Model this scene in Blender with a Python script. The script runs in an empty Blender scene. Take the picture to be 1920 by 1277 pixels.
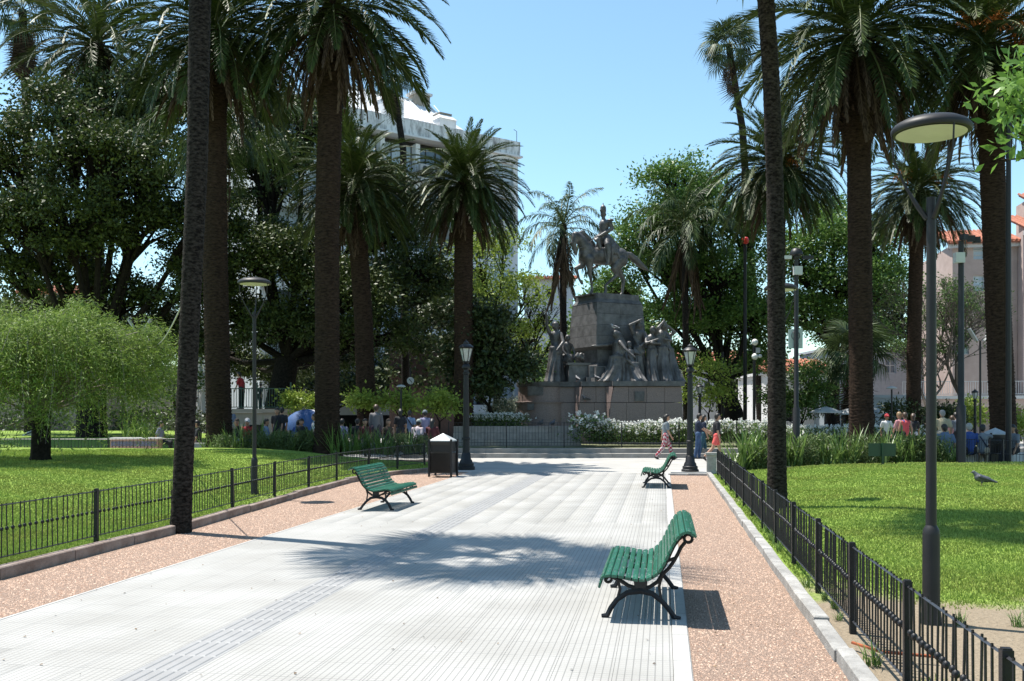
import bpy, bmesh, math, random
import numpy as np
from mathutils import Vector, Matrix
R = math.radians
PI = math.pi
rnd = random.Random(7)
nr = np.random.default_rng(11)
scene = bpy.context.scene
col = scene.collection

# ------------------------------------------------------------------ camera
CAMH, F, HY, CX = 1.75, 1800.0, 772.0, 960.0      # eye height; focal length and horizon in photo pixels
cam_d = bpy.data.cameras.new('camera')
cam = bpy.data.objects.new('camera', cam_d)
col.objects.link(cam)
cam.location = (0, 0, CAMH)
cam.rotation_euler = (R(90), 0, 0)
cam_d.sensor_width = 36
cam_d.lens = 36 * F / 1920
cam_d.shift_y = (HY - 638.5) / 1920
cam_d.clip_start = 0.1
cam_d.clip_end = 2000
scene.camera = cam

# ------------------------------------------------------------------ light
SUN_EL, SUN_AZ = 69.0, math.degrees(math.atan2(-0.86, 0.50))
world = bpy.data.worlds.new('World')
scene.world = world
world.use_nodes = True
wn = world.node_tree
for n in list(wn.nodes): wn.nodes.remove(n)
sky = wn.nodes.new('ShaderNodeTexSky')
sky.sky_type = 'NISHITA'
sky.sun_disc = False
sky.sun_elevation = R(SUN_EL)
sky.sun_rotation = R(SUN_AZ)
sky.altitude = 0
sky.air_density = 1.0
sky.dust_density = 0.3
sky.ozone_density = 1.0
bg = wn.nodes.new('ShaderNodeBackground')
bg.inputs['Strength'].default_value = 0.125
wo = wn.nodes.new('ShaderNodeOutputWorld')
tint = wn.nodes.new('ShaderNodeMix'); tint.data_type = 'RGBA'; tint.blend_type = 'MULTIPLY'; tint.inputs['Factor'].default_value = 1
tint.inputs['B'].default_value = (0.93, 1.08, 1.01, 1)          # clear cyan-blue summer air
wn.links.new(sky.outputs[0], tint.inputs['A']); wn.links.new(tint.outputs['Result'], bg.inputs[0])
wn.links.new(bg.outputs[0], wo.inputs[0])
sl = bpy.data.lights.new('sun', 'SUN')
sl.energy = 5.0
sl.angle = R(0.53)
sl.color = (1.0, 0.95, 0.87)
so = bpy.data.objects.new('sun', sl)
col.objects.link(so)
sd = Vector((math.sin(R(SUN_AZ)) * math.cos(R(SUN_EL)), math.cos(R(SUN_AZ)) * math.cos(R(SUN_EL)), math.sin(R(SUN_EL))))
so.rotation_euler = sd.to_track_quat('Z', 'Y').to_euler()
so.location = sd * 60
vs = scene.view_settings
vs.view_transform = 'Standard'
vs.look = 'None'
vs.gamma = 1
vs.exposure = 0.8
vs.use_curve_mapping = False
scene.cycles.max_bounces = 6
scene.cycles.transparent_max_bounces = 8

# ------------------------------------------------------------------ helpers: positions
def G(px, py, z=0.0):
    D = (CAMH - z) * F / (py - HY)
    return Vector(((px - CX) / F * D, D, z))
def A(px, D, py=None, z=0.0):
    zz = z if py is None else CAMH + (HY - py) / F * D
    return Vector(((px - CX) / F * D, D, zz))
X0R, X0L, SL = 0.202, -5.56, 0.1572
TH = math.atan(SL)                      # heading of the path, from +Y towards +X
U = Vector((math.sin(TH), math.cos(TH), 0))
N = Vector((math.cos(TH), -math.sin(TH), 0))
PW = 5.69
def P(t, s, z=0.0):                     # t metres right of the path's right edge, s metres along it
    return Vector((X0R, 0, z)) + U * s + N * t

# ------------------------------------------------------------------ helpers: objects
def empty(name, loc=(0, 0, 0), rz=0.0, parent=None):
    o = bpy.data.objects.new(name, None)
    o.empty_display_size = 0.2
    col.objects.link(o)
    o.location = loc
    o.rotation_euler = (0, 0, rz)
    if parent: o.parent = parent
    return o
def tag(o, label=None, cat=None, group=None, kind=None):
    if label: o['label'] = label
    if cat: o['category'] = cat
    if group: o['group'] = group
    if kind: o['kind'] = kind
    return o
def link(name, me, parent=None, loc=None, rot=None, sc=None):
    o = bpy.data.objects.new(name, me)
    col.objects.link(o)
    if parent: o.parent = parent
    if loc is not None: o.location = loc
    if rot is not None: o.rotation_euler = rot
    if sc is not None: o.scale = sc if hasattr(sc, '__len__') else (sc, sc, sc)
    return o
def copy_tree(o, parent=None):
    c = o.copy()
    col.objects.link(c)
    c.parent = parent
    for ch in list(o.children): copy_tree(ch, c)
    return c
def np_mesh(name, V, Fc, mat=None, smooth=False, mats=None, mi=None):
    me = bpy.data.meshes.new(name)
    V = np.asarray(V, dtype=np.float32); Fc = np.asarray(Fc, dtype=np.int32)
    k = Fc.shape[1]
    me.vertices.add(len(V)); me.vertices.foreach_set('co', V.ravel())
    me.loops.add(Fc.size); me.loops.foreach_set('vertex_index', Fc.ravel())
    me.polygons.add(len(Fc))
    me.polygons.foreach_set('loop_start', np.arange(0, Fc.size, k, dtype=np.int32))
    me.polygons.foreach_set('loop_total', np.full(len(Fc), k, dtype=np.int32))
    if mats:
        for m in mats: me.materials.append(m)
        if mi is not None: me.polygons.foreach_set('material_index', np.asarray(mi, dtype=np.int32))
    elif mat: me.materials.append(mat)
    if smooth: me.polygons.foreach_set('use_smooth', np.ones(len(Fc), dtype=bool))
    me.update(calc_edges=True)
    return me

class MB:
    def __init__(self): self.v = []; self.f = []
    def n(self): return len(self.v)
    def xf(self, i0, M):
        for i in range(i0, len(self.v)): self.v[i] = tuple(M @ Vector(self.v[i]))
    def box(self, c, s, rz=0.0, M=None, taper=1.0):
        i = self.n(); hx, hy, hz = s[0] / 2, s[1] / 2, s[2] / 2
        ca, sa = math.cos(rz), math.sin(rz)
        for z, k in ((-hz, 1.0), (hz, taper)):
            for x, y in ((-hx, -hy), (hx, -hy), (hx, hy), (-hx, hy)):
                x, y = x * k, y * k
                self.v.append((c[0] + x * ca - y * sa, c[1] + x * sa + y * ca, c[2] + z))
        self.f += [(i + 3, i + 2, i + 1, i), (i + 4, i + 5, i + 6, i + 7)]
        for k in range(4):
            a, b = i + k, i + (k + 1) % 4
            self.f.append((a, b, b + 4, a + 4))
        if M is not None: self.xf(i, M)
        return self
    def b2(self, lo, hi):
        return self.box([(lo[k] + hi[k]) / 2 for k in range(3)], [abs(hi[k] - lo[k]) for k in range(3)])
    def tube(self, pts, rad, n=8, cap=True, flat=1.0):
        pts = [Vector(p) for p in pts]
        if not hasattr(rad, '__len__'): rad = [rad] * len(pts)
        i0 = self.n(); up = None
        for k, p in enumerate(pts):
            t = (pts[min(k + 1, len(pts) - 1)] - pts[max(k - 1, 0)])
            if t.length < 1e-9: t = Vector((0, 0, 1))
            t.normalize()
            if up is None:
                up = Vector((0, 1, 0)) if abs(t.y) < 0.9 else Vector((1, 0, 0))
            a = (up - t * up.dot(t))
            if a.length < 1e-4: a = t.orthogonal()
            a.normalize(); b = t.cross(a); up = a
            for j in range(n):
                an = 2 * PI * j / n
                self.v.append(tuple(p + (a * math.cos(an) + b * math.sin(an) * flat) * rad[k]))
        for k in range(len(pts) - 1):
            for j in range(n):
                a0 = i0 + k * n + j; a1 = i0 + k * n + (j + 1) % n
                self.f.append((a0, a1, a1 + n, a0 + n))
        if cap:
            self.f.append(tuple(i0 + j for j in reversed(range(n))))
            e = i0 + (len(pts) - 1) * n
            self.f.append(tuple(e + j for j in range(n)))
        return self
    def lathe(self, prof, n=16, c=(0, 0, 0), cap=True, ph=0.0):
        i0 = self.n()
        for r, z in prof:
            for j in range(n):
                an = 2 * PI * j / n + ph
                self.v.append((c[0] + r * math.cos(an), c[1] + r * math.sin(an), c[2] + z))
        for k in range(len(prof) - 1):
            for j in range(n):
                a0 = i0 + k * n + j; a1 = i0 + k * n + (j + 1) % n
                self.f.append((a0, a1, a1 + n, a0 + n))
        if cap:
            self.f.append(tuple(i0 + j for j in reversed(range(n))))
            e = i0 + (len(prof) - 1) * n
            self.f.append(tuple(e + j for j in range(n)))
        return self
    def prism(self, poly, z0, z1, M=None):
        i0 = self.n(); n = len(poly)
        for z in (z0, z1):
            for x, y in poly: self.v.append((x, y, z))
        self.f.append(tuple(i0 + j for j in reversed(range(n))))
        self.f.append(tuple(i0 + n + j for j in range(n)))
        for j in range(n):
            a, b = i0 + j, i0 + (j + 1) % n
            self.f.append((a, b, b + n, a + n))
        if M is not None: self.xf(i0, M)
        return self
    def ball(self, c, r, n=10, m=7, sx=1, sy=1, sz=1):
        i0 = self.n()
        for k in range(m + 1):
            th = PI * k / m
            rr = max(math.sin(th), 1e-3)
            for j in range(n):
                an = 2 * PI * j / n
                self.v.append((c[0] + sx * r * rr * math.cos(an), c[1] + sy * r * rr * math.sin(an), c[2] - sz * r * math.cos(th)))
        for k in range(m):
            for j in range(n):
                a0 = i0 + k * n + j; a1 = i0 + k * n + (j + 1) % n
                self.f.append((a0, a1, a1 + n, a0 + n))
        self.f.append(tuple(i0 + j for j in reversed(range(n))))
        self.f.append(tuple(i0 + m * n + j for j in range(n)))
        return self
    def mesh(self, name, mat=None, smooth=False, ang=None):
        me = bpy.data.meshes.new(name)
        me.from_pydata(self.v, [], self.f)
        if mat: me.materials.append(mat)
        if smooth:
            for p in me.polygons: p.use_smooth = True
            if ang is None: ang = 40
            me.update()
            try: me.set_sharp_from_angle(angle=R(ang))
            except Exception: pass
        me.update()
        return me
    def build(self, name, mat=None, parent=None, loc=None, rot=None, smooth=False, sc=None):
        return link(name, self.mesh(name, mat, smooth), parent, loc, rot, sc)

def caps(list_, n=12):
    """closed tapered capsules (p, r, q, r2[, squash]) in one MB"""
    mb = MB()
    for it in list_:
        p, r, q, r2 = Vector(it[0]), it[1], Vector(it[2]), it[3]
        if (q - p).length < 1e-5:
            mb.ball(p, r, n, 8); continue
        d = (q - p).normalized(); a = d.orthogonal().normalized(); b = d.cross(a)
        i0 = mb.n(); rings = []
        for k in range(5):
            th = PI / 2 * k / 4
            rings.append((p - d * (r * math.cos(th)), max(r * math.sin(th), 1e-3)))
        for k in range(5):
            th = PI / 2 * k / 4
            rings.append((q + d * (r2 * math.sin(th)), max(r2 * math.cos(th), 1e-3)))
        for c, rr in rings:
            for j in range(n):
                an = 2 * PI * j / n
                mb.v.append(tuple(c + (a * math.cos(an) + b * math.sin(an)) * rr))
        for k in range(len(rings) - 1):
            for j in range(n):
                a0 = i0 + k * n + j; a1 = i0 + k * n + (j + 1) % n
                mb.f.append((a0, a1, a1 + n, a0 + n))
        mb.f.append(tuple(i0 + j for j in reversed(range(n))))
        e = i0 + (len(rings) - 1) * n
        mb.f.append(tuple(e + j for j in range(n)))
    return mb
WORK = bpy.data.scenes.new('workshop')          # empty side scene where voxel surfaces are grown
def remesh(mb, name, vox, mat, smooth_it=2, extra=None):
    me = mb.mesh(name + '_src')
    o = bpy.data.objects.new('tmp', me); WORK.collection.objects.link(o)
    m = o.modifiers.new('r', 'REMESH'); m.mode = 'VOXEL'; m.voxel_size = vox; m.use_smooth_shade = True
    if smooth_it:
        s = o.modifiers.new('s', 'SMOOTH'); s.iterations = smooth_it; s.factor = 0.5
    with bpy.context.temp_override(scene=WORK, view_layer=WORK.view_layers[0]):
        dg = bpy.context.evaluated_depsgraph_get(); dg.update()
    out = bpy.data.meshes.new_from_object(o.evaluated_get(dg))
    bpy.data.objects.remove(o); bpy.data.meshes.remove(me)
    out.name = name
    if extra is not None:                       # append small un-fused pieces (fingers) to the same mesh
        bm = bmesh.new(); bm.from_mesh(out)
        e = extra.mesh('e'); bm.from_mesh(e); bm.to_mesh(out); bm.free(); bpy.data.meshes.remove(e)
    out.materials.clear(); out.materials.append(mat)
    for p in out.polygons: p.use_smooth = True
    return out

# ------------------------------------------------------------------ materials
MC = {}
def nodes(name):
    m = bpy.data.materials.new(name); m.use_nodes = True
    nt = m.node_tree; b = nt.nodes['Principled BSDF']
    return m, nt, b
def mat(name, c, rough=0.6, var=0.15, sc=6.0, bump=0.0, bsc=60.0, metal=0.0, c2=None, spec=0.5, obj=0.0, stretch=None, thr=None):
    if name in MC: return MC[name]
    m, nt, b = nodes(name); L = nt.links.new
    tc = nt.nodes.new('ShaderNodeTexCoord'); mp = nt.nodes.new('ShaderNodeMapping')
    L(tc.outputs['Object'], mp.inputs[0])
    if stretch: mp.inputs['Scale'].default_value = stretch
    nz = nt.nodes.new('ShaderNodeTexNoise'); nz.inputs['Scale'].default_value = sc; nz.inputs['Detail'].default_value = 6
    nz.inputs['Roughness'].default_value = 0.65
    L(mp.outputs[0], nz.inputs['Vector'])
    cr = nt.nodes.new('ShaderNodeValToRGB')
    lo, hi = thr or (0.3, 0.7)
    cr.color_ramp.elements[0].position = lo; cr.color_ramp.elements[1].position = hi
    a = [max(x * (1 - var), 0) for x in c]; z = c2 if c2 else [min(x * (1 + var), 1) for x in c]
    cr.color_ramp.elements[0].color = (*a, 1); cr.color_ramp.elements[1].color = (*z, 1)
    L(nz.outputs[0], cr.inputs[0])
    out = cr.outputs[0]
    if obj:
        oi = nt.nodes.new('ShaderNodeObjectInfo'); mr = nt.nodes.new('ShaderNodeMapRange')
        mr.inputs['To Min'].default_value = 1 - obj; mr.inputs['To Max'].default_value = 1 + obj
        L(oi.outputs['Random'], mr.inputs[0])
        hs = nt.nodes.new('ShaderNodeHueSaturation'); L(out, hs.inputs['Color']); L(mr.outputs[0], hs.inputs['Value'])
        out = hs.outputs[0]
    L(out, b.inputs['Base Color'])
    b.inputs['Roughness'].default_value = rough; b.inputs['Metallic'].default_value = metal
    b.inputs['Specular IOR Level'].default_value = spec
    if bump:
        n2 = nt.nodes.new('ShaderNodeTexNoise'); n2.inputs['Scale'].default_value = bsc; n2.inputs['Detail'].default_value = 5
        L(mp.outputs[0], n2.inputs['Vector'])
        bp = nt.nodes.new('ShaderNodeBump'); bp.inputs['Strength'].default_value = min(bump, 1); bp.inputs['Distance'].default_value = 0.02
        L(n2.outputs[0], bp.inputs['Height']); L(bp.outputs[0], b.inputs['Normal'])
    MC[name] = m
    return m
def leafmat(name, ca, cb, rough=0.45, tr=0.25, spec=0.4, obj=0.0):
    """leaf colour varies from leaf to leaf"""
    if name in MC: return MC[name]
    m, nt, b = nodes(name); L = nt.links.new
    ge = nt.nodes.new('ShaderNodeNewGeometry')
    cr = nt.nodes.new('ShaderNodeValToRGB')
    cr.color_ramp.elements[0].color = (*ca, 1); cr.color_ramp.elements[1].color = (*cb, 1)
    L(ge.outputs['Random Per Island'], cr.inputs[0])
    out = cr.outputs[0]
    if obj:
        oi = nt.nodes.new('ShaderNodeObjectInfo'); mr = nt.nodes.new('ShaderNodeMapRange')
        mr.inputs['To Min'].default_value = 1 - obj; mr.inputs['To Max'].default_value = 1 + obj
        L(oi.outputs['Random'], mr.inputs[0])
        hs = nt.nodes.new('ShaderNodeHueSaturation'); L(out, hs.inputs['Color']); L(mr.outputs[0], hs.inputs['Value'])
        out = hs.outputs[0]
    L(out, b.inputs['Base Color'])
    b.inputs['Roughness'].default_value = rough; b.inputs['Specular IOR Level'].default_value = spec
    tl = nt.nodes.new('ShaderNodeBsdfTranslucent'); L(out, tl.inputs['Color'])
    mx = nt.nodes.new('ShaderNodeMixShader'); mx.inputs[0].default_value = tr
    L(b.outputs[0], mx.inputs[1]); L(tl.outputs[0], mx.inputs[2])
    L(mx.outputs[0], nt.nodes['Material Output'].inputs[0])
    MC[name] = m
    return m
def glassmat(name, c, rough=0.08):
    if name in MC: return MC[name]
    m = mat(name, c, rough=rough, var=0.2, sc=0.6, spec=0.9); return m

def wear(m, thr=.66, c=(.30, .36, .31)):          # small chips where the paint has gone
    nt = m.node_tree; b = nt.nodes['Principled BSDF']; src = b.inputs['Base Color'].links[0].from_socket
    tc = [n for n in nt.nodes if n.type == 'TEX_COORD'][0]; nz = nt.nodes.new('ShaderNodeTexNoise'); nz.inputs['Scale'].default_value = 38; nz.inputs['Detail'].default_value = 8
    nt.links.new(tc.outputs['Object'], nz.inputs['Vector']); mr = nt.nodes.new('ShaderNodeMapRange'); mr.inputs['From Min'].default_value = thr; mr.inputs['From Max'].default_value = thr + .05
    nt.links.new(nz.outputs[0], mr.inputs[0]); mx = nt.nodes.new('ShaderNodeMix'); mx.data_type = 'RGBA'; nt.links.new(mr.outputs[0], mx.inputs['Factor']); nt.links.new(src, mx.inputs['A']); mx.inputs['B'].default_value = (*c, 1)
    nt.links.new(mx.outputs['Result'], b.inputs['Base Color'])
IRON = mat('black_iron', (0.012, 0.012, 0.014), rough=0.45, var=0.3, sc=20, bump=0.15, bsc=90, spec=.35)
POLE = mat('grey_pole_paint', (0.022, 0.021, 0.022), rough=0.5, var=0.2, sc=5, spec=.3)
GREENP = mat('bench_green_paint', (0.010, 0.085, 0.048), rough=0.3, var=0.25, sc=9, bump=0.12, bsc=40, c2=(0.022, 0.14, 0.085), obj=0.12)
wear(GREENP, .635)
BARK_D = mat('dark_bark', (0.010, 0.008, 0.006), rough=0.95, var=0.5, sc=9, bump=0.8, bsc=25, c2=(0.03, 0.025, 0.02), spec=.15)
# ================================================================== SETTING: ground, path, gravel, kerbs, lawns
def paving_mat(name, base, dark, tile=0.4, bars=8, groove=0.11, objv=0.007):
    m, nt, b = nodes(name); L = nt.links.new
    g = nt.nodes.new('ShaderNodeNewGeometry')
    mp = nt.nodes.new('ShaderNodeMapping'); mp.vector_type = 'POINT'
    # into the path's frame: x across, y along
    mp.inputs['Rotation'].default_value = (0, 0, TH)
    mp0 = nt.nodes.new('ShaderNodeMapping'); mp0.inputs['Location'].default_value = (-X0R, 0, 0)
    L(g.outputs['Position'], mp0.inputs[0]); L(mp0.outputs[0], mp.inputs[0])
    sx = nt.nodes.new('ShaderNodeSeparateXYZ'); L(mp.outputs[0], sx.inputs[0])
    def math_(op, a, bval=None, clamp=False):
        n = nt.nodes.new('ShaderNodeMath'); n.operation = op; n.use_clamp = clamp
        if hasattr(a, 'links'): L(a, n.inputs[0])
        else: n.inputs[0].default_value = a
        if bval is not None:
            if hasattr(bval, 'links'): L(bval, n.inputs[1])
            else: n.inputs[1].default_value = bval
        return n.outputs[0]
    def line(c, period, w):
        f = math_('FRACT', math_('ADD', math_('DIVIDE', c, period), 200.5))
        d = math_('ABSOLUTE', math_('SUBTRACT', f, 0.5))
        return math_('SUBTRACT', 1.0, math_('MULTIPLY', math_('ABSOLUTE', math_('SUBTRACT', d, 0.0)), 1.0 / w), clamp=True)
    lx = line(sx.outputs['X'], tile / bars, groove)
    ly = line(sx.outputs['Y'], tile / bars, groove)
    ln = math_('MAXIMUM', lx, math_('MULTIPLY', ly, 0.5))
    # speckle and stains
    n1 = nt.nodes.new('ShaderNodeTexNoise'); n1.inputs['Scale'].default_value = 120; n1.inputs['Detail'].default_value = 2
    L(g.outputs['Position'], n1.inputs['Vector'])
    n2 = nt.nodes.new('ShaderNodeTexNoise'); n2.inputs['Scale'].default_value = 0.9; n2.inputs['Detail'].default_value = 6
    L(g.outputs['Position'], n2.inputs['Vector'])
    c1 = nt.nodes.new('ShaderNodeMix'); c1.data_type = 'RGBA'
    c1.inputs['A'].default_value = (*[x * 0.88 for x in base], 1); c1.inputs['B'].default_value = (*base, 1)
    mr = nt.nodes.new('ShaderNodeMapRange'); mr.inputs['From Min'].default_value = 0.3; mr.inputs['From Max'].default_value = 0.6
    L(n1.outputs[0], mr.inputs[0]); L(mr.outputs[0], c1.inputs['Factor'])
    c2 = nt.nodes.new('ShaderNodeMix'); c2.data_type = 'RGBA'; c2.blend_type = 'MULTIPLY'
    mr2 = nt.nodes.new('ShaderNodeMapRange'); mr2.inputs['From Min'].default_value = 0.35; mr2.inputs['From Max'].default_value = 0.75
    mr2.inputs['To Min'].default_value = 0.0; mr2.inputs['To Max'].default_value = 1.0
    L(n2.outputs[0], mr2.inputs[0]); L(mr2.outputs[0], c2.inputs['Factor'])
    L(c1.outputs['Result'], c2.inputs['A']); c2.inputs['B'].default_value = (0.74, 0.73, 0.71, 1)
    # tile to tile
    oi = nt.nodes.new('ShaderNodeObjectInfo')
    wn_ = nt.nodes.new('ShaderNodeTexWhiteNoise'); wn_.noise_dimensions = '3D'
    fl = nt.nodes.new('ShaderNodeVectorMath'); fl.operation = 'FLOOR'
    dv = nt.nodes.new('ShaderNodeVectorMath'); dv.operation = 'SCALE'; dv.inputs['Scale'].default_value = 1 / tile
    fz = nt.nodes.new('ShaderNodeVectorMath'); fz.operation = 'MULTIPLY'; fz.inputs[1].default_value = (1, 1, 0)
    L(mp.outputs[0], fz.inputs[0]); L(fz.outputs[0], dv.inputs[0]); L(dv.outputs[0], fl.inputs[0]); L(fl.outputs[0], wn_.inputs['Vector'])
    mr3 = nt.nodes.new('ShaderNodeMapRange'); mr3.inputs['To Min'].default_value = 1 - objv * 2.2; mr3.inputs['To Max'].default_value = 1 + objv
    L(wn_.outputs['Value'], mr3.inputs[0])
    hs = nt.nodes.new('ShaderNodeHueSaturation'); L(c2.outputs['Result'], hs.inputs['Color']); L(mr3.outputs[0], hs.inputs['Value'])
    c3 = nt.nodes.new('ShaderNodeMix'); c3.data_type = 'RGBA'
    L(math_('MULTIPLY', ln, 0.7), c3.inputs['Factor']); L(hs.outputs[0], c3.inputs['A']); c3.inputs['B'].default_value = (*dark, 1)
    L(c3.outputs['Result'], b.inputs['Base Color'])
    b.inputs['Roughness'].default_value = 0.75; b.inputs['Specular IOR Level'].default_value = 0.3
    bp = nt.nodes.new('ShaderNodeBump'); bp.inputs['Strength'].default_value = 0.6; bp.inputs['Distance'].default_value = 0.004; bp.invert = True
    L(ln, bp.inputs['Height']); L(bp.outputs[0], b.inputs['Normal'])
    return m
PAVE = paving_mat('ribbed_paving', (0.395, 0.388, 0.370), (0.12, 0.118, 0.115))
PLAIN = mat('smooth_concrete', (0.38, 0.372, 0.355), rough=0.8, var=0.16, sc=3, bump=0.15, bsc=120)
TACT = mat('guide_tile_grey', (0.27, 0.268, 0.265), rough=0.6, var=0.08, sc=4, bump=0.1, bsc=100, obj=0.04)
PLAZA = mat('plaza_concrete', (0.35, 0.34, 0.32), rough=0.85, var=0.14, sc=0.8, bump=0.1, bsc=80)
SOIL = mat('bare_soil', (0.13, 0.105, 0.08), rough=0.95, var=0.3, sc=3, bump=0.5, bsc=60)
GRAV = mat('brick_gravel', (0.155, 0.095, 0.07), rough=0.95, var=0.4, sc=95, bump=1.0, bsc=160, c2=(0.47, 0.335, 0.255), thr=(.36, .58))
STONE_R = mat('reddish_kerb_stone', (0.20, 0.135, 0.105), rough=0.85, var=0.25, sc=5, bump=0.4, bsc=70, c2=(0.30, 0.24, 0.21), obj=0.12)
STONE_G = mat('grey_kerb_stone', (0.26, 0.25, 0.235), rough=0.85, var=0.25, sc=6, bump=0.4, bsc=80, c2=(0.38, 0.37, 0.35), obj=0.1)
def lawn_ground_mat():
    m, nt, b = nodes('lawn_turf'); L = nt.links.new
    g = nt.nodes.new('ShaderNodeNewGeometry')
    n1 = nt.nodes.new('ShaderNodeTexNoise'); n1.inputs['Scale'].default_value = 0.55; n1.inputs['Detail'].default_value = 7; n1.inputs['Roughness'].default_value = 0.62
    n2 = nt.nodes.new('ShaderNodeTexNoise'); n2.inputs['Scale'].default_value = 28; n2.inputs['Detail'].default_value = 5
    L(g.outputs['Position'], n1.inputs['Vector']); L(g.outputs['Position'], n2.inputs['Vector'])
    gc = nt.nodes.new('ShaderNodeValToRGB'); gc.color_ramp.elements[0].position = 0.32; gc.color_ramp.elements[1].position = 0.68
    gc.color_ramp.elements[0].color = (0.10, 0.16, 0.03, 1); gc.color_ramp.elements[1].color = (0.26, 0.36, 0.07, 1)
    L(n2.outputs[0], gc.inputs[0])
    sc_ = nt.nodes.new('ShaderNodeValToRGB')
    sc_.color_ramp.elements[0].color = (0.15, 0.12, 0.085, 1); sc_.color_ramp.elements[1].color = (0.33, 0.27, 0.195, 1)
    L(n2.outputs[0], sc_.inputs[0])
    at = nt.nodes.new('ShaderNodeAttribute'); at.attribute_name = 'bare'
    ad = nt.nodes.new('ShaderNodeMath'); ad.operation = 'ADD'; L(at.outputs['Fac'], ad.inputs[0]); L(n1.outputs[0], ad.inputs[1])
    mr = nt.nodes.new('ShaderNodeMapRange'); mr.inputs['From Min'].default_value = 0.66; mr.inputs['From Max'].default_value = 0.80
    L(ad.outputs[0], mr.inputs[0])
    mx = nt.nodes.new('ShaderNodeMix'); mx.data_type = 'RGBA'
    L(mr.outputs[0], mx.inputs['Factor']); L(gc.outputs[0], mx.inputs['A']); L(sc_.outputs[0], mx.inputs['B'])
    L(mx.outputs['Result'], b.inputs['Base Color']); b.inputs['Roughness'].default_value = 0.9; b.inputs['Specular IOR Level'].default_value = 0.1
    bp = nt.nodes.new('ShaderNodeBump'); bp.inputs['Strength'].default_value = 0.9; bp.inputs['Distance'].default_value = 0.03
    L(n2.outputs[0], bp.inputs['Height']); L(bp.outputs[0], b.inputs['Normal'])
    return m
LAWN = lawn_ground_mat()

g = MB(); g.v = [(-700, -60, -0.06), (700, -60, -0.06), (700, 1300, -0.06), (-700, 1300, -0.06)]; g.f = [(0, 1, 2, 3)]
tag(g.build('ground', SOIL), kind='structure')
# plaza around the monument: one sheet beyond the end of the path
g = MB()
pe = [P(-26, 27.3), P(40, 27.3), P(60, 80), P(-60, 80)]
g.v = [tuple(p + Vector((0, 0, -0.002))) for p in pe]; g.f = [(0, 1, 2, 3)]
tag(g.build('plaza_paving', PLAZA), kind='structure')

# --- the path: tiles of 40 cm laid on a bed; the band of guide tiles runs along it
path = empty('path', tuple(P(0, 0)), -TH)        # local x across (right +), y along
tag(path, kind='structure')
g = MB(); g.box((-PW / 2, 14.6, -0.034), (PW, 25.6, 0.05)); g.build('mortar_bed', mat('mortar', (0.3, 0.295, 0.28), rough=0.9), path)
T = 0.4
def tile_mesh(name, m, bars=False):
    b = MB(); h = T / 2 - 0.0007; c = 0.0016
    i = 0
    b.v = [(-h, -h, -0.01), (h, -h, -0.01), (h, h, -0.01), (-h, h, -0.01),
           (-h, -h, -c), (h, -h, -c), (h, h, -c), (-h, h, -c),
           (-h + c, -h + c, 0), (h - c, -h + c, 0), (h - c, h - c, 0), (-h + c, h - c, 0)]
    for k in range(4):
        a, d = k, (k + 1) % 4
        b.f += [(a, d, d + 4, a + 4), (a + 4, d + 4, d + 8, a + 8)]
    b.f.append((8, 9, 10, 11))
    if bars:
        for k in range(5):
            x = -h + 0.042 + k * 0.078
            n0 = b.n(); w = 0.022
            b.v += [(x - w, -h + .012, 0), (x + w, -h + .012, 0), (x + w, h - .012, 0), (x - w, h - .012, 0),
                    (x - w + .008, -h + .02, .006), (x + w - .008, -h + .02, .006), (x + w - .008, h - .02, .006), (x - w + .008, h - .02, .006)]
            b.f.append((n0 + 4, n0 + 5, n0 + 6, n0 + 7))
            for q in range(4):
                a, d = n0 + q, n0 + (q + 1) % 4
                b.f.append((a, d, d + 4, a + 4))
    return b.mesh(name, m), b
tm, tmb = tile_mesh('paving_tile', PAVE)
gm, gmb = tile_mesh('guide_tile', TACT, True)
ncol = 14                                    # 14 columns of tiles then smooth edge bands
x_right = -0.13                              # inner line of the right edge band
cells = []
GUIDE = 8                                    # column counted from the right
for r_ in range(0, 64):
    y = 2.0 + T * r_ + T / 2
    for c_ in range(ncol):
        x = x_right - T * c_ - T / 2
        cells.append((x, y, c_ == GUIDE))
def visible_rank(c):
    w = P(c[0], c[1]); px = w.x / w.y * F + CX; py = HY + CAMH / w.y * F
    inside = -30 < px < 1950 and py < 1320
    return (0 if inside else 1, w.y)
norm = sorted([c for c in cells if not c[2]], key=visible_rank)
for c in norm[:300]:
    link('paving_tile', tm, path, (c[0], c[1], 0.0003 * rnd.random()))
def merge_cells(cs, mb):
    base = np.array(mb.v); V = []; Fs = []
    for k, c in enumerate(cs):
        V.append(base + np.array((c[0], c[1], 0.0003 * rnd.random())))
    V = np.concatenate(V); f0 = np.array([f for f in mb.f if len(f) == 4])
    Fs = np.concatenate([f0 + k * len(base) for k in range(len(cs))])
    return V, Fs
V, Fs = merge_cells(norm[300:], tmb)
tag(link('paving_tiles', np_mesh('paving_tiles', V, Fs, PAVE), path), kind='stuff')
for c in [c for c in cells if c[2]]:
    link('guide_tile', gm, path, (c[0], c[1], 0.001 * rnd.random()))
for xa, xb in ((x_right, -0.005), (-PW + 0.0, x_right - T * ncol + 0.0)):
    if abs(xb - xa) < 0.01: continue
    for k in range(32):
        g = MB() if k else MB(); 
        y0 = 2.0 + 0.8 * k
        g.b2((min(xa, xb) + .003, y0 + .003, -0.055), (max(xa, xb) - .003, y0 + .797, 0.004)); g.build('edge_slab', PLAIN, path)

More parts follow.
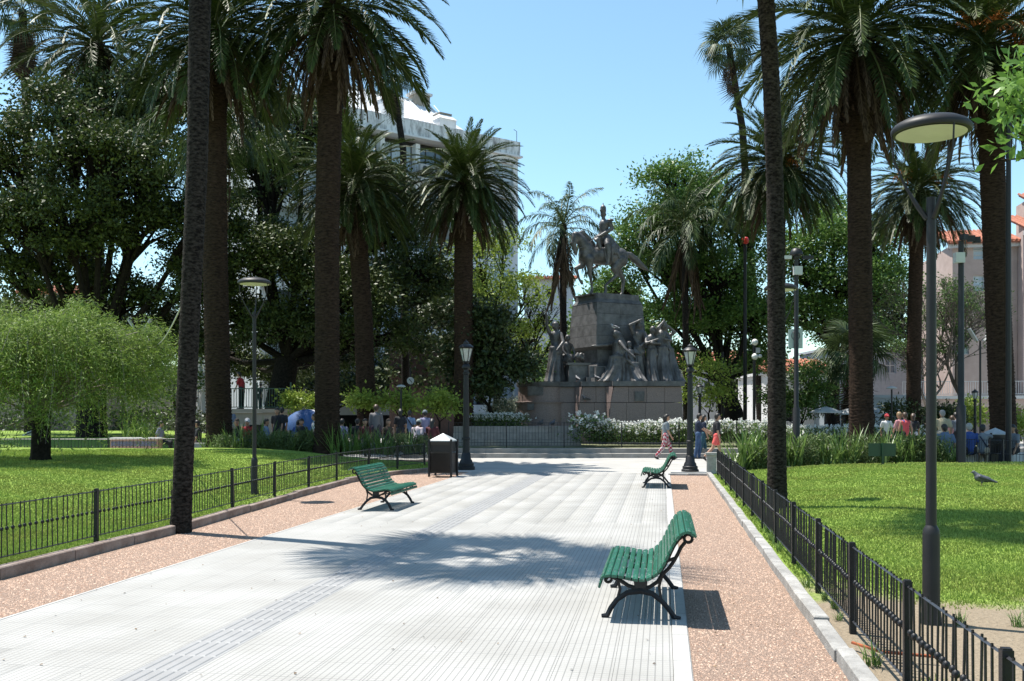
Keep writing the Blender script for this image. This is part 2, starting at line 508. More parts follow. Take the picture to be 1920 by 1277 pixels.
# --- gravel strips
def poly_sheet(name, pts, z, m):
    g = MB(); g.v = [(p[0], p[1], z) for p in pts]; g.f = [tuple(range(len(pts)))]
    o = g.build(name, m); return tag(o, kind='structure')
CL = [(-6.95, 0.0), (-6.3, 4.0), (-5.37, 10.06), (-4.83, 14.1), (-4.38, 19.7), (-4.02, 23.7), (-3.3, 26.6), (-2.2, 28.6)]
def cl_x(D):
    for (xa, ya), (xb, yb) in zip(CL, CL[1:]):
        if D <= yb: return xa + (xb - xa) * (D - ya) / (yb - ya)
    return CL[-1][0]
left_edge = [tuple(P(-PW, s))[:2] for s in (28.0, 1.0)]
poly_sheet('gravel_strip', left_edge + [(x, y) for x, y in CL], -0.012, GRAV)
poly_sheet('gravel_strip', [tuple(P(0, 1))[:2], tuple(P(1.02, 1))[:2], tuple(P(1.02, 26.9))[:2], tuple(P(0, 26.9))[:2]], -0.0125, GRAV)
# loose stones, denser near the camera
def stones(n, fn, name, m, smin, smax):
    pos = np.array([fn() for _ in range(n)])
    s = nr.uniform(smin, smax, n) * (0.7 + 0.6 * nr.random(n))
    base = np.array([(1, 0, 0), (-.5, .87, 0), (-.5, -.87, 0), (.2, .1, .75)])
    an = nr.uniform(0, 2 * PI, n); ca, sa = np.cos(an), np.sin(an)
    V = np.zeros((n, 4, 3))
    for k in range(4):
        bx = base[k, 0] + nr.uniform(-.3, .3, n); by = base[k, 1] + nr.uniform(-.3, .3, n)
        V[:, k, 0] = pos[:, 0] + (bx * ca - by * sa) * s
        V[:, k, 1] = pos[:, 1] + (bx * sa + by * ca) * s
        V[:, k, 2] = pos[:, 2] + base[k, 2] * s * nr.uniform(.6, 1.3, n) - 0.001
    idx = np.arange(n)[:, None] * 4
    Fs = np.concatenate([idx + np.array([[0, 1, 3]]), idx + np.array([[1, 2, 3]]), idx + np.array([[2, 0, 3]])])
    return tag(link(name, np_mesh(name, V.reshape(-1, 3), Fs, m)), kind='stuff')
PEB = leafmat('brick_chips', (0.22, 0.135, 0.098), (0.58, 0.425, 0.33), rough=0.95, tr=0.0, spec=0.1)
def f_r():
    s = 2.5 + 24.3 * (rnd.random() ** 1.8); return tuple(P(rnd.uniform(0.01, 1.0), s, -0.012))
def f_l():
    while True:
        D = 4 + 23.5 * (rnd.random() ** 1.3); xr = X0L + SL * D - 0.03; xl = cl_x(D) + 0.1
        return (rnd.uniform(xl, xr), D, -0.012)
tag(stones(38000, f_r, 'loose_gravel', PEB, 0.004, 0.010), 'pinkish brick chips loose on the right hand strip', 'gravel')
tag(stones(38000, f_l, 'loose_gravel', PEB, 0.006, 0.012), 'pinkish brick chips loose on the left hand strip', 'gravel')

# --- kerbs: stone after stone
def kerb(name, pts, w, h, m, sl=1.0, zj=0.012):
    root = empty(name, (pts[0][0], pts[0][1], 0)); tag(root, kind='structure')
    o0 = Vector((pts[0][0], pts[0][1], 0))
    acc = []
    for a, b in zip(pts, pts[1:]):
        a, b = Vector((*a[:2], 0)), Vector((*b[:2], 0)); L_ = (b - a).length; n = max(1, round(L_ / sl))
        for k in range(n):
            c = a + (b - a) * ((k + .5) / n); d = (b - a).normalized(); l = L_ / n - zj
            acc.append((c - o0, math.atan2(d.y, d.x), l))
    for c, an, l in acc:
        hh = h + rnd.uniform(-.012, .012)
        g = MB(); c0 = 0.012
        g.box((0, 0, (hh - .09) / 2 - .03), (l, w, hh + .03))
        g.box((0, 0, hh - .06 - c0 / 2 + .0), (l, w, .0001)) if False else None
        # worn top edge
        n0 = g.n(); z1 = hh / 2 - .045 - .03 + (hh + .03) / 2
        me = g.mesh('kerb_stone', m)
        bm = bmesh.new(); bm.from_mesh(me)
        ed = [e for e in bm.edges if min(v.co.z for v in e.verts) > 0.0]
        bmesh.ops.bevel(bm, geom=ed, offset=0.012, segments=1, affect='EDGES')
        bm.to_mesh(me); bm.free()
        link('kerb_stone', me, root, (c.x + rnd.uniform(-.008, .008), c.y + rnd.uniform(-.008, .008), 0), (0, 0, an + rnd.uniform(-.012, .012)))
    return root
kerb('kerb', [(x - 0.06, y) for x, y in CL], 0.13, 0.17, STONE_R, 1.35)
kerb('kerb', [tuple(P(1.06, s))[:2] for s in (1.0, 9, 17, 27.2)], 0.12, 0.15, STONE_G, 0.95)
# end stone of the right strip
kerb('kerb', [tuple(P(-0.05, 26.95))[:2], tuple(P(1.0, 26.95))[:2]], 0.1, 0.10, STONE_G, 0.6)

# --- lawns
def smooth(x): x = max(0.0, min(1.0, x)); return x * x * (3 - 2 * x)
def hz(x, y, amp=1.0):
    return amp * (0.03 * math.sin(x * .7 + 1.3) * math.cos(y * .55) + 0.015 * math.sin(x * 2.1 + y * 1.7))
def zl_left(x, y):
    d = cl_x(min(y, 28.6)) - 0.13 - x
    return 0.055 + 0.47 * smooth(d / 7.0) * smooth((y - 6) / 14) + hz(x, y, smooth(d / 3)) * .7
def r_t(x, y):
    d = Vector((x - X0R, y, 0)); return d.dot(N)
def zl_right(x, y):
    t = r_t(x, y) - 1.13
    return 0.035 + 0.25 * smooth(t / 4.5) * smooth((y - 5) / 16) + hz(x, y, smooth(t / 3)) * .7
def lawn_l_pts(a, b):                 # a along 0..1, b outward 0..1
    D = 3.0 + 29.5 * a
    w = 34 * b ** 1.5
    x = cl_x(min(D, 28.6)) - 0.12 - w
    if D > 28.6: x -= (D - 28.6) * 0.12
    back = 0.0 if D < 30 else 0.0
    return x, D + w * 0.02
def lawn_r_pts(a, b):
    s = 1.5 + 26.7 * a
    p = P(1.115 + 24 * b ** 1.5, s); return p.x, p.y - (24 * b ** 1.5) * 0.06 * a
def lawn(name, fp, fz, na, nb, bare):
    V = []; B = []
    for i in range(na + 1):
        for j in range(nb + 1):
            x, y = fp(i / na, j / nb); z = fz(x, y)
            if i == na: z = -0.05
            V.append((x, y, z)); B.append(bare(x, y))
    Fs = [(i * (nb + 1) + j, i * (nb + 1) + j + 1, (i + 1) * (nb + 1) + j + 1, (i + 1) * (nb + 1) + j) for i in range(na) for j in range(nb)]
    me = np_mesh(name, V, Fs, LAWN, smooth=True)
    at = me.attributes.new('bare', 'FLOAT', 'POINT'); at.data.foreach_set('value', np.array(B, dtype=np.float32))
    me.flip_normals() if me.polygons[5].normal.z < 0 else None
    return tag(link(name, me), kind='structure')
def gauss(x, y, cx, cy, rx, ry): return math.exp(-((x - cx) / rx) ** 2 - ((y - cy) / ry) ** 2)
def bare_l(x, y):
    d = cl_x(min(y, 28.6)) - 0.13 - x
    v = -0.12 + 0.26 * math.exp(-d / 0.3) + 0.2 * gauss(x, y, -4.9, 19.5, .5, 2.4)
    return v
def bare_r(x, y):
    t = r_t(x, y) - 1.13
    v = -0.12 + 0.20 * math.exp(-t / 0.35) + 0.46 * gauss(x, y, 3.9, 6.6, 2.2, 1.8) + 0.44 * gauss(x, y, 5.2, 7.5, 2.2, 1.1) + .3 * gauss(x, y, 3.2, 9.0, .5, 1.0) + 0.2 * gauss(x, y, 8.6, 9.6, 2.0, .7)
    for cx, cy, rx, ry in ((5.9, 21.5, 1.0, .8), (8.4, 14.2, 2.2, .5), (4.8, 19, .7, 1.2)):
        v += 0.2 * gauss(x, y, cx, cy, rx, ry)
    return v
lawn('lawn', lawn_l_pts, zl_left, 90, 60, bare_l)
lawn('lawn', lawn_r_pts, zl_right, 90, 50, bare_r)
# second lawn at the far left, beyond the little fence
g = []
V = []; nb = 20
for i in range(nb + 1):
    for j in range(nb + 1):
        y = 36.5 + 24 * i / nb; x = -35 + (35 - 10.5) * j / nb - (y - 36.5) * .25
        V.append((x, y, 0.1 + 0.45 * smooth((y - 36.5) / 10) * smooth((nb - j) / 4)))
Fs = [(i * (nb + 1) + j, i * (nb + 1) + j + 1, (i + 1) * (nb + 1) + j + 1, (i + 1) * (nb + 1) + j) for i in range(nb) for j in range(nb)]
tag(link('lawn', np_mesh('lawn', V, Fs, LAWN, smooth=True)), kind='structure')

# grass blades
def blades(n, fp, fz, bare, name, label, w=0.005, h0=0.012, h1=0.038):
    P_ = []
    while len(P_) < n:
        x, y = fp()
        bv = bare(x, y)
        if bv > 0.0 and rnd.random() < bv * 3.2: continue
        P_.append((x, y, fz(x, y)))
    P_ = np.array(P_); D = P_[:, 1]
    hh = nr.uniform(h0, h1, n); an = nr.uniform(0, 2 * PI, n); w_ = w * (0.6 + D / 9.0)
    dx, dy = np.cos(an), np.sin(an); lean = nr.uniform(-.6, .6, (n, 2)) * hh[:, None]
    V = np.zeros((n, 3, 3))
    V[:, 0] = P_ + np.stack([dx * w_, dy * w_, np.full(n, -.004)], 1)
    V[:, 1] = P_ + np.stack([-dx * w_, -dy * w_, np.full(n, -.004)], 1)
    V[:, 2] = P_ + np.stack([lean[:, 0], lean[:, 1], hh], 1)
    me = np_mesh(name, V.reshape(-1, 3), np.arange(3 * n).reshape(n, 3), GRASS)
    return tag(link(name, me), label, 'grass', kind='stuff')
GRASS = leafmat('grass_blade', (0.14, 0.22, 0.035), (0.39, 0.49, 0.12), rough=0.6, tr=0.3, spec=0.15)
def fpl():
    while True:
        a = rnd.random() ** 1.4; D = 8.0 + 23 * a; xm = cl_x(min(D, 28.6)) - 0.15; x = rnd.uniform(-0.56 * D - .3, xm)
        return x, D
def fpr():
    while True:
        a = rnd.random() ** 1.5; D = 4.0 + 23.5 * a; xm = X0R + SL * D + 1.18; x = rnd.uniform(xm, 0.545 * D + .6) if 0.545 * D + .6 > xm else xm
        return x, D
blades(170000, fpl, zl_left, bare_l, 'grass', 'bright green lawn grass inside the left hand fence')
blades(170000, fpr, zl_right, bare_r, 'grass', 'bright green lawn grass inside the right hand fence')

g_nt = GRASS.node_tree                               # broad patches of drier and fresher turf
hsn = [n for n in g_nt.nodes if n.type == 'VALTORGB'][0]
gp_ = g_nt.nodes.new('ShaderNodeNewGeometry'); nn_ = g_nt.nodes.new('ShaderNodeTexNoise'); nn_.inputs['Scale'].default_value = .8; nn_.inputs['Detail'].default_value = 6
g_nt.links.new(gp_.outputs['Position'], nn_.inputs['Vector'])
mr_ = g_nt.nodes.new('ShaderNodeMapRange'); mr_.inputs['From Min'].default_value = .42; mr_.inputs['From Max'].default_value = .68; g_nt.links.new(nn_.outputs[0], mr_.inputs[0])
mx_ = g_nt.nodes.new('ShaderNodeMix'); mx_.data_type = 'RGBA'; mx_.blend_type = 'MULTIPLY'; g_nt.links.new(mr_.outputs[0], mx_.inputs['Factor'])
g_nt.links.new(hsn.outputs[0], mx_.inputs['A']); mx_.inputs['B'].default_value = (.92, .80, .85, 1)
for n_ in g_nt.nodes:
    if n_.type == 'BSDF_PRINCIPLED': g_nt.links.new(mx_.outputs['Result'], n_.inputs['Base Color'])
    if n_.type == 'BSDF_TRANSLUCENT': g_nt.links.new(mx_.outputs['Result'], n_.inputs['Color'])
# dark planting soil under the beds
for pts in ([A(330, 31.2), A(815, 29.8), A(815, 34.6), A(330, 34.4)], [A(1340, 27.3), A(1800, 27.9), A(1960, 27.0), A(1960, 32.2), A(1770, 30.5), A(1400, 30.4)]):
    gq = MB(); gq.v = [(p[0], p[1], .012) for p in pts]; gq.f = [tuple(range(len(pts)))]; tag(gq.build('planting_bed', mat('dark_bed_soil', (.035, .028, .02), rough=.95, var=.4, sc=8, bump=.6, bsc=50)), kind='structure')
# dry leaf scraps blown over the path and gravel
def f_leaf():
    s = 3.5 + 22 * rnd.random() ** 1.3; side = rnd.random()
    t = -rnd.random() * PW if side < .45 else (rnd.uniform(-.35, 1.0) if side < .75 else -PW - rnd.uniform(-.4, 1.0)); p = P(t, s, .006); return (p.x, p.y, .006)
pl = np.array([f_leaf() for _ in range(420)]); an_ = nr.uniform(0, 6.28, 420); ll_ = nr.uniform(.012, .035, 420)
Vl = np.zeros((420, 4, 3)); dx_, dy_ = np.cos(an_) * ll_, np.sin(an_) * ll_
Vl[:, 0] = pl; Vl[:, 2] = pl + np.stack([dx_, dy_, np.full(420, .004)], 1)
Vl[:, 1] = pl + np.stack([dx_ * .5 - dy_ * .3, dy_ * .5 + dx_ * .3, np.full(420, .008)], 1); Vl[:, 3] = pl + np.stack([dx_ * .5 + dy_ * .3, dy_ * .5 - dx_ * .3, np.full(420, .002)], 1)
tag(link('leaf_litter', np_mesh('leaf_litter', Vl.reshape(-1, 3), np.arange(1680).reshape(420, 4), leafmat('dry_leaf', (.05, .03, .018), (.22, .14, .07), rough=.8, tr=0))), 'small dry leaf scraps scattered over the path and gravel', 'leaf litter', kind='stuff')
# monument terrace: two long steps
TER = mat('terrace_stone', (0.27, 0.255, 0.235), rough=0.85, var=0.2, sc=3, bump=0.3, bsc=60, obj=0.06)
ter = empty('terrace', (4.0, 36.4, 0)); tag(ter, kind='structure')
for k, (d0, z) in enumerate(((0.0, .16), (.55, .33))):
    n = 15
    for q in range(n):
        xa = -8.2 + q * 1.6; 
        dy = -0.0
        g = MB(); g.b2((xa + .004, d0, -.05), (xa + 1.596, d0 + .6, z)); g.build('step_block', TER, ter)
g = MB(); g.b2((-8.2, 1.1, -.05), (15.8, 14.0, .325)); g.build('terrace_floor', mat('terrace_lawn_strip', (0.10, 0.15, 0.04), rough=.95, var=.4, sc=6, bump=.6, bsc=60, c2=(.2, .19, .11)), ter)
# ================================================================== fences
RAILM = mat('rail_worn_iron', (0.03, 0.03, 0.034), rough=0.35, var=0.3, sc=30)
def knob_picket(h, r=0.007, knob=True):
    g = MB(); g.tube([(0, 0, 0), (0, 0, h)], r, 5, cap=False)
    if knob:
        z = h * 0.53
        g.lathe([(r, z - .022), (.019, z - .012), (.021, z), (.019, z + .012), (r, z + .022)], 8, cap=False)
    return g.mesh('picket', IRON, smooth=True)
def fence(pts, zf, label, H=0.70, gap=2.2, pg=0.105, pr=0.024, mid=None, knob=True, group=None, pick=True, posth=0.03, rail=0.012, low=0.10):
    o0 = Vector((pts[0][0], pts[0][1], 0)); root = empty('iron_fence', tuple(o0)); tag(root, label, 'fence', group)
    P3 = [Vector((p[0], p[1], 0)) for p in pts]
    segs = [(a, b, (b - a).length) for a, b in zip(P3, P3[1:])]
    tot = sum(s[2] for s in segs)
    def at(s):
        for a, b, l in segs:
            if s <= l + 1e-6: return a + (b - a) * (s / l)
            s -= l
        return P3[-1].copy()
    n = max(1, round(tot / gap)); stp = tot / n
    pm = MB(); pm.box((0, 0, (H + posth) / 2), (pr * 2, pr * 2, H + posth)); pm.box((0, 0, H + posth + .004), (pr * 1.6, pr * 1.6, .008)); pmesh = pm.mesh('post', IRON)
    km = knob_picket(H - low, knob=knob)
    cnt = 0
    for k in range(n + 1):
        p = at(k * stp); z = zf(p.x, p.y)
        d = at(min(k * stp + .1, tot)) - at(max(k * stp - .1, 0)); an = math.atan2(d.y, d.x)
        link('post', pmesh, root, (p.x - o0.x, p.y - o0.y, z - .03), (rnd.uniform(-.015, .015), rnd.uniform(-.015, .015), an))
        if k < n:
            q = at((k + 1) * stp); zq = zf(q.x, q.y)
            a = p - o0 + Vector((0, 0, z)); b = q - o0 + Vector((0, 0, zq))
            dr = (b - a).normalized()
            for hh in ([H - .03, low] + ([mid] if mid else [])):
                g = MB(); g.tube([a + dr * pr + Vector((0, 0, hh)), b - dr * pr + Vector((0, 0, hh))], rail, 4, flat=.7); g.build('rail', RAILM, root)
            m = max(2, round(stp / pg)); W = []
            for j in range(1, m):
                c = a + (b - a) * (j / m)
                if pick: link('picket', km, root, (c.x, c.y, c.z + low - .012), (rnd.uniform(-.02, .02), rnd.uniform(-.02, .02), 0))
                else: W.append(c)
            if not pick:
                g = MB()
                for c in W: g.tube([(c.x, c.y, c.z + low), (c.x, c.y, c.z + H - .03)], .006, 4, cap=False)
                g.build('pickets', IRON, root)
    return root
FLp = [(-6.58, 3.4), (-5.66, 10.06), (-5.12, 14.1), (-4.68, 19.7), (-4.3, 23.7), (-3.62, 27.0), (-2.75, 30.2)]
fence(FLp, zl_left, 'low black iron fence with knobbed pickets along the left gravel strip', mid=None)
FRp = [tuple(P(1.25, s))[:2] for s in (2.66, 26.2)]
fence(FRp, zl_right, 'low black iron fence with knobbed pickets along the right gravel strip', gap=1.74, pg=0.09)
fence([(-22, 33.8), (-13.5, 33.6), (-11.6, 34.2)], lambda x, y: .12, 'low black iron fence behind the weeping tree at the far left', gap=2.6, pg=.12)
fence([tuple(A(1806, 30.5))[:2], tuple(A(1860, 29.2))[:2], tuple(A(1990, 27.6))[:2]], lambda x, y: .06, 'curved black iron fence beside the bin at the right edge', H=.85, gap=1.9, pg=.1, mid=.42, knob=False)
fence([(-2.5, 38.1), (11.2, 38.1)], lambda x, y: .32, 'thin black iron fence around the rose beds of the monument', H=1.02, gap=2.28, pg=.13, mid=.2, knob=False, pr=.02)

# ================================================================== benches
def bench(loc, heading, label):
    """local x: front lip (0) -> back (0.79); local y along the slats"""
    root = empty('park_bench', tuple(loc), heading); tag(root, label, 'bench', 'green slatted benches along the path')
    S = .95; LH = 0.87
    prof = [(.015, .315), (.035, .375), (.085, .398), (.142, .396), (.2, .39), (.262, .378), (.322, .368), (.383, .366), (.443, .38), (.498, .413),
            (.54, .458), (.573, .512), (.6, .57), (.627, .628), (.655, .685), (.69, .738), (.733, .778), (.786, .79), (.83, .765)]
    for k in range(len(prof)):
        x, z = prof[k]; a = prof[max(k - 1, 0)]; b = prof[min(k + 1, len(prof) - 1)]
        an = math.atan2(b[1] - a[1], b[0] - a[0])
        if k == 0: an = R(75)
        g = MB(); w = .0235; th = .011
        sec = [(-w, -th), (w, -th), (w, th * .6), (w * .6, th), (-w * .6, th), (-w, th * .6)]
        i0 = 0
        for yy in (-LH, LH):
            for sx_, sz_ in sec: g.v.append((x * S + sx_ * math.cos(an) - sz_ * math.sin(an), yy, (z + .004) * S + sx_ * math.sin(an) + sz_ * math.cos(an)))
        n = 6
        g.f = [tuple(reversed(range(n))), tuple(range(n, 2 * n))] + [(j, (j + 1) % n, n + (j + 1) % n, n + j) for j in range(n)]
        sl_ = g.build('slat', GREENP, root)
        h = MB()
        for yy in (-.7, 0, .7):
            c, s_ = math.cos(an), math.sin(an)
            h.ball((x * S - th * s_ * 1.05, yy, (z + .004) * S + th * c * 1.05), .006, 6, 4)
        h.build('bolts', mat('worn_bolt_metal', (.3, .33, .32), rough=.4, metal=.6), sl_)
    for y in (-.7, .7):
        g = MB()
        def bar(pts, r=.016):
            g.tube([(p[0] * S, y, p[1] * S) for p in pts], [v for v in (r if hasattr(r, '__len__') else [r] * len(pts))], 6, flat=1.25)
        under = [(p[0] + .012 * 0, p[1] - .026) for p in prof[1:11]]
        bar([(.06, .345)] + under[1:] , .013)
        # back upright (double bar) up to the ring
        bar([(.525, .405), (.575, .47), (.605, .53), (.635, .60), (.665, .66), (.70, .71), (.74, .745)], .013)
        bar([(.56, .40), (.62, .46), (.66, .52), (.695, .585), (.72, .64), (.755, .685)], .014)
        bar([(.605, .52), (.665, .545)], .012)
        ring = [(.785 + .036 * math.cos(a_), .722 + .036 * math.sin(a_)) for a_ in [2 * PI * q / 14 for q in range(15)]]
        bar(ring, .012)
        # front scroll
        sc_ = [(.075 + (.045 - .0026 * q) * math.cos(R(100 - 30 * q)), .345 + (.045 - .0026 * q) * math.sin(R(100 - 30 * q))) for q in range(-2, 15)]
        bar(sc_, .011)
        # legs: arch through the hub
        bar([(.02, .014), (.07, .02), (.105, .09), (.16, .165), (.25, .228), (.366, .25), (.47, .225), (.555, .16), (.62, .085), (.665, .02), (.72, .012)],
            [.014, .02, .02, .019, .02, .026, .02, .019, .019, .021, .014])
        bar([(.10, .37), (.18, .34), (.26, .29), (.366, .262)], .015)
        bar([(.57, .42), (.52, .335), (.45, .285), (.366, .262)], .015)
        bar([(.165, .345), (.185, .26), (.165, .175)], .011)
        bar([(.555, .385), (.53, .29), (.548, .175)], .011)
        g.prism([(.305 * S, .36 * S), (.43 * S, .36 * S), (.425 * S, .30 * S), (.40 * S, .255 * S), (.335 * S, .255 * S), (.31 * S, .30 * S)], -.014, .014,
                Matrix.Translation((0, y, 0)) @ Matrix.Rotation(R(90), 4, 'X'))
        g.build('side_frame', IRON, root, smooth=True)
    g = MB(); g.tube([(.366 * S, -.7, .25 * S), (.366 * S, .7, .25 * S)], .009, 6); g.build('stretcher', IRON, root)
    return root
# heading: local +x towards the right of the path (backs on the right) or reversed
bench(P(-.735, 8.86), -TH, 'nearest green slatted bench, seen end on, right side of the path')
bench(P(-.70, 22.95), -TH, 'small distant green bench on the right edge of the path before the lamp post')
bench(P(-PW + .80, 17.15), PI - TH, 'green slatted bench on the left edge of the path, facing right')

# ================================================================== lamp posts
LGLASS = mat('lamp_diffuser', (.56, .56, .48), rough=.35, var=.12, sc=3)
def disc_lamp(loc, label, s=1.0, rz=0.0):
    root = empty('disc_street_lamp', tuple(loc), rz); tag(root, label, 'street lamp', 'disc lamps on grey poles in the lawns')
    H = 3.95 * s
    g = MB(); g.lathe([(.09, -.1), (.076, .06), (.068, .12), (.066, .70), (.063, .735), (.05, .76), (.042, .775)], 20); g.build('pole_base', POLE, root, smooth=True)
    g = MB(); g.lathe([(.042, .77), (.036, 3.35 * s), (.036, 3.42 * s)], 16)
    g.build('pole', POLE, root, smooth=True)
    rad = .298 * s
    g = MB(); g.lathe([(rad * .93, -.012), (rad * 1.0, -.012), (rad * 1.03, .008), (rad * 1.02, .03), (rad * .93, .06), (rad * .75, .088), (rad * .5, .108), (.02, .122)], 40, (0, 0, H), cap=True); g.build('lamp_shade', POLE, root, smooth=True)
    g = MB(); g.lathe([(rad * .9, -.018), (.01, -.03)], 40, (0, 0, H), cap=True); g.build('diffuser', LGLASS, root, smooth=True)
    for k in range(3):
        a = R(120 * k + 40); c, s_ = math.cos(a), math.sin(a)
        g = MB(); g.tube([(.03 * c, .03 * s_, H - .70), (.10 * c, .10 * s_, H - .60), (rad * .66 * c, rad * .66 * s_, H - .42), (rad * .95 * c, rad * .95 * s_, H - .2), (rad * .985 * c, rad * .985 * s_, H - .005)], [.024, .018, .011, .008, .007], 6)
        g.build('arm', POLE, root, smooth=True)
    return root
p = A(1746, 7.75); disc_lamp((p.x, p.y, .06), 'nearest disc street lamp on the right lawn, its pale diffuser seen from below', 1.0)
p = A(477, 19.5); disc_lamp((p.x, p.y, zl_left(p.x, p.y) - .02), 'disc street lamp on the left lawn beside the slender palm trunk', 1.09, 1.0)
p = A(1464, 18.2); disc_lamp((p.x, p.y, zl_right(p.x, p.y) - .02), 'disc street lamp half hidden by the slender palm trunk on the right', 1.02, .5)
FROST = mat('lantern_glass', (.42, .43, .42), rough=.2, var=.2, sc=8)
def classic_lamp(loc, label, s=1.0, group='old style lantern posts at the end of the path'):
    root = empty('lantern_post', tuple(loc)); tag(root, label, 'lamp post', group)
    g = MB(); g.lathe([(.27, 0), (.27, .09), (.235, .11), (.235, .19), (.2, .21), (.185, .28), (.15, .33), (.13, .5), (.112, .52), (.105, .9), (.125, .92), (.125, .97), (.1, .99)], 16)
    g.build('base', IRON, root, smooth=True)
    g = MB(); g.lathe([(.1, .99), (.09, 2.0), (.078, 2.9), (.1, 2.92), (.1, 2.96), (.075, 2.98), (.07, 3.05), (.12, 3.09), (.13, 3.15), (.1, 3.2), (.06, 3.24), (.1, 3.27), (.1, 3.30)], 14); g.build('shaft', IRON, root, smooth=True)
    lan = MB()
    for k in range(6):
        a = R(60 * k); lan.tube([(.105 * math.cos(a), .105 * math.sin(a), 3.30), (.2 * math.cos(a), .2 * math.sin(a), 3.70)], .012, 4)
    lan.lathe([(.21, 3.69), (.215, 3.72), (.2, 3.735)], 6)
    lo = lan.build('lantern_frame', IRON, root)
    g = MB(); g.lathe([(.095, 3.31), (.19, 3.69)], 6); g.build('lantern_glass', FROST, lo)
    g = MB(); g.lathe([(.235, 3.735), (.2, 3.775), (.12, 3.83), (.09, 3.84), (.09, 3.88), (.06, 3.9), (.02, 3.93), (.015, 3.98)], 12); g.build('lantern_cap', IRON, root, smooth=True)
    for o in root.children: pass
    root.scale = (s, s, s)
    return root
p = A(874, 29.0); classic_lamp((p.x, p.y, 0), 'black lantern post behind the litter bin, left of the monument', .99)
p = A(1294, 27.6); classic_lamp((p.x, p.y, 0), 'black lantern post at the end of the right gravel strip', .94)
g = MB(); g.box((0, 0, 0.0), (1.1, 1.0, .06)); 
tag(g.build('lamp_pad', PLAIN, None, (A(1294, 27.7).x, 27.75, 0.0), (0, 0, -TH)), kind='structure')

# ================================================================== bins
def bin_(loc, rz, label, s=1.0):
    root = empty('litter_bin', tuple(loc), rz); tag(root, label, 'litter bin', 'square litter bins with pyramid roofs'); root.scale = (s, s, s)
    BROWN = mat('bin_brown_metal', (.018, .013, .012), rough=.4, var=.3, sc=6)
    w, d, h = .31, .27, .98
    for x in (-w, w):
        for y in (-d, d):
            g = MB(); g.box((x, y, (h + .03) / 2), (.05, .05, h + .03)); g.build('corner_post', IRON, root)
    g = MB(); g.box((0, 0, .10 + .27), (w * 2 - .04, d * 2 - .04, .54)); g.build('body', BROWN, root)
    g = MB()
    for y in (-d, d):
        g.box((0, y * .9, .38), (w * 2 - .06, .014, .5))
    for x in (-w, w):
        g.box((x * .92, 0, .38), (.014, d * 2 - .06, .5))
    g.build('door_panel', BROWN, root)
    g = MB(); g.box((0, 0, .80), (w * 2 - .06, d * 2 - .06, .26)); g.build('chute', mat('bin_dark_inside', (.008, .008, .009), rough=.6), root)
    g = MB(); g.box((0, -d * .93, .90), (w * 2 - .06, .012, .09)); g.box((0, d * .93, .90), (w * 2 - .06, .012, .09)); g.box((0, -d * .93, .665), (w * 2 - .06, .012, .03)); g.build('rim', BROWN, root)
    g = MB(); g.v = [(-w, -d, h - .03), (w, -d, h - .03), (w, d, h - .03), (-w, d, h - .03), (-w, -d, h), (w, -d, h), (w, d, h), (-w, d, h), (0, 0, h + .19)]
    g.f = [(3, 2, 1, 0), (0, 1, 5, 4), (1, 2, 6, 5), (2, 3, 7, 6), (3, 0, 4, 7), (4, 5, 8), (5, 6, 8), (6, 7, 8), (7, 4, 8)]
    g.build('roof', mat('bin_roof_grey', (.36, .38, .39), rough=.45, var=.12, sc=5), root)
    return root
p = A(831, 26.0); bin_((p.x, p.y, 0), R(-14), 'dark brown litter bin with pale pyramid roof at the path end, left', 1.0)
p = A(1866, 31.5); bin_((p.x, p.y, 0.0), R(6), 'black litter bin with grey pyramid roof behind the curved fence, far right', 1.05)

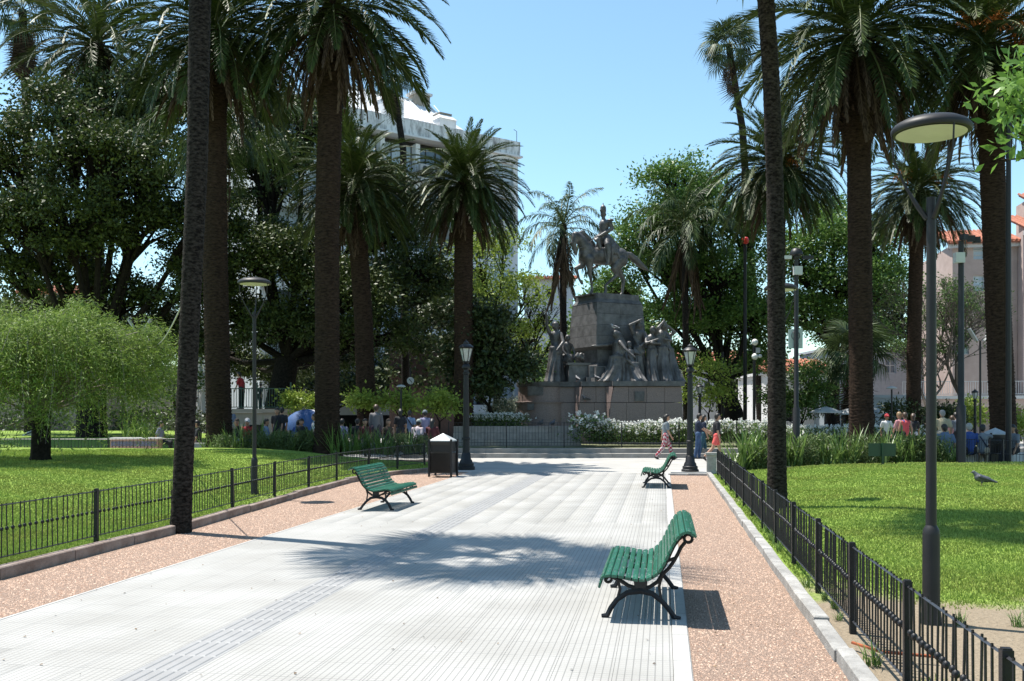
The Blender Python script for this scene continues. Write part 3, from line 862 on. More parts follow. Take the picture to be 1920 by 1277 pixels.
# ================================================================== palms
def frond_mesh(name, L, e0, droop, nl, ll, mats, w=.05, hang=.1, plume=0.0, al0=62, al1=28, seed=0, pw=1.25, kink=0):
    rg = np.random.default_rng(seed)
    NS = 14; pts = [np.zeros(3)]; tang = []
    for k in range(NS):
        t = (k + .5) / NS; a = R(e0 - droop * t ** pw)
        d = np.array((math.cos(a), 0, math.sin(a))); tang.append(d); pts.append(pts[-1] + d * L / NS)
    tang.append(tang[-1]); pts = np.array(pts); tang = np.array(tang)
    V = []; Fq = []; MI = []
    # rachis, flat-topped
    for k in range(NS + 1):
        r = .045 * (1 - k / NS) + .006; n_ = np.array((-tang[k][2], 0, tang[k][0]))
        V += [pts[k] + np.array((0, r, 0)), pts[k] - n_ * r * .8, pts[k] - np.array((0, r, 0)), pts[k] + n_ * r * .4]
    for k in range(NS):
        for j in range(4):
            a = k * 4 + j; b = k * 4 + (j + 1) % 4
            Fq.append((a, b, b + 4, a + 4)); MI.append(1)
    B = np.array((0, 1.0, 0))
    for sgn in (-1, 1):
        for i in range(nl):
            t = .10 + .9 * (i + rg.random() * .5) / nl; u = t * NS; k = min(int(u), NS - 1); fr = u - k
            p = pts[k] * (1 - fr) + pts[k + 1] * fr; T_ = tang[k]; Nn = np.array((-T_[2], 0, T_[0]))
            al = R(al0 + (al1 - al0) * t + rg.uniform(-7, 7)); ln = ll * (math.sin(PI * min(.99, .12 + .86 * t)) ** .55) * rg.uniform(.85, 1.1)
            if t < .2: ln *= .6
            v = R(18 + rg.uniform(-9, 9)) + plume * rg.uniform(-1.2, 1.2)
            d = T_ * math.cos(al) + (B * sgn * math.cos(v) + Nn * math.sin(v)) * math.sin(al)
            d /= np.linalg.norm(d)
            mid = p + d * ln * .45; tip = p + d * ln; tip = tip + np.array((0, 0, -hang * ln * rg.uniform(.7, 1.3)))
            mid = mid + np.array((0, 0, -hang * .18 * ln))
            wv = np.cross(d, Nn * .6 + B * sgn * .2); nn = np.linalg.norm(wv); wv = wv / nn if nn > 1e-6 else T_
            i0 = len(V)
            V += [p, mid + wv * w * .5, tip, mid - wv * w * .5]
            Fq.append((i0, i0 + 1, i0 + 2, i0 + 3)); MI.append(0)
    return np_mesh(name, np.array(V), np.array(Fq), mats=mats, mi=MI)
LF = leafmat('palm_leaflet', (0.022, 0.040, 0.010), (0.078, 0.115, 0.024), rough=0.52, tr=0.14, spec=0.35, obj=.25)
LR = mat('palm_rib', (0.10, 0.12, 0.035), rough=.5, var=.2, sc=5)
DF = leafmat('dead_palm_leaflet', (0.045, 0.03, 0.02), (0.14, 0.098, 0.068), rough=0.8, tr=0.12, spec=0.1, obj=.3)
DR = mat('dead_palm_rib', (0.13, 0.09, 0.055), rough=.8)
QF = leafmat('queen_palm_leaflet', (0.024, 0.046, 0.013), (0.07, 0.11, 0.034), rough=0.5, tr=0.2, spec=0.3, obj=.2)
BINS = [80, 62, 45, 30, 15, 0, -15, -32]
PH = {}
for i, e in enumerate(BINS):
    for v in range(2):
        PH[(i, v)] = frond_mesh('frond', 1.0 * 4.0, e, (46, 58, 70, 76, 74, 64, 54, 42)[i] + 8 * v, 62, .60, [LF, LR], w=.055, hang=.14, seed=i * 2 + v)
DH = [frond_mesh('dead_frond', 3.6, e, dr, 46, .34, [DF, DR], w=.06, hang=.35, al0=40, al1=14, seed=30 + i) for i, (e, dr) in enumerate(((-38, 45), (-52, 32), (-64, 24)))]
TRUNKM = mat('palm_trunk_bark', (0.013, 0.008, 0.0055), rough=.95, var=.45, sc=7, bump=.8, bsc=30, spec=.15, c2=(.060, .038, .026), stretch=(1, 1, 3))
def scar_trunk(name, path_pts, radf, m, ring=.125, nseg=26, amp=.07, spikes=0, zs=(0, 1)):
    """palm trunk: overlapping staggered leaf-base scars as real relief"""
    Ls = [0]
    P_ = [Vector(p) for p in path_pts]
    for a, b in zip(P_, P_[1:]): Ls.append(Ls[-1] + (b - a).length)
    tot = Ls[-1]; rows = int(tot / ring) * 3
    V = np.zeros((rows + 1, nseg, 3))
    for k in range(rows + 1):
        s = tot * k / rows; q = 0
        while q < len(Ls) - 2 and Ls[q + 1] < s: q += 1
        f = (s - Ls[q]) / (Ls[q + 1] - Ls[q]); c = P_[q].lerp(P_[q + 1], f)
        r0 = radf(s / tot)
        for j in range(nseg):
            an = 2 * PI * j / nseg
            ph = (s / ring + (0.5 if (j // 2) % 2 else 0) + .08 * math.sin(j * 3.3 + s * .7)) % 1.0
            rr = r0 * (1 + amp * (ph ** 1.5 - .4) + .02 * math.sin(j * 2.7 + k * 1.3))
            V[k, j] = (c.x + rr * math.cos(an), c.y + rr * math.sin(an), c.z)
    idx = np.arange((rows + 1) * nseg).reshape(rows + 1, nseg)
    Fs = np.stack([idx[:-1], np.roll(idx, -1, 1)[:-1], np.roll(idx, -1, 1)[1:], idx[1:]], -1).reshape(-1, 4)
    return np_mesh(name, V.reshape(-1, 3), Fs, m)
FRUITM = leafmat('orange_date_fruit', (0.45, 0.12, 0.02), (0.62, 0.25, 0.05), rough=.6, tr=0, spec=.3)
FRUIT = None
def fruit_mesh():
    g = MB(); r_ = random.Random(3)
    for k in range(60):
        a = r_.uniform(0, 2 * PI); e = r_.uniform(-1.2, .8); L_ = r_.uniform(.3, .55)
        d = Vector((math.cos(a) * math.cos(e), math.sin(a) * math.cos(e), math.sin(e)))
        g.tube([(0, 0, 0), d * L_ * .6, d * L_ + Vector((0, 0, -.12))], [.012, .012, .02], 3)
    return g.mesh('fruit_cluster', FRUITM)
FRUIT = fruit_mesh()
def date_palm(px, D, py_c, rad_m, dia, label, base_px=None, n=82, ndead=34, bulge=1.5, bul=1.3, seed=0, fruit=0, lo=1.0, zb=0.0, group='date palms with drooping crowns'):
    r_ = random.Random(seed * 13 + 5)
    top = A(px, D, py_c); base = A(base_px if base_px is not None else px, D, None, zb)
    root = empty('date_palm', tuple(base)); tag(root, label, 'palm tree', group)
    tp = top - base
    mid = tp * .5 + Vector((r_.uniform(-.12, .12), 0, 0)); H = tp.z
    def rf(f):
        z = f * H; r = dia / 2 * (1.0 - .05 * f)
        r += dia * .22 * math.exp(-z / .5)
        if z > H - bulge - 1.6: r *= 1 + (bul - 1) * smooth((z - (H - bulge - 1.6)) / .9)
        if z > H - .9: r *= 1 - .5 * smooth((z - H + .9) / .9)
        return r
    link('trunk', scar_trunk('trunk', [(0, 0, -.1), mid, tp - Vector((0, 0, .1))], rf, TRUNKM, .11, amp=.12), root)
    # stubs of cut fronds under the crown
    g = MB()
    for k in range(150):
        a = k * 2.4; z = H - .5 - (bulge + .4) * (k / 150); rr = rf(z / H) * .96; an = a
        c, s_ = math.cos(an), math.sin(an); f_ = z / H
        cx_ = mid.x * 2 * f_ * (1 - f_) * 2 + tp.x * f_ * f_ if False else tp.x * f_
        b0 = Vector((cx_ + rr * c, rr * s_, z)); b1 = b0 + Vector((c * .16, s_ * .16, .14)) * r_.uniform(.6, 1.3)
        g.tube([b0, b1], [.07, .04], 4)
    tag(g.build('frond_stubs', TRUNKM, root), kind='stuff')
    S = rad_m / 3.6
    for k in range(n):
        f_ = (k + .5) / n; e = 86 - 128 * f_ ** .82 * lo
        i = min(range(8), key=lambda q: abs(BINS[q] - e)); az = k * 2.39996 + r_.uniform(-.15, .15)
        t_ = R(e - BINS[i]) * .6 + r_.uniform(-.06, .06); s_ = S * r_.uniform(.88, 1.1) * (0.82 + .18 * min(1, f_ * 3))
        off = .16 + .2 * f_
        link('frond', PH[(i, k % 2)], root, (tp.x + math.cos(az) * off, tp.y + math.sin(az) * off, tp.z + .15 - .75 * f_), (r_.uniform(-.25, .25), -t_, az), s_)
    for k in range(ndead):
        az = k * 2.39996 + r_.uniform(-.3, .3); f_ = k / max(1, ndead)
        link('dead_frond', DH[min(2, int(f_ * 3))], root, (tp.x + math.cos(az) * .38, tp.y + math.sin(az) * .38, tp.z - .75 - .4 * f_), (r_.uniform(-.3, .3), r_.uniform(-.12, .12), az), S * r_.uniform(.65, .95))
    for k in range(fruit):
        az = r_.uniform(-2.9, -.3)
        link('fruit_cluster', FRUIT, root, (tp.x + math.cos(az) * 1.1, tp.y + math.sin(az) * 1.1, tp.z + r_.uniform(-.2, .5)), (0, 0, az), 1.0)
    return root
date_palm(402, 34, 42, 3.6, .86, 'tall date palm just right of the slender bare trunk on the left', base_px=412, seed=1, n=98, ndead=50)
date_palm(625, 33, -8, 3.65, .84, 'big date palm in the left centre behind the iris bed, brown skirt of dead fronds', base_px=614, seed=2, n=98, ndead=56)
date_palm(870, 41, 333, 2.62, .82, 'compact date palm left of the monument in front of the white apartment block', seed=3, n=150, ndead=44, bulge=.9)
date_palm(182, 50, 72, 4.6, .9, 'date palm rising above the dark fig tree at top left', seed=4, n=66, ndead=20)
date_palm(664, 41, 335, 2.9, .8, 'date palm in deep shade behind the big left centre palm', base_px=690, seed=5, n=120, ndead=24)
date_palm(1608, 33, 48, 4.2, .80, 'big date palm right of centre with thick boot and brown skirt', base_px=1616, seed=6, n=100, ndead=60, bulge=2.6, bul=1.62)
date_palm(1458, 46, 300, 3.3, .78, 'date palm whose crown shows behind the slender trunk on the right', seed=7, n=140, ndead=44, fruit=2)
date_palm(1722, 46, 345, 2.9, .66, 'date palm behind the nearest disc lamp with an orange fruit cluster', base_px=1712, seed=8, n=125, ndead=40, fruit=2)
date_palm(1850, 33, 70, 3.9, .82, 'leaning date palm near the right edge with orange fruit clusters', base_px=1884, seed=9, n=98, ndead=50, fruit=5, bulge=2.0, bul=1.3)

# fan palms
def fan_leaf(name, mats, seed=0, petiole=.9, rad=.95, nseg=30, droop=.45):
    rg = random.Random(seed); V = []; Fq = []; MI = []
    pts = [Vector((0, 0, 0)), Vector((petiole * .5, 0, -.02)), Vector((petiole, 0, -.12))]
    for k, p in enumerate(pts):
        r = .022 - .005 * k
        V += [p + Vector((0, r, 0)), p + Vector((0, 0, -r)), p + Vector((0, -r, 0)), p + Vector((0, 0, r))]
    for k in range(2):
        for j in range(4): a = k * 4 + j; b = k * 4 + (j + 1) % 4; Fq.append((a, b, b + 4, a + 4)); MI.append(1)
    c = pts[-1]
    for k in range(nseg):
        a = R(-135 + 270 * k / (nseg - 1)) + rg.uniform(-.03, .03); L_ = rad * (1 - .18 * abs(a) / 2.4) * rg.uniform(.9, 1.05)
        d = Vector((math.cos(a), math.sin(a), .06 if k % 2 else 0)); s = Vector((-math.sin(a), math.cos(a), 0))
        m1 = c + d * L_ * .55 + Vector((0, 0, -droop * .18 * L_)); tip = c + d * L_ * .9 + Vector((0, 0, -droop * L_ * rg.uniform(.9, 1.6)))
        w = L_ * .55 * R(270 / nseg) * .44
        i0 = len(V); V += [c, m1 + s * w, tip, m1 - s * w + Vector((0, 0, .02))]
        Fq.append((i0, i0 + 1, i0 + 2, i0 + 3)); MI.append(0)
    return np_mesh(name, np.array([tuple(v) for v in V]), np.array(Fq), mats=mats, mi=MI)
FP = leafmat('fan_palm_leaf', (0.03, 0.052, 0.018), (0.08, 0.118, 0.042), rough=.5, tr=.2, spec=.35, obj=.2)
FANS = [fan_leaf('frond', [FP, LR], seed=q, droop=.35 + .15 * q) for q in range(3)]
DFAN = [fan_leaf('dead_frond', [DF, DR], seed=9 + q, rad=.85, nseg=20, droop=1.0) for q in range(2)]
SLIM = mat('slender_palm_bark', (0.010, 0.0075, 0.006), rough=.95, var=.4, sc=14, bump=.9, bsc=35, spec=.15, c2=(.068, .056, .048), stretch=(1, 1, 2.2), thr=(.4, .75))
def fan_palm(pts, r0, r1, label, s=1.0, n=34, nd=14, seed=0, skirt=True, ring=.09, nseg=20, emin=-40):
    """pts: world points of the trunk, bottom to top"""
    r_ = random.Random(seed); base = Vector(pts[0]); root = empty('fan_palm', tuple(base)); tag(root, label, 'palm tree')
    lp = [Vector(p) - base for p in pts]; tp = lp[-1]
    lp[0] = lp[0] - Vector((0, 0, .1))
    link('trunk', scar_trunk('trunk', lp, lambda f: r0 + (r1 - r0) * f + r0 * .22 * math.exp(-f * 30), SLIM, ring, nseg, amp=.05), root)
    for k in range(n):
        f_ = (k + .5) / n; e = 80 - (80 - emin) * f_; az = k * 2.39996 + r_.uniform(-.2, .2)
        link('frond', FANS[k % 3], root, (tp.x, tp.y, tp.z - .2 * f_), (r_.uniform(-.3, .3), -R(e), az), s * r_.uniform(.9, 1.15))
    for k in range(nd):
        az = k * 2.39996; z = tp.z - .4 * s - (1.5 * s * k / nd if skirt else 0)
        link('dead_frond', DFAN[k % 2], root, (tp.x * z / tp.z, tp.y * z / tp.z, z), (r_.uniform(-.2, .2), R(62 + r_.uniform(0, 18)), az), s * r_.uniform(.7, .95))
    return root
fan_palm([A(338, 14.0, None, .03), A(356, 14.0, 600), A(370, 14.0, 300), A(375, 14.0, 0), A(378, 14.1, -430), A(383, 14.1, -630)], .135, .165,
         'slender bare palm trunk rising from the left kerb out of the frame', 1.32, 20, 2, 1)
fan_palm([A(1457, 17.0, None, .1), A(1456, 17.0, 600), A(1453, 16.8, 350), A(1446, 16.4, 150), A(1432, 15.6, -60), A(1428, 15.2, -135)], .165, .135,
         'slender bare palm trunk standing behind the right fence', 1.15, 30, 0, 2, emin=12)
fan_palm([A(1430, 62, None, 0), A(1392, 62, 240), A(1366, 62, 85)], .3, .2, 'small far fan palm with thin leaning trunk against the sky', 1.15, 30, 6, 3)
fan_palm([A(58, 56, None, 0), A(50, 56, 200), A(42, 56, 18)], .35, .22, 'fan palm with shaggy brown skirt at the top left corner', 1.3, 24, 40, 4)
fan_palm([A(762, 55, None, 0), A(756, 55, 280), A(735, 55, 140)], .25, .17, 'thin fan palm in front of the apartment block terrace', .85, 26, 14, 5)
fan_palm([A(1598, 49, None, 0), A(1600, 49, 660)], .35, .33, 'short bluish fan palm behind the big right palm trunk', 1.15, 34, 26, 6)

# queen palms
QM = [frond_mesh('frond', 3.1, e, dr, 60, .62, [QF, LR], w=.045, hang=.65, plume=.55, al0=70, al1=35, seed=60 + i, pw=1.1) for i, (e, dr) in enumerate(((78, 75), (58, 105), (38, 115), (15, 100), (-15, 70)))]
def queen_palm(px, D, py_c, label, s=1.0, n=22, nd=8, seed=0, base_px=None, dia=.34, skirt=1.0):
    r_ = random.Random(seed); base = A(base_px or px, D, None, 0); tp = A(px, D, py_c) - base
    root = empty('queen_palm', tuple(base)); tag(root, label, 'palm tree')
    link('trunk', scar_trunk('trunk', [(0, 0, -.1), tp * .5, tp], lambda f: dia / 2, SLIM, .2, 16, amp=.03), root)
    for k in range(n):
        i = min(4, int(5 * k / n)); az = k * 2.39996 + r_.uniform(-.3, .3)
        link('frond', QM[i], root, (tp.x, tp.y, tp.z - .02 * k), (r_.uniform(-.3, .3), r_.uniform(-.1, .1), az), s * r_.uniform(.85, 1.1))
    for k in range(nd):
        az = k * 2.39996
        link('dead_frond', DH[2], root, (tp.x + .12 * math.cos(az), tp.y + .12 * math.sin(az), tp.z - .35 - .04 * k), (r_.uniform(-.3, .3), .3, az), .85 * s * skirt * r_.uniform(.8, 1.1))
    return root
queen_palm(1056, 48, 420, 'feathery queen palm just left of the equestrian statue', 1.0, 20, 12, 1, skirt=1.2)
queen_palm(1284, 51, 412, 'feathery queen palm right of the statue above the lantern post', 1.12, 24, 10, 2, base_px=1287, skirt=1.45)
queen_palm(412, 38.5, 232, 'queen palm behind the two left trunks, fronds drooping both sides', 1.25, 24, 4, 3)
# ================================================================== broadleaf trees
def leaf_cloud(name, C, nrm, size, m, seed=0, asp=.5, jit=.35, up=.5):
    """C: Nx3 leaf positions; each leaf a folded kite"""
    rg = np.random.default_rng(seed); n = len(C)
    d = rg.normal(size=(n, 3)); d[:, 2] -= .15; d += nrm * .6; d /= np.linalg.norm(d, axis=1)[:, None]
    u = rg.normal(size=(n, 3)) * .8 + nrm * .4; u[:, 2] += up
    s = np.cross(d, u); s /= (np.linalg.norm(s, axis=1)[:, None] + 1e-6)
    nn = np.cross(s, d); L_ = size * rg.uniform(1 - jit, 1 + jit, n)[:, None]
    V = np.zeros((n, 4, 3))
    V[:, 0] = C; V[:, 1] = C + d * L_ * .5 + s * L_ * asp * .5 + nn * L_ * .06
    V[:, 2] = C + d * L_; V[:, 3] = C + d * L_ * .5 - s * L_ * asp * .5 + nn * L_ * .06
    return np_mesh(name, V.reshape(-1, 3), np.arange(4 * n).reshape(n, 4), m)
def tree(base, label, lobes, nleaf, lsize, m, trunk_r=.3, clump=.45, nclump=60, bark=BARK_D, limbs=True, cat='tree', name='tree', seed=0, fork=.35, asp=.5, hollow=.45, group=None, twigs=True, trunk_pts=None):
    """lobes: world (centre, rx, ry, rz). Foliage grows in clumps near the lobe surfaces, on real limbs."""
    r_ = random.Random(seed); rg = np.random.default_rng(seed)
    base = Vector(base); root = empty(name, tuple(base)); tag(root, label, cat, group)
    lob = [(Vector(c) - base, Vector((rx, ry, rz))) for c, rx, ry, rz in lobes]
    cz = sum(l[0].z for l in lob) / len(lob); cx = sum(l[0].x for l in lob) / len(lob); cy = sum(l[0].y for l in lob) / len(lob)
    zlow = min(l[0].z - l[1].z for l in lob); fz = max(zlow * .9, cz * fork)
    fp = Vector((cx * .25, cy * .25, fz))
    g = MB()
    tp = [Vector((0, 0, -.1)), Vector((0, 0, .15)), Vector((r_.uniform(-.1, .1), r_.uniform(-.1, .1), fz * .5)), fp]
    if trunk_pts: tp = [Vector(q) - base for q in trunk_pts]; fp = tp[-1]
    g.tube(tp, [trunk_r * 1.7, trunk_r * 1.2] + [trunk_r] * (len(tp) - 3) + [trunk_r * .85], 12)
    tr = g.build('trunk', bark, root, smooth=True)
    gb = MB(); CC = []; vol = [l[1].x * l[1].y * l[1].z for l in lob]; vt = sum(v ** .67 for v in vol)
    for (c, rr), v in zip(lob, vol):
        k = max(4, int(nclump * v ** .67 / vt))
        if limbs:
            mid = fp.lerp(c, .5) + Vector((r_.uniform(-.3, .3), r_.uniform(-.3, .3), -.05 * (c - fp).length))
            lr = trunk_r * (.28 + .5 * (v ** .67 / vt))
            gb.tube([fp, mid, c], [lr, lr * .75, lr * .4], 7)
        for q in range(k):
            d = rg.normal(size=3); d /= np.linalg.norm(d)
            if d[2] < -.5: d[2] *= -.6; d /= np.linalg.norm(d)
            f_ = hollow + (1 - hollow) * rg.random() ** .6
            p = c + Vector((d[0] * rr.x * f_, d[1] * rr.y * f_, d[2] * rr.z * f_)); CC.append((p, Vector(d), rr))
            if limbs and twigs and q % 2 == 0:
                mm = c.lerp(p, .5) + Vector((r_.uniform(-.2, .2), r_.uniform(-.2, .2), r_.uniform(-.2, .1)))
                gb.tube([c.lerp(fp, r_.uniform(0, .3)), mm, p], [trunk_r * .16, trunk_r * .1, trunk_r * .04], 4, cap=False)
    if gb.v: tag(gb.build('limbs', bark, root, smooth=True), kind='stuff')
    per = max(1, nleaf // len(CC)); Pp = []; Nn = []
    for p, d, rr in CC:
        k = int(per * r_.uniform(.5, 1.5)); s_ = clump * r_.uniform(.6, 1.3)
        q = rg.normal(size=(k, 3)) * np.array((s_, s_, s_ * .55)); Pp.append(q + np.array(p)); Nn.append(np.tile(np.array(d), (k, 1)) + q / (s_ * 2))
    Pp = np.concatenate(Pp); Nn = np.concatenate(Nn)
    tag(link('crown', leaf_cloud('crown', Pp, Nn, lsize, m, seed, asp), root), kind='stuff')
    return root
def lobe(px, py, D, rx, ry, rd=None, dd=0.0):
    k = D / F; c = A(px, D + dd, py); return (c, rx * k, (rd if rd else rx) * k, ry * k)
FIG = leafmat('fig_leaf', (0.022, 0.038, 0.010), (0.090, 0.122, 0.028), rough=.5, tr=.14, spec=.3)
MAG = leafmat('magnolia_leaf', (0.018, 0.032, 0.011), (0.06, 0.082, 0.024), rough=.48, tr=.12, spec=.3)
BRG = leafmat('fresh_green_leaf', (0.06, 0.125, 0.025), (0.14, 0.24, 0.045), rough=.45, tr=.35, spec=.35)
MID = leafmat('mid_green_leaf', (0.035, 0.08, 0.018), (0.1, 0.17, 0.035), rough=.45, tr=.3, spec=.35)
LIME = leafmat('lime_green_leaf', (0.16, 0.24, 0.035), (0.34, 0.42, 0.08), rough=.5, tr=.4, spec=.3)
WEEP = leafmat('weeping_leaflet', (0.09, 0.155, 0.026), (0.26, 0.36, 0.08), rough=.55, tr=.35, spec=.25)
# great fig at the left
tree(A(172, 46, None), 'huge dark glossy fig tree filling the left side behind the weeping tree',
     [lobe(x, y, 46, rx, ry, dd=d) for x, y, rx, ry, d in (
         (30, 330, 90, 85, 0), (125, 235, 110, 75, -1), (225, 205, 90, 70, 1), (300, 195, 80, 70, 2), (60, 440, 100, 70, -2), (190, 330, 120, 80, -2), (290, 330, 110, 95, 0),
         (130, 420, 120, 60, -2), (260, 440, 100, 60, 0), (370, 420, 80, 100, 1), (20, 520, 80, 40, 0), (350, 540, 80, 60, 2), (-40, 380, 80, 120, 0), (120, 520, 90, 45, 2), (230, 570, 70, 60, 2), (300, 660, 90, 60, 3), (180, 690, 80, 60, 6), (60, 600, 90, 50, 5), (150, 610, 80, 50, 5), (245, 620, 80, 50, 5), (350, 620, 70, 60, 6), (20, 600, 60, 50, 7), (400, 540, 60, 70, 4))],
     150000, .19, FIG, trunk_r=.62, clump=.42, nclump=760, seed=21, fork=.4, hollow=.55)
tree(A(520, 49, None), 'dark fig tree behind the left centre palms, deep shade under its low crown',
     [lobe(x, y, 49, rx, ry, dd=d) for x, y, rx, ry, d in (
         (500, 340, 85, 110, 2), (480, 470, 80, 80, 0), (560, 500, 90, 80, -1), (685, 330, 50, 50, 1), (700, 370, 70, 70, 3), (720, 430, 80, 80, 1), (650, 560, 110, 80, -1), (780, 520, 80, 70, 1),
         (540, 620, 100, 50, 0), (700, 640, 110, 55, 0), (820, 590, 50, 70, 2), (440, 600, 60, 80, 2), (632, 235, 28, 60, 3), (570, 240, 60, 70, 4), (600, 680, 70, 35, 3), (470, 200, 70, 90, 5), (470, 690, 60, 40, 6), (400, 660, 50, 60, 6), (540, 700, 50, 30, 6))],
     135000, .19, FIG, trunk_r=.7, clump=.44, nclump=700, seed=22, fork=.45, hollow=.5)
tree(A(925, 42, None, .3), 'magnolia with large dark shiny leaves left of the monument base',
     [lobe(x, y, 42, rx, ry, dd=d) for x, y, rx, ry, d in ((905, 620, 50, 55, 0), (945, 690, 50, 50, 0), (870, 680, 50, 55, 1), (900, 730, 60, 25, 0), (850, 600, 40, 60, 2))],
     17000, .2, MAG, trunk_r=.12, clump=.35, nclump=130, seed=23)
tree(A(930, 50, None), 'airy tree with lime green leaves and dark bare limbs before the white apartment block',
     [lobe(x, y, 50, rx, ry, dd=d) for x, y, rx, ry, d in ((900, 490, 50, 50, 0), (945, 470, 40, 40, 0), (930, 550, 60, 40, 0), (985, 560, 45, 50, 1), (900, 570, 40, 50, 2), (1000, 640, 40, 50, 2), (960, 620, 40, 30, 0))],
     9500, .17, LIME, trunk_r=.2, clump=.42, nclump=150, seed=24, fork=.55)
# greens right of the statue
tree(A(1378, 54, None), 'tall fresh green tree right of the statue with twin dark trunks',
     [lobe(x, y, 54, rx, ry, dd=d) for x, y, rx, ry, d in ((1262, 355, 62, 60, 0), (1215, 425, 55, 45, 0), (1310, 410, 75, 70, 0), (1240, 500, 70, 50, 1), (1340, 520, 80, 60, 0), (1400, 440, 50, 80, 1), (1275, 590, 70, 50, 0), (1400, 600, 70, 60, 0), (1180, 470, 30, 60, 2), (1330, 345, 30, 35, 1), (1160, 540, 50, 40, 3), (1230, 660, 50, 40, 2), (1420, 680, 50, 50, 1))],
     62000, .2, BRG, trunk_r=.5, clump=.5, nclump=420, seed=25, fork=.35)
tree(A(1352, 55, None), 'second dark trunked green tree just left of the twin trunks',
     [lobe(x, y, 55, rx, ry, dd=d) for x, y, rx, ry, d in ((1330, 620, 50, 50, 0), (1370, 560, 50, 60, 1), (1300, 680, 30, 30, 0))],
     9000, .2, MID, trunk_r=.22, clump=.45, nclump=90, seed=26)
tree(A(1560, 56, None), 'broad green tree between the two right hand date palms',
     [lobe(x, y, 56, rx, ry, dd=d) for x, y, rx, ry, d in ((1560, 450, 70, 50, 0), (1640, 470, 60, 60, 0), (1500, 500, 60, 60, 0), (1580, 540, 90, 60, 0), (1660, 540, 50, 50, 1), (1510, 600, 70, 50, 0), (1600, 620, 70, 40, 2), (1540, 400, 40, 30, 2))],
     42000, .2, BRG, trunk_r=.4, clump=.5, nclump=300, seed=27)
tree(A(1500, 48, None), 'round dark green citrus bush left of the white house arch', [lobe(x, y, 48, rx, ry) for x, y, rx, ry in ((1515, 715, 38, 40), (1490, 765, 40, 35), (1535, 755, 30, 35), (1455, 760, 30, 40))],
     9000, .15, MID, trunk_r=.09, clump=.3, nclump=70, seed=28, cat='shrub', name='shrub')
tree(A(1330, 50, None), 'small thin tree with yellowish leaves behind the right lantern post', [lobe(x, y, 50, rx, ry) for x, y, rx, ry in ((1325, 700, 38, 30), (1345, 745, 40, 25), (1300, 740, 25, 25))],
     2600, .17, LIME, trunk_r=.06, clump=.35, nclump=45, seed=29)
for q, (px, py, rx, ry, D, lb) in enumerate(((682, 752, 22, 18, 40, 'small lime green citrus tree behind the man in the grey jacket'), (748, 752, 28, 22, 40, 'small lime green citrus tree beside the thin lamp'), (822, 758, 36, 24, 39, 'widest lime green citrus tree, left of the lantern post'),
                                        (548, 752, 16, 26, 44, 'slim lime green citrus tree beside the bandstand'), (588, 755, 14, 12, 44, 'lime green sprig of a citrus tree at the blue tent'), (1818, 775, 28, 28, 50, 'lime green bush under the pink building'), (1905, 790, 32, 50, 44, 'bright green bush at the right edge behind the leaning palm'))):
    tree(A(px, D, None), lb, [lobe(px, py, D, rx, ry), lobe(px + rx * .5, py + ry * .4, D, rx * .6, ry * .7)], 1500 if D < 50 else 2600, .15, LIME, trunk_r=.05, clump=.22, nclump=26, seed=40 + q, cat='small tree', name='small_tree')
tree(A(1780, 46, None), 'dark shrub behind the far right people', [lobe(1770, 790, 46, 40, 30), lobe(1690, 780, 46, 30, 26)], 4000, .15, MAG, trunk_r=.06, clump=.3, nclump=40, seed=48, cat='shrub', name='shrub')
tree(A(962, 44, None, .3), 'silvery grey shrub beside the monument base, left', [lobe(955, 770, 44, 38, 22)], 2600, .1, leafmat('silver_leaf', (.12, .15, .11), (.22, .26, .2), rough=.6, tr=.2), trunk_r=.04, clump=.25, nclump=30, seed=49, cat='shrub', name='shrub')
# overhanging foliage at the right edge: a young tree beside the camera
tree((7.6, 9.6, .1), 'tree standing off to the right whose light leaves hang into the top right corner',
     [(A(1905, 8.6, 225), .20, .2, .16), (A(1935, 8.6, 262), .18, .2, .10), (A(1895, 8.6, 178), .12, .15, .1), (A(1940, 8.9, 150), .3, .3, .3), ((6.9, 9.3, 4.4), .8, .7, .7), ((7.7, 9.7, 4.9), .8, .8, .7)],
     2600, .12, leafmat('young_leaf', (.09, .19, .03), (.2, .34, .07), rough=.4, tr=.45), trunk_r=.07, clump=.14, nclump=90, seed=50, asp=.42, fork=.8)
# background masses, each its own tree
for q, (px, py, D, rx, ry, m_, lb) in enumerate((
        (60, 700, 75, 120, 70, MAG, 'background tree behind the far left lawn, nearest the edge'), (330, 690, 78, 100, 80, MID, 'background tree behind the fig trunk'),
        (620, 700, 70, 110, 60, MAG, 'background tree behind the bandstand'), (800, 690, 66, 90, 70, MAG, 'shaded background tree behind the thin lamp'),
        (1090, 690, 66, 70, 60, MID, 'background tree hidden behind the pedestal'), (1430, 720, 72, 60, 50, MAG, 'background tree behind the globe lights'),
        (1640, 600, 74, 60, 60, MAG, 'background tree behind the short bluish fan palm'), (1150, 600, 64, 60, 60, BRG, 'background green tree behind the horse'), (220, 800, 70, 260, 22, MAG, 'dark hedge like tree row base behind the far left lawn'))):
    tree(A(px, D, None), lb, [lobe(px, py, D, rx, ry), lobe(px - rx * .6, py + ry * .5, D, rx * .6, ry * .6), lobe(px + rx * .6, py + ry * .5, D, rx * .6, ry * .6)], 9000, .3, m_, trunk_r=.25, clump=.6, nclump=110, seed=70 + q, twigs=False)

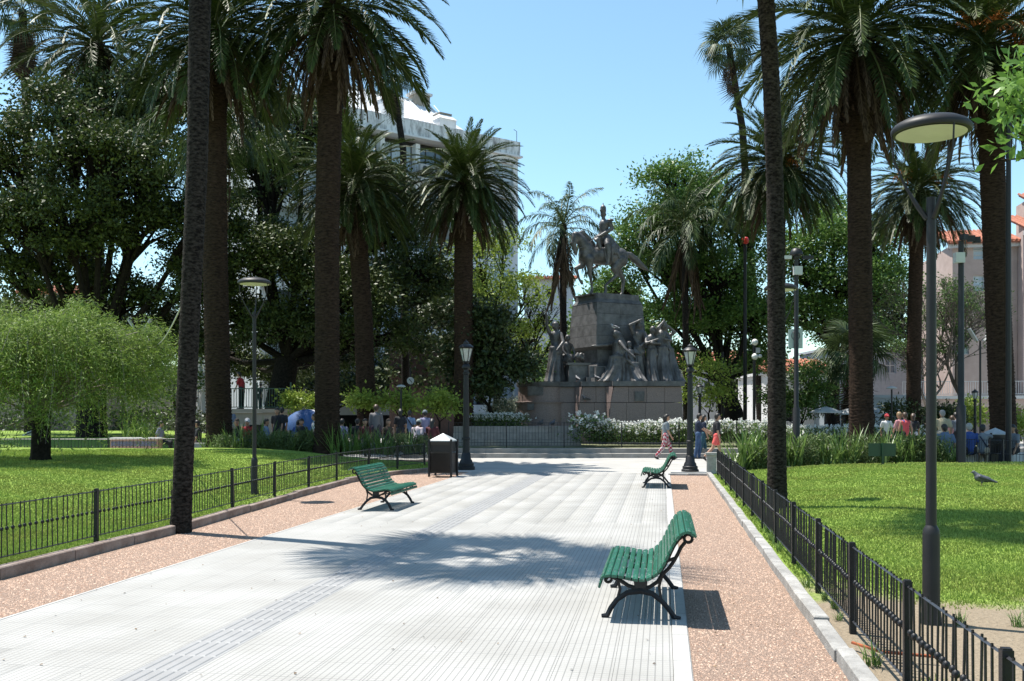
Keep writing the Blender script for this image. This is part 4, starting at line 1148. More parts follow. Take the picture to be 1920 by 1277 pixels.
# weeping tree in the left lawn
def weeping():
    r_ = random.Random(5); b = A(76, 24.5); b.z = zl_left(b.x, b.y) - .03
    root = empty('weeping_tree', tuple(b)); tag(root, 'weeping tree with fine feathery foliage on the left lawn, short dark trunk', 'tree')
    g = MB(); g.tube([(0, 0, -.05), (0, 0, .15), (.02, 0, .9), (.0, .05, 1.35)], [.30, .24, .22, .24], 12); g.build('trunk', BARK_D, root, smooth=True)
    tw = MB(); pos = []; nrm = []
    k = 24.5 / F
    for i in range(900):
        az = r_.uniform(0, 2 * PI); rad = (2.85 + .35 * math.sin(az * 3) + .25 * math.sin(az * 7 + 1)) * math.sqrt(r_.random()); zt = 3.8 - .07 * rad ** 2 + .22 * math.sin(az * 5 + rad * 2.2) + r_.uniform(-1.3, .12) * (1 if r_.random() < .75 else 1.8)
        s = Vector((0, 0, 1.2)); m_ = Vector((math.cos(az) * rad * .5, math.sin(az) * rad * .5, zt * .92))
        e = Vector((math.cos(az) * rad * .85, math.sin(az) * rad * .85, zt))
        L_ = r_.uniform(.8, 1.6); az2 = az + r_.uniform(-.9, .9)
        tip = e + Vector((math.cos(az2) * L_ * .8, math.sin(az2) * L_ * .8, -L_ * r_.uniform(.2, 1.25)))
        kn = e + Vector((math.cos(az2) * L_ * .4, math.sin(az2) * L_ * .4, .06))
        if i % 6 == 0: tw.tube([s, m_, e], [.03, .02, .01], 4, cap=False)
        if i % 2 == 0: tw.tube([e - Vector((0, 0, .05)), kn, tip], [.008, .006, .003], 3, cap=False)
        for q in range(100):
            t = r_.random(); p = e.lerp(kn, t * 2) if t < .5 else kn.lerp(tip, t * 2 - 1)
            pos.append((p.x + r_.gauss(0, .11), p.y + r_.gauss(0, .11), p.z + r_.gauss(0, .07))); nrm.append((math.cos(az2), math.sin(az2), -.35))
    tag(tw.build('twigs', mat('pale_twig', (.19, .17, .13), rough=.8, var=.3), root), kind='stuff')
    tag(link('crown', leaf_cloud('crown', np.array(pos), np.array(nrm) * 1.4, .12, WEEP, 5, asp=.17, up=1.2), root), kind='stuff')
    return root
weeping()

# bare tree, right
def bare_tree(base, label, H, spread, seed, m, depth=6, r0=.16, leafy=0):
    r_ = random.Random(seed); root = empty('bare_tree', tuple(base)); tag(root, label, 'tree')
    g = MB(); t0 = MB(); tips = []
    def grow(p, d, L_, r, dep):
        q = p + d * L_; m_ = p + d * L_ * .5 + Vector((r_.uniform(-.06, .06), r_.uniform(-.06, .06), 0)) * L_
        (t0 if dep == depth else g).tube([p, m_, q], [r, r * .85, r * .7], 5 if dep > 2 else 3, cap=False)
        if dep == 0: tips.append(q); return
        for k in range(3 if dep > 1 else 4):
            dd = d + Vector((r_.uniform(-1, 1) * spread, r_.uniform(-1, 1) * spread, r_.uniform(-.25, .5)))
            grow(q, dd.normalized(), L_ * r_.uniform(.62, .85), r * .62, dep - 1)
    grow(Vector((0, 0, -.05)), Vector((.05, 0, 1)), H * .27, r0, depth)
    t0.build('trunk', m, root, smooth=True); tag(g.build('branches', m, root), kind='stuff')
    if leafy:
        pp = np.array([tuple(t) for t in tips]); idx = nr.integers(0, len(pp), leafy)
        tag(link('leaves', leaf_cloud('leaves', pp[idx] + nr.normal(size=(leafy, 3)) * .12, np.zeros((leafy, 3)), .12, MID, 3), root), kind='stuff')
    return root
TWIG = mat('grey_brown_twig', (.10, .082, .068), rough=.9, var=.3, sc=3)
bare_tree(A(1800, 52, None), 'leafless grey brown tree in front of the pink building', 9.2, .75, 3, TWIG, 7, .19, 6000)
bare_tree(A(1735, 50, None), 'smaller half bare tree left of the leafless one', 7.2, .8, 5, TWIG, 6, .14, 5000)
bare_tree(A(1000, 52, None), 'dark leaning limbed tree left of the queen palm', 8.5, .7, 8, BARK_D, 5, .2, 900)

# ================================================================== iris beds and roses
STRAP = leafmat('strap_leaf', (0.05, 0.10, 0.02), (0.20, 0.30, 0.08), rough=.4, tr=.25, spec=.4, obj=.15)
FINEL = leafmat('rosemary_leaf', (0.06, 0.10, 0.03), (0.14, 0.19, 0.06), rough=.5, tr=.2, obj=.15)
def strap_mesh(seed, n=46, h=1.0, w=.035, bend=.5):
    r_ = random.Random(seed); V = []; Fs = []
    for k in range(n):
        az = r_.uniform(0, 2 * PI); b = Vector((r_.gauss(0, .12), r_.gauss(0, .12), 0)); L_ = h * r_.uniform(.55, 1.1); e = R(r_.uniform(48, 88)); bd = R(r_.uniform(5, 75)) * bend * 1.6
        d0 = Vector((math.cos(az), math.sin(az), 0)); s = Vector((-math.sin(az), math.cos(az), 0)); p = b; ww = w * r_.uniform(.7, 1.2)
        i0 = len(V); ns = 4
        for q in range(ns + 1):
            t = q / ns; V += [tuple(p - s * ww * (1 - t * t) * .5), tuple(p + s * ww * (1 - t * t) * .5 + Vector((0, 0, .001)))]
            a = e - bd * t; p = p + (d0 * math.cos(a) + Vector((0, 0, math.sin(a)))) * L_ / ns
        for q in range(ns): a = i0 + q * 2; Fs.append((a, a + 1, a + 3, a + 2))
    return np_mesh('leaves', V, Fs, STRAP)
SM = [strap_mesh(q, 34, 1.05, .055, .2 + .22 * q) for q in range(3)] + [strap_mesh(9, 44, .8, .04, .55)]
def fine_mesh(seed):
    r_ = np.random.default_rng(seed); n = 900
    C = np.stack([r_.normal(0, .16, n), r_.normal(0, .16, n), r_.uniform(.05, .62, n)], 1)
    return leaf_cloud('leaves', C, np.tile(np.array((0, 0, 1.2)), (n, 1)), .1, FINEL, seed, asp=.2)
FM = [fine_mesh(90), fine_mesh(91)]
def clump(loc, me, name, label, cat, group, s, rz):
    root = link(name, me, None, loc, (0, 0, rz), s); return tag(root, label, cat, group)
LML = [(412, 'the date palm trunk'), (432, 'the man in the blue cap'), (464, 'the red shirt'), (477, 'the disc lamp pole'), (524, 'the two dark standing figures'), (578, 'the blue tent'), (614, 'the big palm trunk'), (641, 'the lavender shirt'), (680, 'the two dark seated figures'), (705, 'the man in the grey jacket'), (728, 'the long haired woman'), (780, 'the striped shirt'), (815, 'the litter bin')]
LMR = [(1335, 'the stone pier'), (1350, 'the coral shorts'), (1397, 'the straight black pole'), (1457, 'the slender trunk'), (1493, 'the camera pole'), (1548, 'the cafe umbrella'), (1600, 'the big palm trunk'), (1655, 'the green sign board'), (1690, 'the blue backpack'), (1718, 'the thin palm trunk'), (1748, 'the near disc lamp'), (1772, 'the seated slate blue back'), (1802, 'the floodlight pole'), (1890, 'the leaning palm')]
LMM = [(900, 'the left lantern post'), (950, 'the drum of the monument'), (1104, 'the tallest rose bush'), (1150, 'the splayed corner stone'), (1199, 'the bronze plaque'), (1248, 'the checked trousers'), (1294, 'the right lantern post'), (1343, 'the coral shorts'), (1397, 'the straight black pole'), (1440, 'the slender trunk')]
def near(px, lm):
    a, nm = min(lm, key=lambda q: abs(q[0] - px)); d = px - a
    return ('in line with ' if abs(d) < 4 else 'close left of ' if -12 < d < 0 else 'well left of ' if d < 0 else 'close right of ' if d < 12 else 'well right of ') + nm
def bed(x0, x1, D0, D1, fz, n, where, seed, tall=1.0):
    r_ = random.Random(seed)
    for k in range(n):
        px = x0 + (x1 - x0) * (k + .5 + r_.uniform(-.4, .4)) / n; D = r_.uniform(D0, D1); p = A(px, D); z = fz(p.x, p.y)
        loc = near(px, LML if px < 850 else LMR) if seed != 6 else ('leftmost', 'second', 'third', 'rightmost')[k] + ' behind the tiled planter'; row = ('front' if D < (D0 + D1) / 2 else 'back') if seed != 2 else 'rearmost'; s_ = r_.uniform(.78, 1.2); sz = 'tall' if s_ > 1.02 else 'low'
        if r_.random() < .72: clump((p.x, p.y, z), SM[r_.randrange(4)], 'iris_clump', f'{sz} strappy iris clump, {row} row, {loc}', 'plant', 'iris clumps ' + where, s_ * tall, r_.uniform(0, 6))
        else: clump((p.x, p.y, z), FM[r_.randrange(2)], 'bushy_herb', f'{sz} fine leaved herb bush, {row} row, {loc}', 'plant', 'bushy herbs ' + where, (s_ + .1) * tall, r_.uniform(0, 6))
zb = lambda x, y: .28
bed(385, 800, 32.6, 34.0, zb, 34, 'behind the left lawn', 1, 1.0)
bed(395, 640, 33.4, 34.2, zb, 12, 'behind the left lawn', 2, 1.1)
bed(1380, 1450, 28.6, 29.6, lambda x, y: .0, 8, 'beside the right lantern post', 3, 1.3)
bed(1480, 1760, 28.9, 30.0, lambda x, y: .1, 30, 'behind the right lawn', 4, 1.15)
bed(1745, 1800, 28.6, 29.2, lambda x, y: .0, 3, 'at the foot of the far right seated people', 5, 1.1)
bed(230, 300, 38, 38.5, lambda x, y: .5, 4, 'behind the tiled planter', 6, 1.0)
# rose bushes
ROSEL = leafmat('rose_leaf', (0.05, 0.10, 0.02), (0.15, 0.22, 0.06), rough=.4, tr=.3)
PETAL = leafmat('white_petal', (.70, .70, .66), (.82, .82, .79), rough=.6, tr=.3)
def rose(seed, h=.95):
    r_ = np.random.default_rng(seed); n = 900
    C = np.stack([r_.normal(0, .3, n), r_.normal(0, .22, n), h * r_.uniform(.1, .95, n) ** .8], 1)
    l_ = leaf_cloud('foliage', C, np.tile(np.array((0, 0, .3)), (n, 1)), .085, ROSEL, seed, asp=.6)
    m = 44; D_ = []; 
    for k in range(m):
        c = np.array((r_.normal(0, .32), r_.normal(0, .22), h * r_.uniform(.55, 1.08)))
        D_.append(c + r_.normal(size=(9, 3)) * .022)
    Cc = np.concatenate(D_); f_ = leaf_cloud('flowers', Cc, np.tile(np.array((0, -.3, .6)), (len(Cc), 1)), .075, PETAL, seed + 1, asp=.9)
    return l_, f_
RS = [rose(s) for s in (5, 6, 7)]
def rose_bush(px, D, z, s, label, group):
    p = A(px, D); root = empty('rose_bush', (p.x, p.y, z), rnd.uniform(0, .6)); tag(root, label, 'rose bush', group); a, b = RS[rnd.randrange(3)]
    tag(link('foliage', a, root, sc=s), kind='stuff'); tag(link('flowers', b, root, sc=s), kind='stuff')
rose_bush(1104, 38.8, .35, 1.35, 'tallest white rose bush, standing apart at the left end of the right hand bed', None)
for k, px in enumerate(range(1128, 1440, 14)): rose_bush(px + rnd.uniform(-4, 4), 39.0 + (k % 3) * .5, .35, rnd.uniform(.9, 1.1), 'white rose bush, ' + ('front', 'middle', 'back')[k % 3] + ' row, ' + near(px, LMM), 'white rose bushes right of the steps')
for k, px in enumerate(range(885, 985, 15)): rose_bush(px, 41.0, .95, .72, 'white rose bush above the stepped wall, ' + ('leftmost', 'second from the left', 'third from the left', 'in the middle', 'third from the right', 'second from the right', 'rightmost')[k], 'white rose bushes above the wall')
for k in range(16): rose_bush(1455 + k * 17, 44 + (k % 2), .1, 1.0, 'distant white rose bush behind the iris bed, ' + near(1455 + k * 17, LMR), 'far rose bushes on the right')
# ================================================================== monument
GRAN = mat('reddish_granite', (0.15, 0.108, 0.098), rough=.55, var=.25, sc=30, bump=.15, bsc=90, c2=(.26, .195, .18), obj=.08)
GDARK = mat('dark_granite', (0.06, 0.058, 0.06), rough=.6, var=.3, sc=3, bump=.2, bsc=60, c2=(.14, .138, .14), obj=.1)
BRONZE = mat('weathered_bronze', (0.042, 0.040, 0.040), rough=.45, var=.3, sc=2.5, bump=.35, bsc=22, metal=.1, c2=(.15, .144, .144))
mon = empty('monument', (4.1, 44.5, .3)); tag(mon, 'stone monument base and tapered pedestal carrying the bronze horse', 'monument')
def wpt(px, D, py): return A(px, D, py)
def mw(v): return Vector(v) - Vector((4.1, 44.5, .3))
def frustum(g, cx, cy, w0, d0, z0, w1, d1, z1, rz=0.0):
    i = g.n(); ca, sa = math.cos(rz), math.sin(rz)
    for (w, d, z) in ((w0, d0, z0), (w1, d1, z1)):
        for x, y in ((-w / 2, -d / 2), (w / 2, -d / 2), (w / 2, d / 2), (-w / 2, d / 2)):
            g.v.append((cx + x * ca - y * sa, cy + x * sa + y * ca, z))
    g.f += [(i + 3, i + 2, i + 1, i), (i + 4, i + 5, i + 6, i + 7)] + [(i + k, i + (k + 1) % 4, i + 4 + (k + 1) % 4, i + 4 + k) for k in range(4)]
# base: three stepped bodies, each of two courses of battered blocks
def course(x0, x1, yf, yb, z0, z1, n, bat, lbat=0):
    for k in range(n):
        a = x0 + (x1 - x0) * k / n; b = x0 + (x1 - x0) * (k + 1) / n
        g = MB(); e = .006
        i = 0
        g.v = [(a + e, yf, z0), (b - e, yf, z0), (b - e, yb, z0), (a + e, yb, z0),
               (a + e + (max(bat, lbat) if k == 0 else 0), yf + bat, z1 - .008), (b - e - (bat if k == n - 1 else 0), yf + bat, z1 - .008), (b - e - (bat if k == n - 1 else 0), yb, z1 - .008), (a + e + (max(bat, lbat) if k == 0 else 0), yb, z1 - .008)]
        g.f = [(3, 2, 1, 0), (4, 5, 6, 7)] + [(q, (q + 1) % 4, 4 + (q + 1) % 4, 4 + q) for q in range(4)]
        g.v = [tuple(mw(v)) for v in g.v]
        g.build('granite_block', GRAN, mon)
xa, xb, xc, xd = 1.1, A(1080, 42.5).x, A(1138, 42.2).x, A(1283, 42).x
for (x0, x1, yf, n) in ((xa, xb, 43.0, 2), (xb, xc, 42.5, 2), (xc, xd, 42.0, 4)):
    lb = .15 if x0 > xa else 0
    x1_ = x1; x1 = x1 + (.3 if x1 != xd else 0)
    course(x0, x1, yf, 47, .3, 2.15, n, .07, lb)
    course(x0 + lb, x1 - (.05 if x1 == xd else 0), yf + .09, 47, 2.165, 2.86, n, .05, lb); x1 = x1_
    if lb:
        for z0, z1, w0, w1, t0_, t1_, b0_, b1_ in ((.3, 2.142, .004, .145, .02, .3, 0, .07), (2.165, 2.852, .145, .275, .3, .5, .09, .14)):   # splayed corner stones
            g = MB(); xo = x0 + .0
            g.v = [(xo, yf + t0_, z0), (xo + w0, yf + b0_ + .004, z0), (xo + w0 + .01, yf + .75, z0), (xo, yf + .75, z0), (xo, yf + t1_, z1), (xo + w1, yf + b1_ + .004, z1), (xo + w1 + .01, yf + .75, z1), (xo, yf + .75, z1)]
            g.f = [(3, 2, 1, 0), (4, 5, 6, 7)] + [(q, (q + 1) % 4, 4 + (q + 1) % 4, 4 + q) for q in range(4)]
            g.v = [tuple(mw(v)) for v in g.v]; g.build('corner_wedge', GRAN, mon)
        lb = .27
    g = MB(); g.b2(mw((x0 - .03 + lb, yf - .0, 2.875)), mw((x1 + (.03 if x1 == xd else .23), 47.1, 3.09))); g.build('cornice_slab', GDARK, mon)
# drum at the left end, with a bronze relief panel
g = MB(); g.lathe([(1.24, .3), (1.2, 2.15)], 28, mw((A(1012, 43.4).x + .15, 43.95, 0))); g.build('drum_lower', GRAN, mon, smooth=True)
g = MB(); g.lathe([(1.27, 2.15), (1.27, 2.2), (1.14, 2.22), (1.1, 2.86)], 28, mw((A(1012, 43.4).x + .15, 43.95, 0))); g.build('drum_upper', GRAN, mon, smooth=True)
g = MB(); g.lathe([(1.17, 2.87), (1.2, 2.95), (1.2, 3.09)], 28, mw((A(1012, 43.4).x + .15, 43.95, 0))); g.build('drum_cornice', GDARK, mon, smooth=True)
for px, py, w, h, D, nm in ((1199, 743, .42, .42, 42.06, 'plaque'), (1004, 733, .7, .42, 42.86, 'relief_panel'), (995, 763, .3, .3, 42.76, 'plaque')):
    c = mw(A(px, D, py)); g = MB(); g.box(c, (w, .06, h)); g.box((c.x, c.y - .035, c.z), (w * .8, .03, h * .75)); g.build(nm, GDARK, mon)
# pedestal
PR = R(28); HD = Vector((-math.cos(PR), -math.sin(PR), 0)); pc = mw((4.42, 44.6, 0))
def ped(name, w0, d0, z0, w1, d1, z1, m=GDARK, off=(0, 0)):
    g = MB(); frustum(g, pc.x + off[0], pc.y + off[1], w0, d0, z0 - .3, w1, d1, z1 - .3, PR); return g.build(name, m, mon)
ped('plinth', 3.3, 3.0, 3.08, 3.25, 2.95, 3.26)
ped('plinth', 2.95, 2.65, 3.26, 2.85, 2.55, 3.75)
ped('die_foot', 2.6, 2.2, 3.75, 2.35, 1.95, 3.95)
ped('die', 2.3, 1.9, 3.95, 2.3, 1.9, 4.55)
ped('moulding', 2.35, 1.95, 4.55, 2.75, 2.4, 4.68)
nrow = 4
for k in range(nrow):                       # tapered shaft: coursed slabs with fine joints
    f0, f1 = k / nrow, (k + 1) / nrow
    z0, z1 = 4.685 + 2.0 * f0, 4.675 + 2.0 * f1
    W0, W1 = 2.78 - .30 * f0, 2.78 - .30 * f1; D0, D1 = 2.42 - .32 * f0, 2.42 - .32 * f1
    for s in (-1, 1):
        g = MB(); ca, sa = math.cos(PR), math.sin(PR); i = 0
        for (W, D_, z) in ((W0, D0, z0), (W1, D1, z1)):
            cs = [(-W / 2, -D_ / 2), (-.004, -D_ / 2), (-.004, D_ / 2), (-W / 2, D_ / 2)]
            if s > 0: cs = [(.004, -D_ / 2), (W / 2, -D_ / 2), (W / 2, D_ / 2), (.004, D_ / 2)]
            for x, y in cs: g.v.append((pc.x + x * ca - y * sa, pc.y + x * sa + y * ca, z - .3))
        g.f = [(3, 2, 1, 0), (4, 5, 6, 7)] + [(q, (q + 1) % 4, 4 + (q + 1) % 4, 4 + q) for q in range(4)]
        g.build('shaft_block', GDARK, mon)
ped('cap', 2.5, 2.12, 6.69, 2.3, 1.92, 6.86)
ped('cap_top', 2.28, 1.9, 6.86, 2.24, 1.86, 7.12)
# ---- horse and rider
SC = 1.0
def hp(cx_, cy_, lat=0.0):                   # drawing coordinates -> local metres (x forward, z up)
    return Vector(((560 - cx_) / 217.0, lat, (1165 - cy_) / 245.6))
hr = empty('equestrian_statue', (4.42, 44.6, 7.12), PI + PR); tag(hr, 'dark bronze statue of a uniformed rider on a walking horse, on the pedestal', 'statue')
c = []
def cc(a, ra, b, rb): c.append((a, ra, b, rb))
cc(hp(330, 715), .36, hp(480, 715), .42); cc(hp(480, 715), .42, hp(620, 710), .40); cc(hp(620, 705), .41, hp(712, 700), .41)
for l in (-.14, .14): cc(hp(690, 690, l), .3, hp(720, 760, l * 1.25), .26)
cc(hp(300, 720, 0), .3, hp(320, 640), .33)
cc(hp(325, 670), .36, hp(255, 560), .25); cc(hp(255, 560), .25, hp(190, 505), .18); cc(hp(290, 600), .27, hp(240, 500), .12)
for a_, b_ in (((190, 500), (270, 462)), ((270, 462), (350, 530)), ((350, 530), (400, 590))): cc(hp(*a_), .09, hp(*b_), .09)
cc(hp(180, 525), .16, hp(165, 610), .13); cc(hp(165, 610), .13, hp(182, 695), .085); cc(hp(182, 695), .09, hp(188, 712), .08)
for l in (-.07, .07): cc(hp(168, 520, l), .04, hp(150, 480, l), .015)
def leg(pts, rs, l):
    for (a_, b_), (ra, rb) in zip(zip(pts, pts[1:]), zip(rs, rs[1:])): cc(hp(*a_, l), ra, hp(*b_, l), rb)
leg([(310, 760), (285, 835), (215, 868), (255, 985), (290, 1035)], [.24, .15, .085, .058, .07], -.2)
leg([(320, 770), (325, 850), (330, 950), (352, 1080), (350, 1135), (335, 1155)], [.24, .15, .085, .055, .075, .08], .2)
leg([(715, 740), (715, 830), (790, 955), (772, 1110), (742, 1155)], [.3, .19, .1, .065, .085], -.2)
leg([(690, 750), (620, 850), (652, 925), (510, 1050), (515, 1120), (500, 1150)], [.3, .18, .095, .06, .075, .08], .2)
tl = [(780, 665), (840, 670), (900, 720), (1000, 795), (1080, 840)]
for (a_, b_), (ra, rb) in zip(zip(tl, tl[1:]), ((.12, .14), (.14, .17), (.17, .13), (.13, .03))): cc(hp(*a_), ra, hp(*b_), rb)
link('horse', remesh(caps(c), 'horse', .035, BRONZE, 3), hr)
c = []
cc(hp(520, 520), .25, hp(520, 440), .2); cc(hp(520, 440), .2, hp(525, 350), .25); cc(hp(527, 345, -.16), .13, hp(527, 345, .16), .13)
cc(hp(518, 320), .1, hp(514, 265), .085); cc(hp(512, 235), .125, hp(512, 215), .13); cc(hp(488, 238), .03, hp(482, 246), .022)
for l in (-1, 1):
    cc(hp(545, 335, .3 * l), .115, hp(568, 410, .36 * l), .09); cc(hp(568, 410, .36 * l), .09, hp(445, 500, .12 * l), .06); cc(hp(445, 500, .12 * l), .06, hp(425, 508, .09 * l), .065)
    cc(hp(530, 530, .2 * l), .2, hp(505, 600, .42 * l), .15); cc(hp(505, 600, .42 * l), .15, hp(510, 700, .47 * l), .11); cc(hp(510, 700, .47 * l), .11, hp(503, 810, .46 * l), .075); cc(hp(503, 812, .46 * l), .075, hp(470, 830, .48 * l), .06)
link('rider', remesh(caps(c), 'rider', .03, BRONZE, 2), hr)
c = []
cc(hp(512, 200), .145, hp(512, 165), .14); cc(hp(485, 190), .05, hp(475, 196), .03); cc(hp(512, 160), .06, hp(512, 105), .02); cc(hp(540, 235), .05, hp(530, 260), .04)
link('helmet', remesh(caps(c), 'helmet', .03, BRONZE, 1), hr)
for l in (-1, 1):
    g = MB(); g.ball(hp(556, 312, .31 * l), .15, 12, 6, 1.1, 1.0, .45); g.build('epaulette', BRONZE, hr, smooth=True)
c = []
cc(hp(560, 500), .2, hp(620, 600), .3); cc(hp(620, 600), .3, hp(690, 640), .2)
for l in (-1, 1): cc(hp(560, 540, .25 * l), .12, hp(600, 690, .42 * l), .07); cc(hp(600, 600, .3 * l), .12, hp(650, 740, .40 * l), .05); cc(hp(560, 620, .38 * l), .09, hp(560, 790, .42 * l), .04)
link('coat_tails', remesh(caps(c), 'coat_tails', .035, BRONZE, 2), hr)
c = []
for l in (-1, 1): cc(hp(400, 545, .34 * l), .1, hp(420, 640, .38 * l), .09); cc(hp(385, 535, .2 * l), .07, hp(380, 560, .34 * l), .08); cc(hp(470, 640, .41 * l), .05, hp(490, 820, .45 * l), .03)
link('saddle_holsters', remesh(caps(c), 'saddle_holsters', .03, BRONZE, 1), hr)
g = MB()
for l in (-1, 1): g.tube([hp(190, 660, .1 * l), hp(250, 640, .24 * l), hp(340, 560, .26 * l), hp(430, 505, .1 * l)], .018, 5)
g.tube([hp(140, 590, -.13), hp(165, 600, 0) + Vector((.14, 0, 0)), hp(140, 590, .13)], .018, 5); g.build('reins', BRONZE, hr)
g = MB(); g.box(hp(545, 1172), (2.5, 1.5, .06)); g.box(hp(545, 1180), (2.4, 1.4, .04)); g.build('bronze_plinth', BRONZE, hr)

# ---- draped allegorical figures
def draped(loc, rz, H, label, arms, lean=(0, 0), width=.36, folds=11, head=(0, 0), trail=0.0, seed=0, veil=False, sit=0.0, name='draped_statue'):
    r_ = random.Random(seed); s = H / 1.75
    root = empty(name, tuple(loc), rz); tag(root, label, 'statue', 'bronze draped figures on the monument')
    mb = MB(); top = (1.02 - sit) * s; nseg = 64; prof = 16; i0 = mb.n()
    lx, ly = lean
    for k in range(prof + 1):
        t = k / prof; z = top * t; w = width * s * (1.05 - .42 * t ** .7) if t < .9 else width * s * .68
        for j in range(nseg):
            a = 2 * PI * j / nseg; fo = 1 + (.11 * (1 - t * .7)) * math.sin(folds * a + 2.2 * math.sin(t * 3 + seed) + .7 * math.sin(3 * a)) + .04 * math.sin(folds * 2.3 * a + 5 * t)
            tr = trail * s * (1 - t) ** 2 * max(0, math.cos(a))
            mb.v.append((lx * z * .6 + (w * fo + tr) * math.cos(a), ly * z * .6 + (w * .8 * fo) * math.sin(a), z))
    for k in range(prof):
        for j in range(nseg): a0 = i0 + k * nseg + j; a1 = i0 + k * nseg + (j + 1) % nseg; mb.f.append((a0, a1, a1 + nseg, a0 + nseg))
    mb.f.append(tuple(i0 + j for j in reversed(range(nseg)))); mb.f.append(tuple(i0 + prof * nseg + j for j in range(nseg)))
    def bp(x, y, z): return Vector((lx * (z - sit * .5) * .8 * s + x * s, ly * z * .8 * s + y * s, (z - sit) * s))
    c = [(bp(0, 0, .95), .17 * s, bp(0, 0, 1.2), .13 * s), (bp(0, 0, 1.2), .14 * s, bp(0, 0, 1.36), .15 * s), (bp(0, -.13, 1.40), .07 * s, bp(0, .13, 1.40), .07 * s),
         (bp(0, 0, 1.42), .06 * s, bp(head[0] * .5, head[1] * .5, 1.54), .055 * s), (bp(head[0], head[1], 1.60), .10 * s, bp(head[0] + .01, head[1], 1.66), .10 * s),
         (bp(head[0] + .1, head[1], 1.61), .02 * s, bp(head[0] + .11, head[1], 1.6), .02 * s)]
    for sg, (e, h) in zip((-1, 1), arms):
        sh = bp(0, .17 * sg, 1.39); e_ = bp(*e); h_ = bp(*h)
        c += [(sh, .062 * s, e_, .05 * s), (e_, .05 * s, h_, .035 * s), (h_, .042 * s, h_ + (h_ - e_).normalized() * .09 * s, .025 * s)]
    if veil:
        c += [(bp(head[0] - .05, head[1], 1.62), .12 * s, bp(-.12, 0, 1.3), .16 * s), (bp(-.12, 0, 1.3), .16 * s, bp(-.16, 0, .6), .2 * s)]
    c += [(bp(.05, -.12, 1.3), .06 * s, bp(.12, .1, .85), .09 * s), (bp(.06, .1, 1.0), .09 * s, bp(.1, -.08, .3), .1 * s)]
    cm = caps(c, 10); n0 = mb.n(); mb.v += cm.v; mb.f += [tuple(q + n0 for q in f) for f in cm.f]
    link('figure', remesh(mb, 'figure', .032, BRONZE, 1), root)
    return root
zt = 3.09
pq = A(1042, 43.6)
draped((pq.x, 43.7, zt), R(-120), 2.75, 'bronze robed woman with one arm raised, standing alone at the left end of the monument', [((.12, -.22, 1.62), (.2, -.2, 1.93)), ((.1, .3, 1.15), (.3, .24, .95))], width=.34, seed=1, trail=.15)
draped((A(1062, 44).x, 44.3, zt), R(-60), 2.2, 'shorter robed bronze figure behind the woman with the raised arm', [((.1, -.24, 1.15), (.28, -.15, .95)), ((.1, .24, 1.15), (.25, .2, .9))], width=.42, seed=2, trail=.5, lean=(.08, 0))
draped((A(1158, 43).x, 42.95, zt), R(-160), 2.75, 'kneeling veiled bronze woman reaching out to the left against the pedestal', [((.3, -.1, 1.32), (.62, -.2, 1.3)), ((-.05, .35, 1.2), (-.2, .55, 1.0))], width=.36, seed=3, sit=.28, trail=.25, veil=True, head=(.06, 0))
draped((A(1186, 43).x, 42.8, zt), R(-60), 2.3, 'reclining bronze woman with spreading skirt in the centre of the group', [((.2, -.3, 1.1), (.3, -.1, .9)), ((.15, .3, 1.3), (.05, .2, 1.5))], width=.42, seed=4, sit=.36, trail=.25, lean=(-.2, 0))
draped((A(1199, 43.2).x, 43.4, zt), R(-100), 2.75, 'bronze woman shading her face with a raised arm beside the pedestal', [((.22, -.25, 1.62), (.12, .02, 1.76)), ((.1, .26, 1.2), (.25, .1, 1.05))], width=.32, seed=5, veil=True)
draped((A(1221, 43.2).x, 43.15, zt), R(-80), 2.5, 'slim bronze woman with folded arms, second from the right', [((.15, -.22, 1.2), (.28, .05, 1.3)), ((.15, .22, 1.2), (.28, -.05, 1.2))], width=.30, seed=6, trail=.15, head=(.05, .03))
draped((A(1240, 43.2).x, 43.3, zt), R(-70), 2.72, 'bronze woman clasping a bundle to her chest, arm bent over her head', [((.2, -.2, 1.55), (.15, -.02, 1.72)), ((.18, .22, 1.2), (.28, .02, 1.22))], width=.34, seed=7, trail=.2, head=(.05, .06))
draped((A(1255, 43.4).x, 43.6, zt), R(-40), 2.66, 'rightmost veiled bronze woman whose robe trails off the monument edge', [((.1, -.24, 1.2), (.2, -.2, 1.0)), ((.2, .22, 1.5), (.1, .1, 1.65))], width=.32, seed=8, trail=.25, veil=True, lean=(-.1, 0))
# altar and trophies between figures
g = MB(); frustum(g, A(1082, 43.4).x, 43.5, 1.0, .8, zt, .92, .72, zt + .75, .2); frustum(g, A(1082, 43.4).x, 43.5, 1.08, .88, zt + .755, 1.08, .88, zt + .86, .2)
tag(g.build('bronze_altar', BRONZE), 'low dark bronze altar carrying two bundles beside the left robed figures', 'altar')
for px, lb in ((1067, 'left of two lumpy bronze bundles lying on the altar'), (1089, 'right of two lumpy bronze bundles lying on the altar')):
    r_ = random.Random(px); p = A(px, 43.4); c = []
    for k in range(6):
        q = Vector((r_.uniform(-.18, .18), r_.uniform(-.12, .12), r_.uniform(.1, .3))); c.append((q, .13, q + Vector((r_.uniform(-.1, .1), 0, .1)), .09))
    o = link('bundle', remesh(caps(c, 8), 'bundle', .03, BRONZE, 1), None, (p.x, 43.45, zt + .86)); tag(o, lb, 'sculpture')
g = MB()
frustum(g, A(1118, 43).x, 43.2, .95, .7, zt, .95, .7, zt + .2, .1); frustum(g, A(1120, 43).x, 43.25, .8, .55, zt + .205, .78, .53, zt + .7, .1)
o = g.build('carved_block', GDARK); tag(o, 'small dark stone block with carved foot below the pedestal corner', 'stone block')
